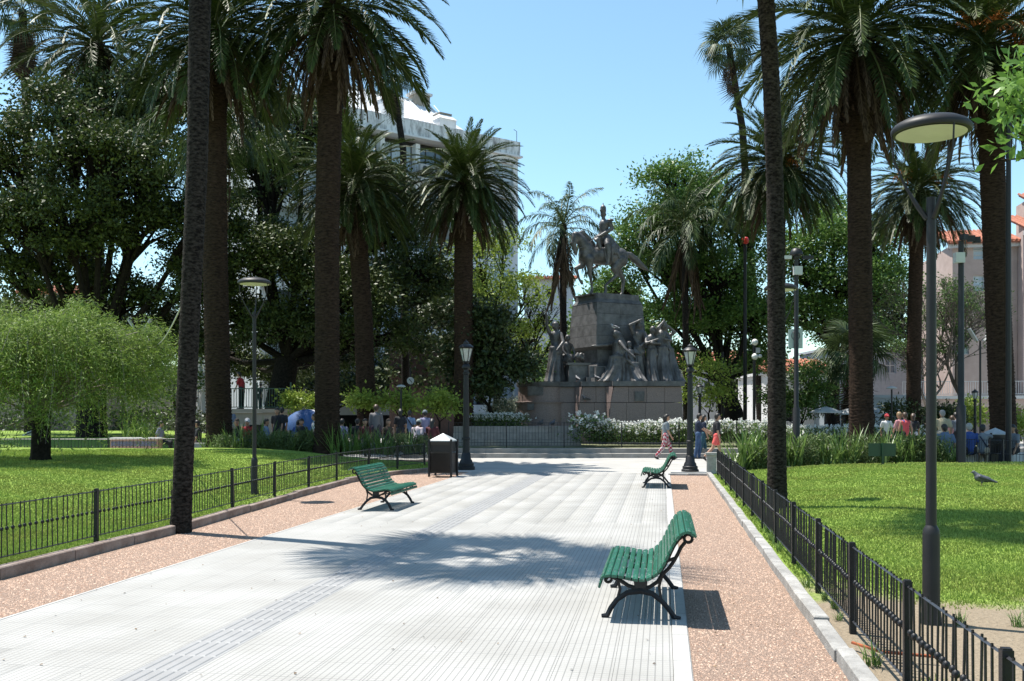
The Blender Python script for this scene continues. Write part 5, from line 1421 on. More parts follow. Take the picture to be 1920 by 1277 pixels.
# stepped wall left of the monument
wl = empty('stepped_wall', (0.3, 40.2, .3)); tag(wl, 'grey stone stepped wall in front of the monument, left half', 'wall')
WS = mat('pale_wall_stone', (.30, .27, .245), rough=.8, var=.25, sc=4, bump=.2, bsc=60, obj=.08)
for k, (d, z0, z1) in enumerate(((-.5, 0, .3), (-.25, .305, .56), (0, .565, .84))):
    for q in range(4):
        g = MB(); x0 = -2.75 + q * 1.33; g.b2((x0 + .005, d, z0), (x0 + 1.325, 1.2, z1)); g.build('stone_slab', WS, wl)
# low wall courses behind fences with planter rims (white) for the seats
CON = mat('white_planter_rim', (.45, .44, .42), rough=.8, var=.15, sc=4)
def planter(pts, z, h, w, label, m=CON):
    root = empty('planter_wall', (pts[0][0], pts[0][1], z)); tag(root, label, 'planter wall')
    for (a, b) in zip(pts, pts[1:]):
        a, b = Vector((*a, 0)), Vector((*b, 0)); L_ = (b - a).length; n = max(1, round(L_ / 1.5)); an = math.atan2((b - a).y, (b - a).x)
        for k in range(n):
            c = a + (b - a) * ((k + .5) / n) - Vector((pts[0][0], pts[0][1], 0))
            g = MB(); g.box((c.x, c.y, h / 2), (L_ / n - .01, w, h), an); g.build('wall_block', m, root)
    return root
planter([tuple(A(355, 34.6))[:2], tuple(A(800, 34.9))[:2]], .2, .42, .3, 'long low pale planter wall the left crowd sits on')
planter([tuple(A(1395, 30.6))[:2], tuple(A(1620, 30.9))[:2], tuple(A(1760, 30.6))[:2], tuple(A(1960, 32.5))[:2]], -.02, .40, .3, 'low pale planter wall behind the right iris bed')
# tiled planter at far left
tp_ = empty('tiled_planter', tuple(A(256, 36.5, None, .35))); tag(tp_, 'pinkish tiled planter box on the far side of the left lawn', 'planter')
PINKW = mat('pink_tile', (.36, .21, .15), rough=.6, var=.2, sc=6)
g = MB(); g.b2((-.9, -.25, 0), (.9, .25, .36)); g.build('box', PINKW, tp_)
g = MB(); g.b2((-.95, -.3, .365), (.95, .3, .42)); g.build('rim', CON, tp_)
bt = mat('blue_pattern_tile', (.30, .22, .20), rough=.4, var=.6, sc=22, c2=(.12, .14, .22), thr=(.45, .55))
for k in range(8):
    g = MB(); g.b2((-.86 + k * .215 + .005, -.265, .1), (-.86 + (k + 1) * .215 - .005, -.251, .28)); g.build('wall_tile', bt, tp_)
# ================================================================== buildings
GLS = mat('window_glass_blue', (.10, .14, .18), rough=.08, var=.3, sc=.5, spec=.9)
CURT = mat('pale_blind', (.45, .53, .6), rough=.5, var=.12, sc=2, stretch=(1, 1, .1))
DARKIN = mat('dark_interior', (.02, .02, .022), rough=.6)
WHW = mat('white_render_stained', (.66, .67, .69), rough=.85, var=.1, sc=.8, bump=.1, bsc=20, c2=(.78, .79, .8), stretch=(1, 1, .35))
STAIN = mat('stained_parapet', (.30, .29, .28), rough=.9, var=.3, sc=2.2, c2=(.74, .74, .74), stretch=(1, 1, .3), thr=(.35, .55))
PINK = mat('pink_render', (.40, .30, .265), rough=.9, var=.12, sc=.9, bump=.1, bsc=20, c2=(.48, .37, .33))
PINK2 = mat('paler_pink_render', (.44, .34, .31), rough=.9, var=.12, sc=.9)
TERRA = mat('terracotta_tile', (.33, .10, .055), rough=.8, var=.35, sc=5, c2=(.5, .2, .12), obj=.15)
CREAM = mat('cream_render', (.30, .26, .215), rough=.9, var=.15, sc=1)
SLATE = mat('pale_roof_sheet', (.62, .63, .65), rough=.6, var=.06, sc=1.5)
def wall_holes(name, x0, x1, z0, z1, holes, m, parent, th=.28, y=0.0):
    xs = sorted({x0, x1} | {h[0] for h in holes} | {h[1] for h in holes}); zs = sorted({z0, z1} | {h[2] for h in holes} | {h[3] for h in holes})
    g = MB()
    for a, b in zip(xs, xs[1:]):
        run = None
        for c_, d in zip(zs, zs[1:]):
            mx, mz = (a + b) / 2, (c_ + d) / 2
            if any(h[0] < mx < h[1] and h[2] < mz < h[3] for h in holes):
                if run: g.b2((a, y, run[0]), (b, y + th, run[1])); run = None
            else: run = (run[0], d) if run else (c_, d)
        if run: g.b2((a, y, run[0]), (b, y + th, run[1]))
    return g.build(name, m, parent)
FRW = mat('white_window_frame', (.5, .5, .5), rough=.6)
FRD = mat('dark_window_frame', (.03, .03, .035), rough=.5)
def window(parent, x0, x1, z0, z1, fm=FRW, pm=GLS, nx=2, nz=1, y=.12, bar=.06):
    g = MB()
    g.b2((x0, y, z0), (x0 + bar, y + .08, z1)); g.b2((x1 - bar, y, z0), (x1, y + .08, z1)); g.b2((x0 + bar, y, z0), (x1 - bar, y + .08, z0 + bar)); g.b2((x0 + bar, y, z1 - bar), (x1 - bar, y + .08, z1))
    for k in range(1, nx): x = x0 + (x1 - x0) * k / nx; g.b2((x - bar / 2, y + .003, z0 + bar), (x + bar / 2, y + .07, z1 - bar))
    for k in range(1, nz): z = z0 + (z1 - z0) * k / nz; g.b2((x0 + bar, y + .006, z - bar / 2), (x1 - bar, y + .065, z + bar / 2))
    w = g.build('window', fm, parent)
    g = MB(); g.b2((x0 + .01, y + .085, z0 + .01), (x1 - .01, y + .11, z1 - .01)); g.build('pane', pm, w)
    return w
def railing(parent, x0, x1, z, h=1.0, y=-1.0, gap=.16, m=FRD, y1=None):
    g = MB(); g.b2((x0, y - .02, z + h - .04), (x1, y + .02, z + h)); g.b2((x0, y - .015, z + .06), (x1, y + .015, z + .1))
    n = int((x1 - x0) / gap)
    for k in range(n + 1): x = x0 + (x1 - x0) * k / n; g.b2((x - .012, y - .012, z + .1), (x + .012, y + .012, z + h - .04))
    return g.build('railing', m, parent)
# ---- white apartment block: local x runs left to right along the front, ending at the visible corner
pr = A(971, 80); plx = A(640, 70.5); dv = Vector((pr.x - plx.x, pr.y - plx.y, 0)); LB = 22.0
ang = math.atan2(dv.y, dv.x); bl = empty('apartment_building', (pr.x, pr.y, 0), ang); tag(bl, 'white apartment block with stained parapet, penthouse roof and blinds behind the palms', 'building')
ZP = 24.0; fh = 2.95
g = MB(); g.b2((-LB, 1.3, 0), (-3.2, 14, ZP - .5)); g.b2((-3.2 , .3, 0), (-.25, 14, ZP - .5)); g.build('core', DARKIN, bl)
g = MB(); g.b2((-.25, .28, 0), (0, 14, ZP - .55)); g.b2((-LB - .25, .28, 0), (-LB, 14, ZP - .55)); g.build('side_wall', WHW, bl)
g = MB(); g.b2((-LB, 0, ZP - .95), (.25, .22, ZP + .25)); g.b2((.03, .22, ZP - .95), (.25, 14, ZP + .25)); g.build('parapet', STAIN, bl)
g = MB(); g.b2((-LB, -.25, ZP - 1.1), (.35, 14, ZP - .955)); g.build('roof_slab', WHW, bl)
for fl in range(8):
    z = ZP - 1.1 - fh * (fl + 1)
    if z < 0: break
    # floor slab and balcony edge
    g = MB(); g.b2((-LB, -.12, z - .3), (-3.2, 1.29, z)); g.build('floor_slab', WHW, bl)
    g = MB(); g.b2((-LB, -.14, z - .75), (-3.2, -.125, z + .05)) if fl > 0 else None
    if fl > 0: g.build('spandrel', STAIN if fl % 2 else WHW, bl)
    # recessed sliding doors between white piers
    xx = -LB
    k = 0
    while xx < -3.4:
        w_ = 3.1; x1 = min(xx + w_, -3.2)
        g = MB(); g.b2((xx, .35, z), (xx + .38, 1.28, z + fh - .3)); g.build('pier', WHW, bl)
        if x1 - xx - .38 > .6: window(bl, xx + .40, x1, z + .02, z + fh - .32, FRD, CURT if (k + fl) % 4 else GLS, 3, 1, y=1.0, bar=.05)
        xx = x1; k += 1
    railing(bl, -LB + .1, -3.3, z, 1.0, y=.02)
    holes = [(-2.45, -.45, z + .55 - (fl % 2) * .0, z + 2.35)]
    wall_holes('wall', -3.2, 0.0, z - .0, z + fh, holes, WHW, bl)
    window(bl, holes[0][0], holes[0][1], holes[0][2], holes[0][3], FRW, CURT, 2, 1)
# air conditioner, drain pipe
for x, z in ((-9.6, ZP - 1.1 - fh + .35), (-8.5, ZP - 1.1 - fh + .35)):
    g = MB(); g.b2((x, -.35, z), (x + .85, -.02, z + .6)); a_ = g.build('air_conditioner', mat('ac_white', (.4, .4, .4), rough=.5), bl)
    g = MB(); g.lathe([(.2, 0), (.2, .02)], 14); g.build('fan_grille', FRD, a_, (x + .4, -.36, z + .3), (R(90), 0, 0))
g = MB(); g.b2((-4.3, -.1, ZP - 4), (-4.2, 0, ZP + .3)); g.build('drain_pipe', FRD, bl)
# penthouse with sloping white roof, dormer blocks and chimneys
Z0 = ZP - .6
g = MB(); g.b2((-15.5, 3.0, Z0), (-4.4, 9.0, Z0 + 1.75)); g.build('penthouse_wall', CREAM, bl)
g = MB(); g.v = [(-16.2, 2.3, Z0 + 1.7), (-3.9, 2.3, Z0 + 1.7), (-5.6, 5.6, Z0 + 4.4), (-15.2, 5.6, Z0 + 4.4), (-16.2, 9.5, Z0 + 1.7), (-3.9, 9.5, Z0 + 1.7)]
g.f = [(0, 1, 2, 3), (3, 2, 5, 4), (1, 5, 2), (4, 0, 3), (0, 4, 5, 1)]; rf_ = g.build('roof', SLATE, bl)
g = MB(); g.b2((-15.3, 5.5, Z0 + 4.38), (-5.6, 5.75, Z0 + 4.52)); g.build('ridge_tiles', STAIN, rf_)
for k in range(24):
    g = MB(); x = -15.6 + k * .46; g.tube([(x, 2.33, Z0 + 1.76), (x + .02 * (k - 12), 5.5, Z0 + 4.38)], .03, 4); g.build('roof_seam', SLATE, rf_)
for x0, x1 in ((-15.3, -12.3), (-9.5, -7.0), (-5.8, -4.6)):
    window(bl, x0, x1, Z0 + .5, Z0 + 1.6, FRW, GLS, 3, 1, y=2.8)
for x0, x1, zt_, zc in ((-11.6, -9.9, 3.3, 0), (-6.6, -5.0, 2.6, 1)):
    g = MB(); g.b2((x0, 1.7, Z0), (x1, 4.2, Z0 + zt_ - .5)); g.v += []
    i = g.n(); g.v += [(x0 - .05, 1.6, Z0 + zt_ - .5), (x1 + .05, 1.6, Z0 + zt_ - .5), (x1 + .05, 4.6, Z0 + zt_ - .5), (x0 - .05, 4.6, Z0 + zt_ - .5), (x0 + .3, 2.2, Z0 + zt_), (x1 - .2, 2.2, Z0 + zt_), (x1 - .2, 4.6, Z0 + zt_), (x0 + .3, 4.6, Z0 + zt_)]
    g.f += [(i + 3, i + 2, i + 1, i), (i + 4, i + 5, i + 6, i + 7)] + [(i + q, i + (q + 1) % 4, i + 4 + (q + 1) % 4, i + 4 + q) for q in range(4)]
    g.build('dormer_block', WHW, bl)
    g = MB(); g.b2((x0 + .25, 2.1, Z0 + zt_ + .01), (x1 - .15, 3.2, Z0 + zt_ + .12)); g.build('chimney_cap', CREAM, bl)
ch = MB(); ch.b2((-6.9, 5.0, Z0 + 3.2), (-5.5, 6.2, Z0 + 4.9)); ch.build('chimney', CREAM, bl)
g = MB(); g.b2((-7.1, 4.9, Z0 + 4.91), (-5.3, 6.3, Z0 + 5.1)); g.build('chimney_cap', STAIN, bl)
g = MB(); g.b2((-22, 3.5, Z0), (-19.6, 6.5, Z0 + 3.4)); g.b2((-22.6, 7, Z0), (-20.6, 10, Z0 + 6.6)); g.build('roof_tank_block', WHW, bl)
g = MB(); g.lathe([(.45, 0), (.4, .12), (.1, .2)], 16); g.build('satellite_dish', WHW, bl, (-19.4, 1.5, Z0 + 1.35), (R(70), 0, R(-30)))
railing(bl, -20, -15.8, Z0 + .7, 1.3, y=1.0, gap=.2)
g = MB(); g.tube([(.1, .3, ZP + .2), (.1, .3, ZP + 1.2), (-.2, .3, ZP + 1.3)], .025, 5); g.build('antenna', FRD, bl)
# ---- pink building at the right
rp = A(1786, 62); pk = empty('pink_building', (rp.x, rp.y, 0), R(-10)); tag(pk, 'pink rendered house with red tiled roof, balconies and white shutters at the right edge', 'building')
def zpix(py, D=61): return CAMH + (HY - py) / F * D
ZE = zpix(452); W1 = 3.9; W2 = 12.0
hl = []; wins = []
for (xa_, xb_, za, zb_) in ((1.25, 1.95, zpix(483), zpix(453) - .15), (1.25, 1.95, zpix(543), zpix(513)), (-.1 + .25, 1.0, zpix(663), zpix(645)), (2.6, 3.3, zpix(483), zpix(453) - .15), (2.6, 3.3, zpix(543), zpix(513))):
    hl.append((xa_, xb_, za, zb_))
wall_holes('wall', 0, W1, zpix(745), ZE, hl, PINK, pk)
for k, h in enumerate(hl): window(pk, *h, FRW, CURT if k != 2 else GLS, 1 if k != 2 else 2, 3 if k != 2 else 1)
g = MB(); g.b2((0.02, .3, 0), (W1, 9, ZE - .02)); g.build('core', PINK, pk)
hl = [(W1 + 1.1, W1 + 2.0, zpix(500), zpix(455)), (W1 + 1.1, W1 + 2.0, zpix(560) + .1, zpix(515)), (W1 + .9, W1 + 2.2, zpix(650), zpix(600)), (W1 + 3.2, W1 + 4.4, zpix(560), zpix(515))]
ZE2 = zpix(436)
wall_holes('wing_wall', W1, W1 + W2, zpix(745), ZE2, hl, PINK2, pk, y=-1.0)
for h in hl: window(pk, *h, FRW, GLS, 2, 2, y=-.88)
g = MB(); g.b2((W1 + .02, -.7, 0), (W1 + W2, 9, ZE2 - .02)); g.build('core', PINK2, pk)
for z in (zpix(500), zpix(560) + .12):
    g = MB(); g.b2((W1 + .9, -1.9, z - .18), (W1 + 5, -1.0, z)); g.build('balcony_slab', FRW, pk); railing(pk, W1 + .92, W1 + 5, z, .95, y=-1.85, gap=.14, m=FRW)
g = MB(); g.b2((W1 + .4, -2.0, zpix(562)), (W1 + 6, -1.0, zpix(562) + .05)); g.build('ledge', FRW, pk)
# tiled roofs: rows of round tiles
def tiled(parent, x0, x1, ylo, zlo, yhi, zhi, gap=.26, m=TERRA):
    n = max(2, int((x1 - x0) / gap)); g = MB(); e = .05
    g.v = [(x0, ylo, zlo - e), (x1, ylo, zlo - e), (x1, yhi, zhi - e), (x0, yhi, zhi - e), (x0, ylo, zlo - e - .12), (x1, ylo, zlo - e - .12), (x1, yhi, zhi - e - .12), (x0, yhi, zhi - e - .12)]
    g.f = [(0, 1, 2, 3), (7, 6, 5, 4), (4, 5, 1, 0), (1, 5, 6, 2), (3, 2, 6, 7), (0, 3, 7, 4)]
    r = g.build('tiled_roof', m, parent)
    for k in range(n + 1):
        x = x0 + (x1 - x0) * k / n; g = MB(); g.tube([(x, ylo - .06, zlo), (x, yhi, zhi)], [.085, .075], 6); g.build('tile_row', m, r)
    return r
tiled(pk, -.35, W1 + .05, -.5, ZE + .06, 3.8, ZE + 1.5)
tiled(pk, W1 + .1, W1 + W2, -1.6, ZE2 + .06, 3.0, ZE2 + 1.7)
tiled(pk, W1 + .3, W1 + 6.5, -2.2, zpix(562) + .2, -1.05, zpix(548) + .2)
g = MB(); g.b2((-.3, -.35, ZE - .3), (W1 + .02, -.003, ZE - .02)); g.b2((W1 + .02, -1.35, ZE2 - .3), (W1 + W2, -1.003, ZE2 - .02)); g.build('eaves_board', FRW, pk)
g = MB(); g.b2((W1 + 1.0, 1.2, ZE2), (W1 + 3.2, 3.4, ZE2 + 2.4)); g.build('roof_turret', PINK, pk); tiled(pk, W1 + .8, W1 + 3.4, .95, ZE2 + 2.45, 2.3, ZE2 + 3.0)
g = MB(); g.b2((-3.5, -1.3, zpix(748)), (W1 + W2, -.01, zpix(742))); g.build('cornice', FRW, pk)
g = MB(); g.b2((-3.5, -1.02, 2.0), (W1 + W2, .28, zpix(748) - .01)); g.build('shop_fascia', PINK2, pk)
for k in range(6): 
    g = MB(); g.b2((-3.4 + k * 3.6, -1.0, 0), (-2.9 + k * 3.6, -.4, 1.99)); g.build('arcade_pillar', PINK2, pk)
g = MB(); g.b2((-3.5, -.3, 0), (0, 4, zpix(745))); g.build('shop_inside', DARKIN, pk)
for k in range(3):
    g = MB(); g.b2((-3.3, -.02, zpix(742) + .01 ), (-.01, 3.5, zpix(700))) if k == 0 else None
railing(pk, -3.3, W1 + 5, zpix(742) + .02, .9, y=-1.2, gap=.14, m=FRW)
# ---- low white houses
def house(px0, px1, D, ztop_py, label, wm, roof=None, wins=(), ang=0.0, depth=8, name='house', rh=1.2):
    a = A(px0, D); k = D / F; W = (px1 - px0) * k; Z = CAMH + (HY - ztop_py) * k
    r = empty(name, (a.x, a.y, 0), ang); tag(r, label, 'building')
    hl = [((x0 - px0) * k, (x1 - px0) * k, max(.02, CAMH + (HY - y1) * k), CAMH + (HY - y0) * k) for x0, x1, y0, y1, *_ in wins]
    wall_holes('wall', 0, W, 0, Z, hl, wm, r)
    for h, w_ in zip(hl, wins): window(r, *h, FRW if len(w_) < 5 else w_[4], GLS if len(w_) < 6 else w_[5], 2, 2)
    g = MB(); g.b2((.02, .3, 0), (W - .02, depth, Z - .02)); g.build('core', wm, r)
    g = MB(); g.b2((-.15, -.2, Z), (W + .15, depth, Z + .18)); g.build('cornice', wm, r)
    if roof: tiled(r, -.3, W + .3, -.45, Z + .26, depth * .5, Z + .26 + rh, gap=.3)
    return r
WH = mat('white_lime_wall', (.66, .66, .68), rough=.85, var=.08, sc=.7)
BLG = mat('blue_grey_paint', (.28, .33, .37), rough=.7, var=.1, sc=1)
house(1545, 1705, 58, 746, 'low blue grey garage front with flat roof between the palm trunks', BLG, None, ((1577, 1606, 757, 800, FRD, DARKIN),))
house(1440, 1556, 60, 702, 'white house with sloping red tiles and arch right of the slender trunk', WH, True, ((1470, 1500, 745, 790, FRD, DARKIN), (1515, 1540, 712, 740, FRD, DARKIN)), rh=.9)
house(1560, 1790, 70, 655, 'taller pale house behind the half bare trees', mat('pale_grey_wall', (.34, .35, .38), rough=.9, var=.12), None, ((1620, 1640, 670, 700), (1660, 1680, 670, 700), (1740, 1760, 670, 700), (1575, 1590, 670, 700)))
house(1180, 1440, 74, 690, 'long white house with red roof behind the monument, right part', WH, True, ((1320, 1334, 715, 750), (1356, 1370, 715, 750), (1395, 1410, 715, 750), (1200, 1215, 715, 750)), rh=1.3)
house(985, 1075, 76, 527, 'white neoclassical house with arched window left of the statue', WH, True, ((1025, 1035, 541, 556, FRD, DARKIN), (1003, 1012, 541, 556, FRD, DARKIN), (1025, 1036, 600, 625, FRD, GLS), (1002, 1012, 600, 625, FRD, GLS), (1000, 1016, 650, 690, FRD, DARKIN)), rh=.7)
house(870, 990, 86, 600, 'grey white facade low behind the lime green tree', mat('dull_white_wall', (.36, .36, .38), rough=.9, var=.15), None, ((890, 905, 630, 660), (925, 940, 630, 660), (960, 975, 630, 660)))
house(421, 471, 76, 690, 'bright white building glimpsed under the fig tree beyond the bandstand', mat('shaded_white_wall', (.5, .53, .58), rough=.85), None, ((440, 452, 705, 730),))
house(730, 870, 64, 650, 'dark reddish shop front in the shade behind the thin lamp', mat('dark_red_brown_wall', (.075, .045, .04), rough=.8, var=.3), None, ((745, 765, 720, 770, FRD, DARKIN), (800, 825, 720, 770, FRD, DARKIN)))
house(40, 150, 66, 556, 'building with red tiled roof glimpsed through the fig tree at the left', CREAM, True, ((70, 85, 600, 630), (110, 125, 600, 630)), rh=1.0)
house(-60, 330, 90, 690, 'long low cream building behind the far left trees', CREAM, None, ((20, 40, 715, 740), (80, 100, 715, 740), (140, 160, 715, 740), (200, 220, 715, 740), (260, 280, 715, 740)))

# ---- bandstand terrace
bs = empty('bandstand', tuple(A(480, 44))); tag(bs, 'raised beige bandstand platform with dark green railing in the shade on the left', 'bandstand')
xl, xr_ = A(410, 44).x - A(480, 44).x, A(548, 44).x - A(480, 44).x
BEI = mat('beige_stucco', (.30, .25, .21), rough=.85, var=.12, sc=2)
wall_holes('base_wall', xl, xr_, 0, 1.7, [(.0 - .35, .55, 0, 1.15)], BEI, bs)
g = MB(); g.b2((xl, .3, 0), (xr_, 6, 1.68)); g.build('core', DARKIN, bs); g = MB(); g.b2((xl - .1, -.15, 1.705), (xr_ + .1, 6, 1.88)); g.build('cornice', BEI, bs)
for x0, x1 in ((xl + .3, -.6), (.8, xr_ - .2)):
    g = MB(); g.b2((x0, -.03, .35), (x1, -.003, 1.2)); g.build('wall_panel', mat('beige_panel', (.36, .31, .27), rough=.8), bs)
GRR = mat('dark_green_iron', (.01, .05, .035), rough=.4)
for a0, a1 in ((xl, 0), (.02, xr_)): railing(bs, a0, a1, 1.88, .95, y=.05, gap=.11, m=GRR)
for x in (xl + .1, 0.01, xr_ - .1):
    g = MB(); g.tube([(x, .15, 1.88), (x, .15, 3.1)], .04, 8); g.build('column', GRR, bs)

# ================================================================== poles, signs, small lamps
WHB = mat('white_box_plastic', (.42, .43, .43), rough=.5, var=.06)
def pole_with(loc, H, label, r=.055, parts=()):
    root = empty('camera_pole', tuple(loc)); tag(root, label, 'pole')
    g = MB(); g.lathe([(r * 1.5, -.05), (r * 1.5, H * .28), (r, H * .29), (r * .85, H)], 12); g.build('pole', POLE, root, smooth=True)
    return root
D_ = 33.0; p = A(1493, 29.5); H = CAMH + (HY - 478) / F * 29.5
r = pole_with((p.x, p.y, 0), H, 'grey camera pole with white box and dome camera, bearing a white notice board', .075)
k = 29.5 / F
def zz(py): return CAMH + (HY - py) * k
g = MB(); g.box((.03, -.05, zz(508)), (15 * k, .18, 16 * k)); g.build('control_box', WHB, r)
g = MB(); g.lathe([(.02, .22), (.13, .18), (.2, .06), (.2, 0), (.12, -.04)], 14, (0, 0, zz(478))); g.ball((0, 0, zz(478) - .06), .11, 10, 6); g.build('dome_camera', IRON, r, smooth=True)
for s in (-1, 1):
    g = MB(); g.box((s * .34, -.05, zz(480) - .05), (.34, .1, .1), 0.0, Matrix.Rotation(0, 4, 'Y')); g.build('floodlight', FRW if s < 0 else IRON, r)
g = MB(); g.box((.0, .08, zz(635)), (27 * k, .02, 36 * k)); bd_ = g.build('notice_board', mat('pale_board', (.36, .42, .42), rough=.5), r)
g = MB()
for q in range(24):
    a = 2 * PI * q / 24; b = 2 * PI * (q + 1) / 24; rr = 8 * k
    g.tube([(rr * math.cos(a), .062, zz(629) + rr * math.sin(a)), (rr * math.cos(b), .062, zz(629) + rr * math.sin(b))], .015, 4)
g.build('round_emblem', mat('emblem_grey', (.16, .17, .18), rough=.6), bd_)
p = A(1802, 28.3); r = pole_with((p.x, p.y, 0), CAMH + (HY - 452) / F * 28.3, 'grey pole carrying a white box and three floodlights in front of the pink building', .09); k = 28.3 / F
g = MB(); g.box((-.08, -.05, zz(484)), (17 * k, .2, 19 * k)); g.build('control_box', WHB, r)
for q, (dx, an) in enumerate(((.05, 20), (.25, -15), (.42, -25))):
    g = MB(); g.box((dx, -.1, CAMH + (HY - 446) * k - .04 * q), (.2, .16, .17), R(an)); g.build('floodlight', IRON, r)
# thin dark poles
for px, D, py, rad, lb in ((1891, 30.5, 200, .09, 'tall dark utility pole touching the leaning palm at the right edge'), (1397, 50, 455, .11, 'straight black pole in the green tree right of the statue, small red light on top'),
                           (1355, 51, 660, .09, 'thin black pole left of the twin tree trunks')):
    p = A(px, D); root = empty('utility_pole', tuple(p)); tag(root, lb, 'pole'); g = MB(); g.lathe([(rad, -.1), (rad * .8, CAMH + (HY - py) / F * D)], 10); g.build('shaft', IRON, root)
    if px == 1397: g = MB(); g.ball((0, -.05, CAMH + (HY - py) / F * D + .1), .2, 10, 6); g.build('red_light', mat('red_lens', (.5, .03, .02), rough=.3), root)
# globe lamps
p = A(1414, 47); root = empty('globe_lamp', tuple(p)); tag(root, 'post with round white globe lights by the twin tree trunks', 'street lamp'); k = 47 / F
g = MB(); g.tube([(0, 0, 0), (0, 0, zz(640))], .07, 8); g.build('post', IRON, root)
for dx, py in ((0, 642), (.0, 669), (.25, 668)):
    g = MB(); g.ball((dx, -.15, zz(py)), .16 if dx == 0 else .1, 12, 8); g.build('globe', mat('white_globe', (.7, .7, .68), rough=.3), root, smooth=True)
g = MB(); g.box((.16, -.1, zz(657)), (.2, .1, .25)); g.build('box', WHB, root)
# solar lights (pairs of tilted panels)
for px, D, py, lb in ((1838, 42, 640, 'solar light with two tilted white panels before the pink building'), (262, 40, 622, 'solar light with two tilted pale panels above the weeping tree')):
    p = A(px, D); k = D / F; root = empty('solar_light', tuple(p)); tag(root, lb, 'street lamp')
    g = MB(); g.tube([(0, 0, 0), (0, 0, zz(py))], .045, 8); g.build('post', IRON, root)
    for s in (-1, 1):
        M_ = Matrix.Translation((s * 14 * k, 0, zz(py - 12))) @ Matrix.Rotation(s * R(-58), 4, 'Y')
        g = MB(); g.box((0, 0, 0), (.62, .28, .05)); g.xf(0, M_); g.build('panel', WHB, root)
        g = MB(); g.tube([(0, 0, zz(py)), (s * 14 * k, 0, zz(py - 12))], .02, 5); g.build('bracket', IRON, root)
# thin mushroom lamp and round sign
p = A(752, 38); k = 38 / F; root = empty('mushroom_lamp', tuple(p)); tag(root, 'thin garden lamp with pale mushroom cap in the shaded left background', 'street lamp')
g = MB(); g.tube([(0, 0, 0), (0, 0, zz(727))], .035, 8); g.build('post', IRON, root); g = MB(); g.lathe([(.17, 0), (.19, .03), (.12, .08), (.02, .1)], 16, (0, 0, zz(726))); g.build('cap', WHB, root)
p = A(1672, 44); k = 44 / F; root = empty('mushroom_lamp', tuple(p)); tag(root, 'pale mushroom lamp between the two right date palm trunks', 'street lamp')
g = MB(); g.tube([(0, 0, 0), (0, 0, zz(730))], .04, 8); g.build('post', IRON, root); g = MB(); g.lathe([(.22, 0), (.24, .03), (.15, .09), (.02, .12)], 16, (0, 0, zz(729))); g.build('cap', WHB, root)
p = A(770, 43); k = 43 / F; root = empty('traffic_sign', tuple(p)); tag(root, 'round white sign with a black arrow on a post in the shaded left background', 'sign')
g = MB(); g.tube([(0, 0, 0), (0, 0, zz(690))], .04, 8); g.build('post', IRON, root)
g = MB(); g.lathe([(.16, 0), (.16, .02)], 20); g.build('sign_face', WHB, root, (0, -.06, zz(714)), (R(90), 0, 0)); g = MB(); g.box((0, -.087, zz(714)), (.03, .01, .2)); g.xf(0, Matrix.Translation((0, 0, zz(714))) @ Matrix.Rotation(R(-40), 4, 'Y') @ Matrix.Translation((0, 0, -zz(714)))); g.build('arrow', IRON, root)
p = A(1828, 46); classic_lamp((p.x, p.y, 0), 'small distant lantern post in front of the pink arcade', .72, None)
p = A(1312, 47); classic_lamp((p.x, p.y, 0), 'small distant lantern post just right of the monument', .80, None)
# green sign, back view
p = A(1655, 26.8); zg = zl_right(p.x, p.y); root = empty('sign_board', (p.x, p.y, zg)); tag(root, 'dark green sign board on a short post, seen from behind on the right lawn', 'sign'); GRS = mat('sign_green', (.008, .04, .022), rough=.4)
g = MB(); g.box((0, 0, .30), (.05, .05, .62)); g.build('post', GRS, root); g = MB(); g.box((0, .045, .42), (.76, .02, .36)); g.build('board', GRS, root); g = MB(); g.box((0, 0, 0.0), (.2, .2, .04)); g.build('foot_plate', IRON, root)
# cafe umbrellas and blue tent
for px, D, py, w, lb in ((1548, 47, 780, 1.6, 'white cafe umbrella nearest the white house'), (1592, 48, 783, 1.5, 'white cafe umbrella left of the big right palm trunk'), (1468, 49, 783, 1.3, 'white cafe umbrella beside the slender trunk'), (1640, 49, 782, 1.2, 'white cafe umbrella right of the big right palm trunk')):
    p = A(px, D); k = D / F; root = empty('umbrella', tuple(p)); tag(root, lb, 'umbrella'); z = max(zz(py) + .25, 1.55)
    g = MB(); g.tube([(0, 0, 0), (0, 0, z)], .03, 6); g.build('pole', IRON, root); g = MB(); g.lathe([(w * .5, z - .1), (w * .5, z - .04), (w * .25, z + .12), (.02, z + .22)], 8); g.build('canopy', WHB, root)
p = A(578, 39.5); root = empty('market_tent', tuple(p)); tag(root, 'blue and pale domed tent behind the left crowd', 'tent'); BLU = mat('blue_canvas', (.02, .07, .2), rough=.7, var=.2, sc=2)
def dome(a0, a1, m, nm):
    g = MB(); n = 14; V = []
    for i in range(7):
        th = PI / 2 * i / 6
        for j in range(n + 1): a = a0 + (a1 - a0) * j / n; V.append((1.05 * math.cos(th) * math.cos(a), .8 * math.cos(th) * math.sin(a), 1.0 + .85 * math.sin(th)))
    g.v = V; g.f = [(i * (n + 1) + j, i * (n + 1) + j + 1, (i + 1) * (n + 1) + j + 1, (i + 1) * (n + 1) + j) for i in range(6) for j in range(n)]
    g.build(nm, m, root, smooth=True)
dome(PI * .5, PI * 1.72, BLU, 'blue_canopy'); dome(PI * 1.72, PI * 2.5, mat('pale_canvas', (.42, .42, .48), rough=.7), 'pale_canopy')
for s in (-1, 1): g = MB(); g.tube([(s * 1.0, 0, 0), (s * 1.0, 0, 1.05)], .03, 5); g.build('pole', IRON, root)
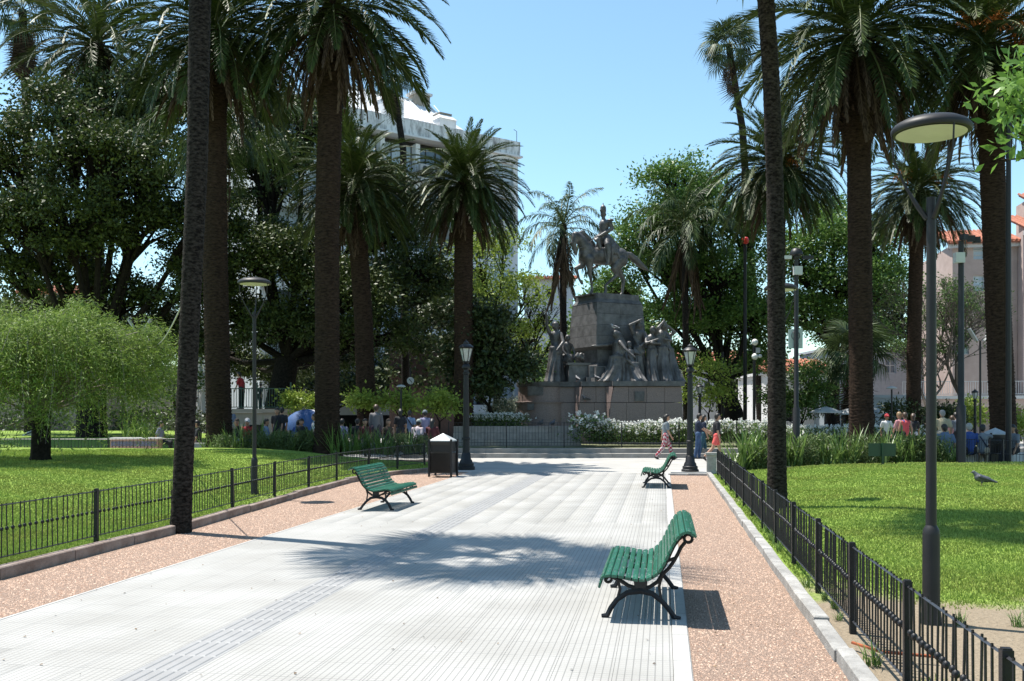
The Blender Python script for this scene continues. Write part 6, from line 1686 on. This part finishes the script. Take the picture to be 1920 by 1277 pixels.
# hanging wire from the slender palm
a_, b_ = A(345, 14.1, 562), A(275, 39, 628)
g = MB(); pts = []
for q in range(15):
    t = q / 14; v = a_.lerp(b_, t); v.z -= .9 * 4 * t * (1 - t) * .6; pts.append(v)
o = g.tube(pts, .012, 5).build('hanging_wire', WHB); tag(o, 'slack pale wire strung from the slender left palm to the solar light', 'wire')
# rusty bar on the soil and pier at the path end
g = MB(); g.tube([A(1598, 6.9, None, .09), A(1650, 6.6, None, .10), A(1755, 6.5, None, .09)], .012, 5); tag(g.build('rusty_rod', mat('rust', (.28, .07, .025), rough=.9, var=.4)), 'rusty orange metal rod lying on the soil behind the right fence', 'rod')
p = P(1.13, 27.1); g = MB(); g.b2((-.13, -.13, 0), (.13, .13, .55)); g.b2((-.16, -.16, .555), (.16, .16, .62)); tag(g.build('stone_pier', STONE_G, None, tuple(p), (0, 0, -TH)), 'short square stone pier at the end of the right fence', 'pier')
# weeds and fallen leaves
gr_ = random.Random(3)
for k in range(26):
    if k < 14: p = P(1.16 + gr_.uniform(0, .12), gr_.uniform(4.5, 14)); z = .04
    else: p = Vector((gr_.uniform(3.4, 5.5), gr_.uniform(5.6, 8.2), 0)); z = zl_right(p.x, p.y)
    clump((p.x, p.y, z), SM[k % 4], 'weed_tuft', 'low weed tuft between the right kerb and the fence foot' if k < 14 else 'small weed tuft on the bare soil around the near disc lamp', 'weed', 'weed tufts by the right fence' if k < 14 else 'weed tufts on the bare soil', gr_.uniform(.10, .2), gr_.uniform(0, 6))

# ================================================================== pigeons
def pigeon(loc, rz, label, s=1.0, m=None):
    root = empty('pigeon', tuple(loc), rz); tag(root, label, 'pigeon')
    PM = m or mat('pigeon_grey', (.07, .075, .09), rough=.5, var=.4, sc=14)
    c = [(Vector((-.07, 0, .10)), .045, Vector((.05, 0, .125)), .06), (Vector((.05, 0, .13)), .05, Vector((.10, 0, .19)), .028), (Vector((.10, 0, .19)), .028, Vector((.115, 0, .205)), .026), (Vector((-.07, 0, .10)), .035, Vector((-.19, 0, .065)), .014),
         (Vector((.13, 0, .2)), .01, Vector((.16, 0, .195)), .004), (Vector((.0, .025, .08)), .02, Vector((.01, .03, .05)), .012), (Vector((.0, -.025, .08)), .02, Vector((.01, -.03, .05)), .012)]
    mb = caps(c, 10); link('body', remesh(mb, 'body', .008, PM, 1), root, sc=s)
    for l in (-1, 1):
        w = caps([(Vector((.03, .045 * l, .14)), .028, Vector((-.13, .03 * l, .085)), .012)], 8); link('wing', w.mesh('wing', mat('pigeon_wing', (.045, .048, .06), rough=.5, var=.5, sc=12), True), root, sc=s)
        g = MB(); g.tube([(.01, .03 * l, .06), (.01, .03 * l, .005)], .004, 4); g.tube([(-.01, .03 * l, .004), (.035, .03 * l, .004)], .004, 4); g.build('leg', mat('pigeon_leg', (.3, .08, .06)), root, sc=s)
p = A(1842, 19.0); pigeon((p.x, p.y, zl_right(p.x, p.y)), R(155), 'dark pigeon standing on the right lawn', 1.35)
for px, z, D, lb in ((1036, 1.14, 39.9, 'pigeon walking on top of the stepped wall'), (1014, 1.14, 39.9, 'second pigeon on the stepped wall, further left'), (1083, 3.09, 42.6, 'pigeon on the monument cornice near its corner'), (1098, 2.2 + .0, 42.35, 'dark pigeon on the ledge of the granite base'), (1120, 3.1, 42.3, 'pigeon beside the carved stone block')):
    p = A(px, D); pigeon((p.x, p.y, z), rnd.uniform(0, 6), lb, 1.3)
p = A(1152, 42.95, 612); pigeon((p.x, p.y, 5.42), 2.9, 'pale pigeon perched on the head of the kneeling bronze woman', 1.2, mat('pale_pigeon', (.4, .4, .42), rough=.5, var=.3, sc=10))
p = A(60, 45); pigeon((p.x, p.y, .5), 0, 'white bird on the far left lawn', 2.2, mat('white_bird', (.6, .6, .58), rough=.6))
# ================================================================== people
SKIN = mat('skin', (.36, .20, .13), rough=.55, var=.08, sc=6); SKIN2 = mat('tanned_skin', (.24, .13, .08), rough=.55, var=.08, sc=6)
HAIRS = {'black': mat('black_hair', (.012, .010, .009), rough=.5), 'brown': mat('brown_hair', (.06, .035, .02), rough=.5), 'grey': mat('grey_hair', (.28, .27, .26), rough=.6), 'fair': mat('fair_hair', (.25, .17, .09), rough=.5)}
def cloth(name, c, c2=None): return mat(name, c, rough=.85, var=.14, sc=5, bump=.35, bsc=14, c2=c2)
def checker_cloth():
    m, nt, b = nodes('red_white_check_cloth'); L = nt.links.new
    tc = nt.nodes.new('ShaderNodeTexCoord'); ck = nt.nodes.new('ShaderNodeTexChecker'); ck.inputs['Scale'].default_value = 13
    ck.inputs['Color1'].default_value = (.36, .03, .06, 1); ck.inputs['Color2'].default_value = (.55, .5, .5, 1)
    w = nt.nodes.new('ShaderNodeTexChecker'); w.inputs['Scale'].default_value = 26; w.inputs['Color1'].default_value = (.25, .1, .12, 1); w.inputs['Color2'].default_value = (1, 1, 1, 1)
    mx = nt.nodes.new('ShaderNodeMix'); mx.data_type = 'RGBA'; mx.blend_type = 'MULTIPLY'; mx.inputs['Factor'].default_value = .6
    L(tc.outputs['Object'], ck.inputs[0]); L(tc.outputs['Object'], w.inputs[0]); L(ck.outputs[0], mx.inputs['A']); L(w.outputs[0], mx.inputs['B']); L(mx.outputs['Result'], b.inputs['Base Color']); b.inputs['Roughness'].default_value = .9
    return m
def person(loc, rz, label, h=1.68, pose='stand', shirt=None, bottoms=None, low='trousers', hair='black', hl='short', skin=SKIN, cap=None, sleeve='short', legs=((22, 10), (-18, -32)), arms=((15, 25), (-20, 0)), lean=2, look=0, shoes=None, backpack=None, strap=None, bag=None, fem=False, detail=False, fat=1.0, seat=.42, armout=.08):
    """faces local +x. legs: (thigh, shin) angles from straight down, forward +, for left and right; arms likewise"""
    s = h / 1.7; root = empty('person', tuple(loc), rz); tag(root, label, 'person')
    def dirv(a): return Vector((math.sin(R(a)), 0, -math.cos(R(a))))
    th, sh = .42 * s, .42 * s
    if pose == 'sit': hipz = seat + .1; legs = ((84, 4), (80, 12)) if legs[0][0] == 22 else legs
    else:
        hipz = max(math.cos(R(a)) * th + math.cos(R(b)) * sh for a, b in legs) + .075 * s
    hip = Vector((0, 0, hipz)); up = Vector((math.sin(R(lean)), 0, math.cos(R(lean))))
    w = fat * (.95 if fem else 1.0)
    waist = hip + up * .16 * s; chest = hip + up * .40 * s; neck = hip + up * .54 * s; hc = neck + up * .15 * s + Vector((.03 * s, 0, 0)) + Vector((.02 * look, 0, 0))
    body = [(hip + Vector((0, -.06 * s, 0)), .105 * s * w, hip + Vector((0, .06 * s, 0)), .105 * s * w), (hip, .12 * s * w, waist, .11 * s * w), (waist, .11 * s * w, chest, .125 * s * w),
            (chest + Vector((0, -.10 * s, .03)), .075 * s, chest + Vector((0, .10 * s, .03)), .075 * s), (chest, .1 * s, neck, .06 * s), (neck, .052 * s, hc - up * .06 * s, .052 * s)]
    head = [(hc - up * .035 * s + Vector((.012 * s, 0, 0)), .075 * s, hc + up * .035 * s, .092 * s), (hc + Vector((.05 * s, 0, -.075 * s)), .035 * s, hc + Vector((.055 * s, 0, -.06 * s)), .04 * s), (hc + Vector((.085 * s, 0, -.01 * s)), .012 * s, hc + Vector((.102 * s, 0, -.03 * s)), .015 * s),
            (hc + Vector((.082 * s, -.02 * s, -.062 * s)), .012 * s, hc + Vector((.082 * s, .02 * s, -.062 * s)), .012 * s)]
    for l in (-1, 1): head.append((hc + Vector((0, .082 * s * l, -.01)), .018 * s, hc + Vector((-.005, .086 * s * l, .01)), .016 * s))
    body += head; leg_pts = []; arm_pts = []; hands = MB()
    for l, (a, b) in zip((1, -1), legs):
        hp_ = hip + Vector((0, .085 * s * l, -.02)); kn = hp_ + dirv(a) * th; an = kn + dirv(b) * sh; leg_pts.append((hp_, kn, an))
        body += [(hp_, .085 * s * w, kn, .055 * s), (kn, .055 * s, kn + (an - kn) * .35, .054 * s), (kn + (an - kn) * .35, .054 * s, an, .036 * s)]
        pit = R(max(-40, min(30, b * .6))) if pose != 'sit' else 0
        body += [(an, .035 * s, an + Vector((.03 * math.cos(pit), 0, -.045 * s)), .035 * s)]
    for l, (a, b) in zip((1, -1), arms):
        s0 = chest + Vector((0, .165 * s * l * w, .06 * s)); el = s0 + (dirv(a) + Vector((0, armout * 2 * l, 0))) * .28 * s; wr = el + (dirv(b) + Vector((0, -armout * l * .4, 0))) * .25 * s; arm_pts.append((s0, el, wr))
        dd = (wr - el).normalized(); pm = wr + dd * .05 * s
        body += [(s0, .052 * s, el, .04 * s), (el, .04 * s, wr, .028 * s), (wr, .026 * s, pm, .034 * s)]
        sd = Vector((0, 1, 0)); fw = dd.cross(sd)
        for q in range(4):                                   # four fingers and a thumb
            o_ = fw * (.024 - .016 * q) * s; ln = (.062, .072, .068, .052)[q] * s
            m1 = pm + o_ + dd * (.02 + ln * .5); m2 = pm + o_ + dd * (.02 + ln) - sd * l * .015
            hands.tube([pm + o_, m1, m2], [.009 * s, .0085 * s, .006 * s], 6)
        hands.tube([wr + fw * .02 * s + dd * .015, wr + fw * .05 * s + dd * .045, wr + fw * .05 * s + dd * .08], [.011 * s, .010 * s, .007 * s], 6)
    vox = .014 if detail else .022
    link('body', remesh(caps(body, 12), 'body', vox, skin, 2, hands), root)
    # shirt
    e = .018 * s
    c = [(hip + up * .02, .125 * s * w + e * .6, waist, .115 * s * w + e), (waist, .115 * s * w + e, chest, .125 * s * w + e * .8), (chest + Vector((0, -.11 * s, .03)), .08 * s + e * .5, chest + Vector((0, .11 * s, .03)), .08 * s + e * .5), (chest, .1 * s + e, neck - up * .03, .06 * s + e * .6)]
    for (s0, el, wr) in arm_pts:
        if sleeve == 'none': c.append((s0 - Vector((0, 0, .0)), .05 * s, s0, .055 * s))
        elif sleeve == 'short': c.append((s0, .056 * s + e * .6, s0.lerp(el, .7), .05 * s + e))
        else: c += [(s0, .056 * s + e * .6, el, .044 * s + e * .7), (el, .044 * s + e * .7, wr, .033 * s + e * .6)]
    link('shirt', remesh(caps(c, 12), 'shirt', vox, shirt or cloth('grey_shirt', (.2, .2, .2)), 2), root)
    c = [(hip + Vector((0, -.06 * s, .03)), .11 * s * w + e * .7, hip + Vector((0, .06 * s, .03)), .11 * s * w + e * .7)]
    for (hp_, kn, an) in leg_pts:
        if low == 'shorts': c.append((hp_, .088 * s * w + e, hp_.lerp(kn, .55), .075 * s + e))
        else: c += [(hp_, .088 * s * w + e, kn, .062 * s + e), (kn, .062 * s + e, an + (kn - an) * .06, .05 * s + e * .6)]
    link('shorts' if low == 'shorts' else 'trousers', remesh(caps(c, 12), 'bottoms', vox, bottoms or cloth('dark_trousers', (.03, .03, .04)), 2), root)
    for (hp_, kn, an), (a, b) in zip(leg_pts, legs):
        pit = R(max(-45, min(25, b))) if pose != 'sit' else R(0)
        f_ = Vector((math.cos(pit), 0, math.sin(pit)))
        g = caps([(an + Vector((-.03 * s, 0, -.035 * s)), .04 * s, an + f_ * .06 * s + Vector((0, 0, -.035 * s)), .042 * s), (an + f_ * .06 * s + Vector((0, 0, -.04 * s)), .04 * s, an + f_ * .17 * s + Vector((0, 0, -.045 * s)), .03 * s), (an, .042 * s, an + Vector((0, 0, -.03)), .042 * s)], 10)
        link('shoe', remesh(g, 'shoe', .014, shoes or mat('dark_shoe', (.02, .02, .022), rough=.5), 1), root)
    # hair
    hm = HAIRS[hair]; c = [(hc + Vector((-.022 * s, 0, .02 * s)), .098 * s, hc + Vector((-.005 * s, 0, .045 * s)), .095 * s), (hc + Vector((-.05 * s, 0, -.03 * s)), .07 * s, hc + Vector((-.04 * s, 0, 0)), .085 * s)]
    if hl == 'long': c += [(hc + Vector((-.06 * s, 0, 0)), .085 * s, hc + Vector((-.10 * s, 0, -.2 * s)), .075 * s), (hc + Vector((-.10 * s, 0, -.2 * s)), .075 * s, hc + Vector((-.12 * s, 0, -.36 * s)), .05 * s)]
    if hl == 'mid': c += [(hc + Vector((-.06 * s, 0, 0)), .09 * s, hc + Vector((-.08 * s, 0, -.14 * s)), .07 * s)]
    if hl != 'bald': link('hair', remesh(caps(c, 12), 'hair', .016, hm, 1), root)
    if cap:
        c = [(hc + Vector((-.005, 0, .045 * s)), .105 * s, hc + Vector((-.005, 0, .055 * s)), .103 * s), (hc + Vector((.06 * s, -.02, .06 * s)), .03 * s, hc + Vector((.17 * s, -.02, .045 * s)), .02 * s), (hc + Vector((.06 * s, .02, .06 * s)), .03 * s, hc + Vector((.17 * s, .02, .045 * s)), .02 * s)]
        link('cap', remesh(caps(c, 12), 'cap', .014, cap, 1), root)
    if detail:
        for l in (-1, 1): g = MB(); g.ball(hc + Vector((.082 * s, .03 * s * l, .012 * s)), .011 * s, 8, 5); g.build('eye', HAIRS['black'], root)
    if backpack:
        c = [(chest + Vector((-.2 * s, -.05, .02)), .11 * s, chest + Vector((-.2 * s, .05, .02)), .11 * s), (chest + Vector((-.21 * s, 0, 0)), .13 * s, waist + Vector((-.2 * s, 0, .03)), .13 * s)]
        o = link('backpack', remesh(caps(c, 12), 'backpack', .02, backpack, 1), root)
    if strap:
        g = MB(); a0 = chest + Vector((-.02, .12 * s, .12 * s)); g.tube([a0 + Vector((.0, 0, .0)), a0 + Vector((-.13 * s, -.08 * s, -.1 * s)), chest + Vector((-.16 * s, -.1 * s, -.2 * s)), waist + Vector((-.12 * s, -.16 * s, -.05 * s))], .022 * s, 6); g.build('strap', strap, root)
    return root
BLK = cloth('black_tshirt', (.012, .012, .016)); NAVY = cloth('navy_tshirt', (.012, .02, .045)); JEAN = cloth('blue_jeans', (.025, .055, .13), (.05, .1, .2)); GRT = cloth('grey_tshirt', (.16, .19, .21))
TEAL = cloth('teal_trousers', (.02, .07, .10)); CORAL = cloth('coral_shorts', (.62, .10, .09)); WHT = cloth('white_tshirt', (.5, .5, .52)); RED = cloth('red_tshirt', (.30, .02, .025)); BLUE = cloth('blue_polo', (.025, .06, .22))
SLB = cloth('slate_blue_shirt', (.10, .14, .22)); GREYB = cloth('grey_blue_shirt', (.14, .16, .19)); TAN = cloth('pale_yellow_shirt', (.42, .36, .24)); PNK = cloth('pink_top', (.45, .22, .24)); REDP = cloth('coral_red_top', (.5, .07, .08))
JACK = cloth('grey_jacket', (.15, .14, .145)); LAV = cloth('lavender_shirt', (.2, .19, .3)); DARK = cloth('dark_clothes', (.016, .016, .02)); MAR = cloth('maroon_top', (.08, .015, .02)); OLV = cloth('brown_green_dress', (.07, .045, .03)); LBL = cloth('light_blue_shirt', (.18, .25, .38)); STR = cloth('striped_tshirt', (.42, .42, .5), (.5, .38, .38)); KHK = cloth('khaki_trousers', (.3, .29, .26)); CAMO = cloth('mottled_trousers', (.12, .08, .05), (.5, .45, .36))
CAPB = cloth('blue_cap', (.03, .05, .18)); CAPW = cloth('white_cap', (.5, .5, .52)); CAPG = cloth('grey_cap', (.3, .33, .31)); CAPR = cloth('red_cap', (.35, .03, .04)); BPK = cloth('blue_backpack', (.04, .06, .2))
def gp(px, py_foot, z=0.0): return G(px, py_foot, z)
# walking group on the plaza
q = gp(1248, 861); person((q.x, q.y, 0), R(0), 'woman in grey T-shirt and red and white checked trousers striding to the right', 1.68, 'walk', GRT, checker_cloth(), 'trousers', 'black', 'mid', SKIN, legs=((25, 12), (-15, -38)), arms=((-18, -8), (10, 30)), detail=True, fem=True)
q = gp(1309, 860); person((q.x, q.y, 0), R(-5), 'person in navy T-shirt and blue jeans partly behind the right lantern post', 1.66, 'walk', NAVY, JEAN, 'trousers', 'black', 'short', SKIN, legs=((8, -2), (-6, -12)), arms=((42, 62), (30, 55)), detail=True)
q = gp(1321, 858); person((q.x, q.y + .3, 0), R(5), 'person in dark T-shirt and teal trousers walking close behind the one in jeans', 1.62, 'walk', NAVY, TEAL, 'trousers', 'black', 'mid', SKIN, legs=((14, 6), (-10, -20)), arms=((35, 55), (5, 20)), detail=True)
q = gp(1343, 866); person((q.x, q.y, 0), R(4), 'person in black T-shirt and coral pink shorts at the end of the right fence', 1.70, 'walk', BLK, CORAL, 'shorts', 'black', 'short', SKIN, legs=((20, 8), (-22, -45)), arms=((-10, 10), (-4, 14)), detail=True)
# left crowd. z is the ground, heads set the distance
def pp(px, D, z=0.0): p = A(px, D); return (p.x, p.y, z)
LC = [
 (428, 36.5, 90, 'standing man in blue T-shirt and blue cap beside the left date palm trunk', dict(h=1.78, shirt=SLB, bottoms=KHK, cap=CAPB, fat=1.2, legs=((2, 0), (-2, 0)), arms=((8, 20), (8, 20)))),
 (445, 35.2, -90, 'seated dark clothed person just right of the man in the blue cap', dict(pose='sit', shirt=DARK, bottoms=JEAN, hair='brown')),
 (464, 35.1, -80, 'seated person in red shirt and white cap', dict(pose='sit', shirt=RED, bottoms=LBL, cap=CAPW)),
 (497, 35.2, 0, 'seated person in light blue shirt with dark hair, right of the disc lamp pole', dict(pose='sit', shirt=LBL, hair='black')),
 (520, 35.6, -90, 'taller of two dark standing people left of the blue tent', dict(h=1.7, shirt=DARK, hair='black', hl='long', fem=True, legs=((2, 0), (-2, 0)))),
 (528, 36.4, 90, 'dark standing man behind his long haired companion left of the blue tent', dict(h=1.72, shirt=DARK, legs=((2, 0), (-2, 0)))),
 (548, 35.4, 30, 'person in blue shirt bending beside the tent', dict(pose='sit', shirt=BLUE, lean=20)),
 (566, 35.3, -90, 'seated dark haired person in front of the blue tent', dict(pose='sit', shirt=DARK, hair='black')),
 (592, 34.8, 200, 'person in a pale shirt beside the big left centre palm trunk', dict(pose='sit', shirt=WHT, seat=.6, hair='brown')),
 (641, 35.2, 90, 'seated person in lavender shirt just right of the big palm trunk', dict(pose='sit', shirt=LAV, hair='black')),
 (670, 35.8, 90, 'dark seated figure right of the lavender shirt', dict(pose='sit', shirt=DARK)),
 (684, 35.2, -70, 'second dark seated figure left of the man in the grey jacket', dict(pose='sit', shirt=MAR)),
 (705, 36.0, 90, 'standing man in grey jacket seen from behind', dict(h=1.82, shirt=JACK, bottoms=cloth('purple_grey_trousers', (.05, .03, .05)), sleeve='long', hair='brown', legs=((3, 0), (-3, 0)), arms=((4, 12), (4, 12)))),
 (728, 34.9, -75, 'seated woman with long brown hair looking at the camera', dict(pose='sit', shirt=OLV, hair='brown', hl='long', sleeve='none', fem=True)),
 (751, 36.2, 100, 'standing dark haired person in dark top behind the striped shirt', dict(h=1.66, shirt=DARK, hair='black', hl='mid', legs=((2, 0), (-2, 0)))),
 (768, 36.8, 95, 'person in light blue shirt with a dark shoulder strap', dict(h=1.6, shirt=LBL, strap=DARK, legs=((2, 0), (-2, 0)))),
 (780, 34.8, 70, 'seated person in white striped T-shirt and grey cap with a dark strap across the back', dict(pose='sit', shirt=STR, cap=CAPG, strap=NAVY, lean=18, fat=1.1)),
 (797, 36.0, 100, 'person in dark cap behind the striped shirt', dict(h=1.6, shirt=LAV, cap=GRT, legs=((2, 0), (-2, 0)))),
 (810, 34.7, 80, 'seated woman with long black hair and maroon top next to the bin', dict(pose='sit', shirt=MAR, hair='black', hl='long', fem=True, fat=1.15, arms=((50, 60), (20, 40)))),
]
for px, D, rz, lb, kw in LC: person(pp(px, D, .17), R(rz), lb, **kw)
p = A(453, 44.6); person((p.x, p.y, 1.88), R(170), 'person in a red shirt standing on the bandstand behind the railing', 1.7, 'stand', RED, DARK, legs=((2, 0), (-2, 0)), lean=8)
p = A(488, 45.4); person((p.x, p.y, 1.88), R(60), 'dark clothed person on the bandstand right of the lamp pole', 1.2, 'stand', DARK, DARK, legs=((2, 0), (-2, 0)))
p = A(300, 37.5); person((p.x, p.y, .1), R(0), 'seated person in purple shirt behind the tiled planter', 1.6, 'sit', LAV, DARK)
p = A(372, 35.2); person((p.x, p.y, .1), R(200), 'dark seated person right of the slender left trunk', 1.7, 'sit', DARK, DARK)
RC = [
 (1662, 40, -90, 'man in white T-shirt and red cap between the right palm trunks', dict(h=1.62, shirt=WHT, bottoms=DARK, cap=CAPR, skin=SKIN2, legs=((2, 0), (-2, 0)))),
 (1688, 36, 120, 'woman with pink top and blue backpack walking away', dict(h=1.72, shirt=PNK, bottoms=DARK, hair='fair', backpack=BPK, legs=((12, 0), (-8, -15)))),
 (1698, 35.8, 100, 'woman in coral red top beside the blue backpack', dict(h=1.70, shirt=REDP, bottoms=DARK, hair='brown', legs=((6, 0), (-8, -15)), sleeve='none')),
 (1712, 36.5, 60, 'woman in white skirt and dark top reaching one arm to the right', dict(h=1.66, shirt=DARK, bottoms=WHT, low='shorts', hair='brown', hl='mid', arms=((40, 50), (15, 20)), legs=((6, 0), (-8, -15)), fem=True)),
 (1768, 34, 90, 'white haired man in pale yellow shirt seen from behind, right of the near lamp', dict(h=1.78, shirt=TAN, bottoms=KHK, hair='grey', fat=1.25, legs=((2, 0), (-2, 0)))),
 (1786, 35.5, 80, 'woman in pale pink top behind the floodlight pole', dict(h=1.58, shirt=PNK, bottoms=JEAN, hair='brown', legs=((2, 0), (-2, 0)))),
 (1797, 34.6, 90, 'man in slate blue shirt bending forward behind the floodlight pole', dict(h=1.72, shirt=GREYB, bottoms=DARK, legs=((2, 0), (-2, 0)), lean=14)),
 (1772, 30.4, 90, 'seated man in slate blue shirt, back to the camera, right of the near lamp', dict(pose='sit', h=1.75, shirt=SLB, bottoms=DARK, fat=1.35, skin=SKIN2)),
 (1818, 30.6, 80, 'seated man in royal blue polo shirt on the right', dict(pose='sit', h=1.8, shirt=BLUE, bottoms=DARK, hair='grey', fat=1.3)),
 (1842, 30.5, 60, 'seated person in grey blue shirt stretching an arm to the right', dict(pose='sit', h=1.72, shirt=GREYB, bottoms=CAMO, strap=NAVY, fat=1.2, arms=((60, 75), (80, 95)), skin=SKIN2)),
 (1901, 30.8, 200, 'seated person in dark grey at the right edge behind the bin', dict(pose='sit', h=1.7, shirt=GREYB, bottoms=DARK)),
]
for px, D, rz, lb, kw in RC: person(pp(px, D, 0), R(rz), lb, **kw)

bpy.data.scenes.remove(WORK)
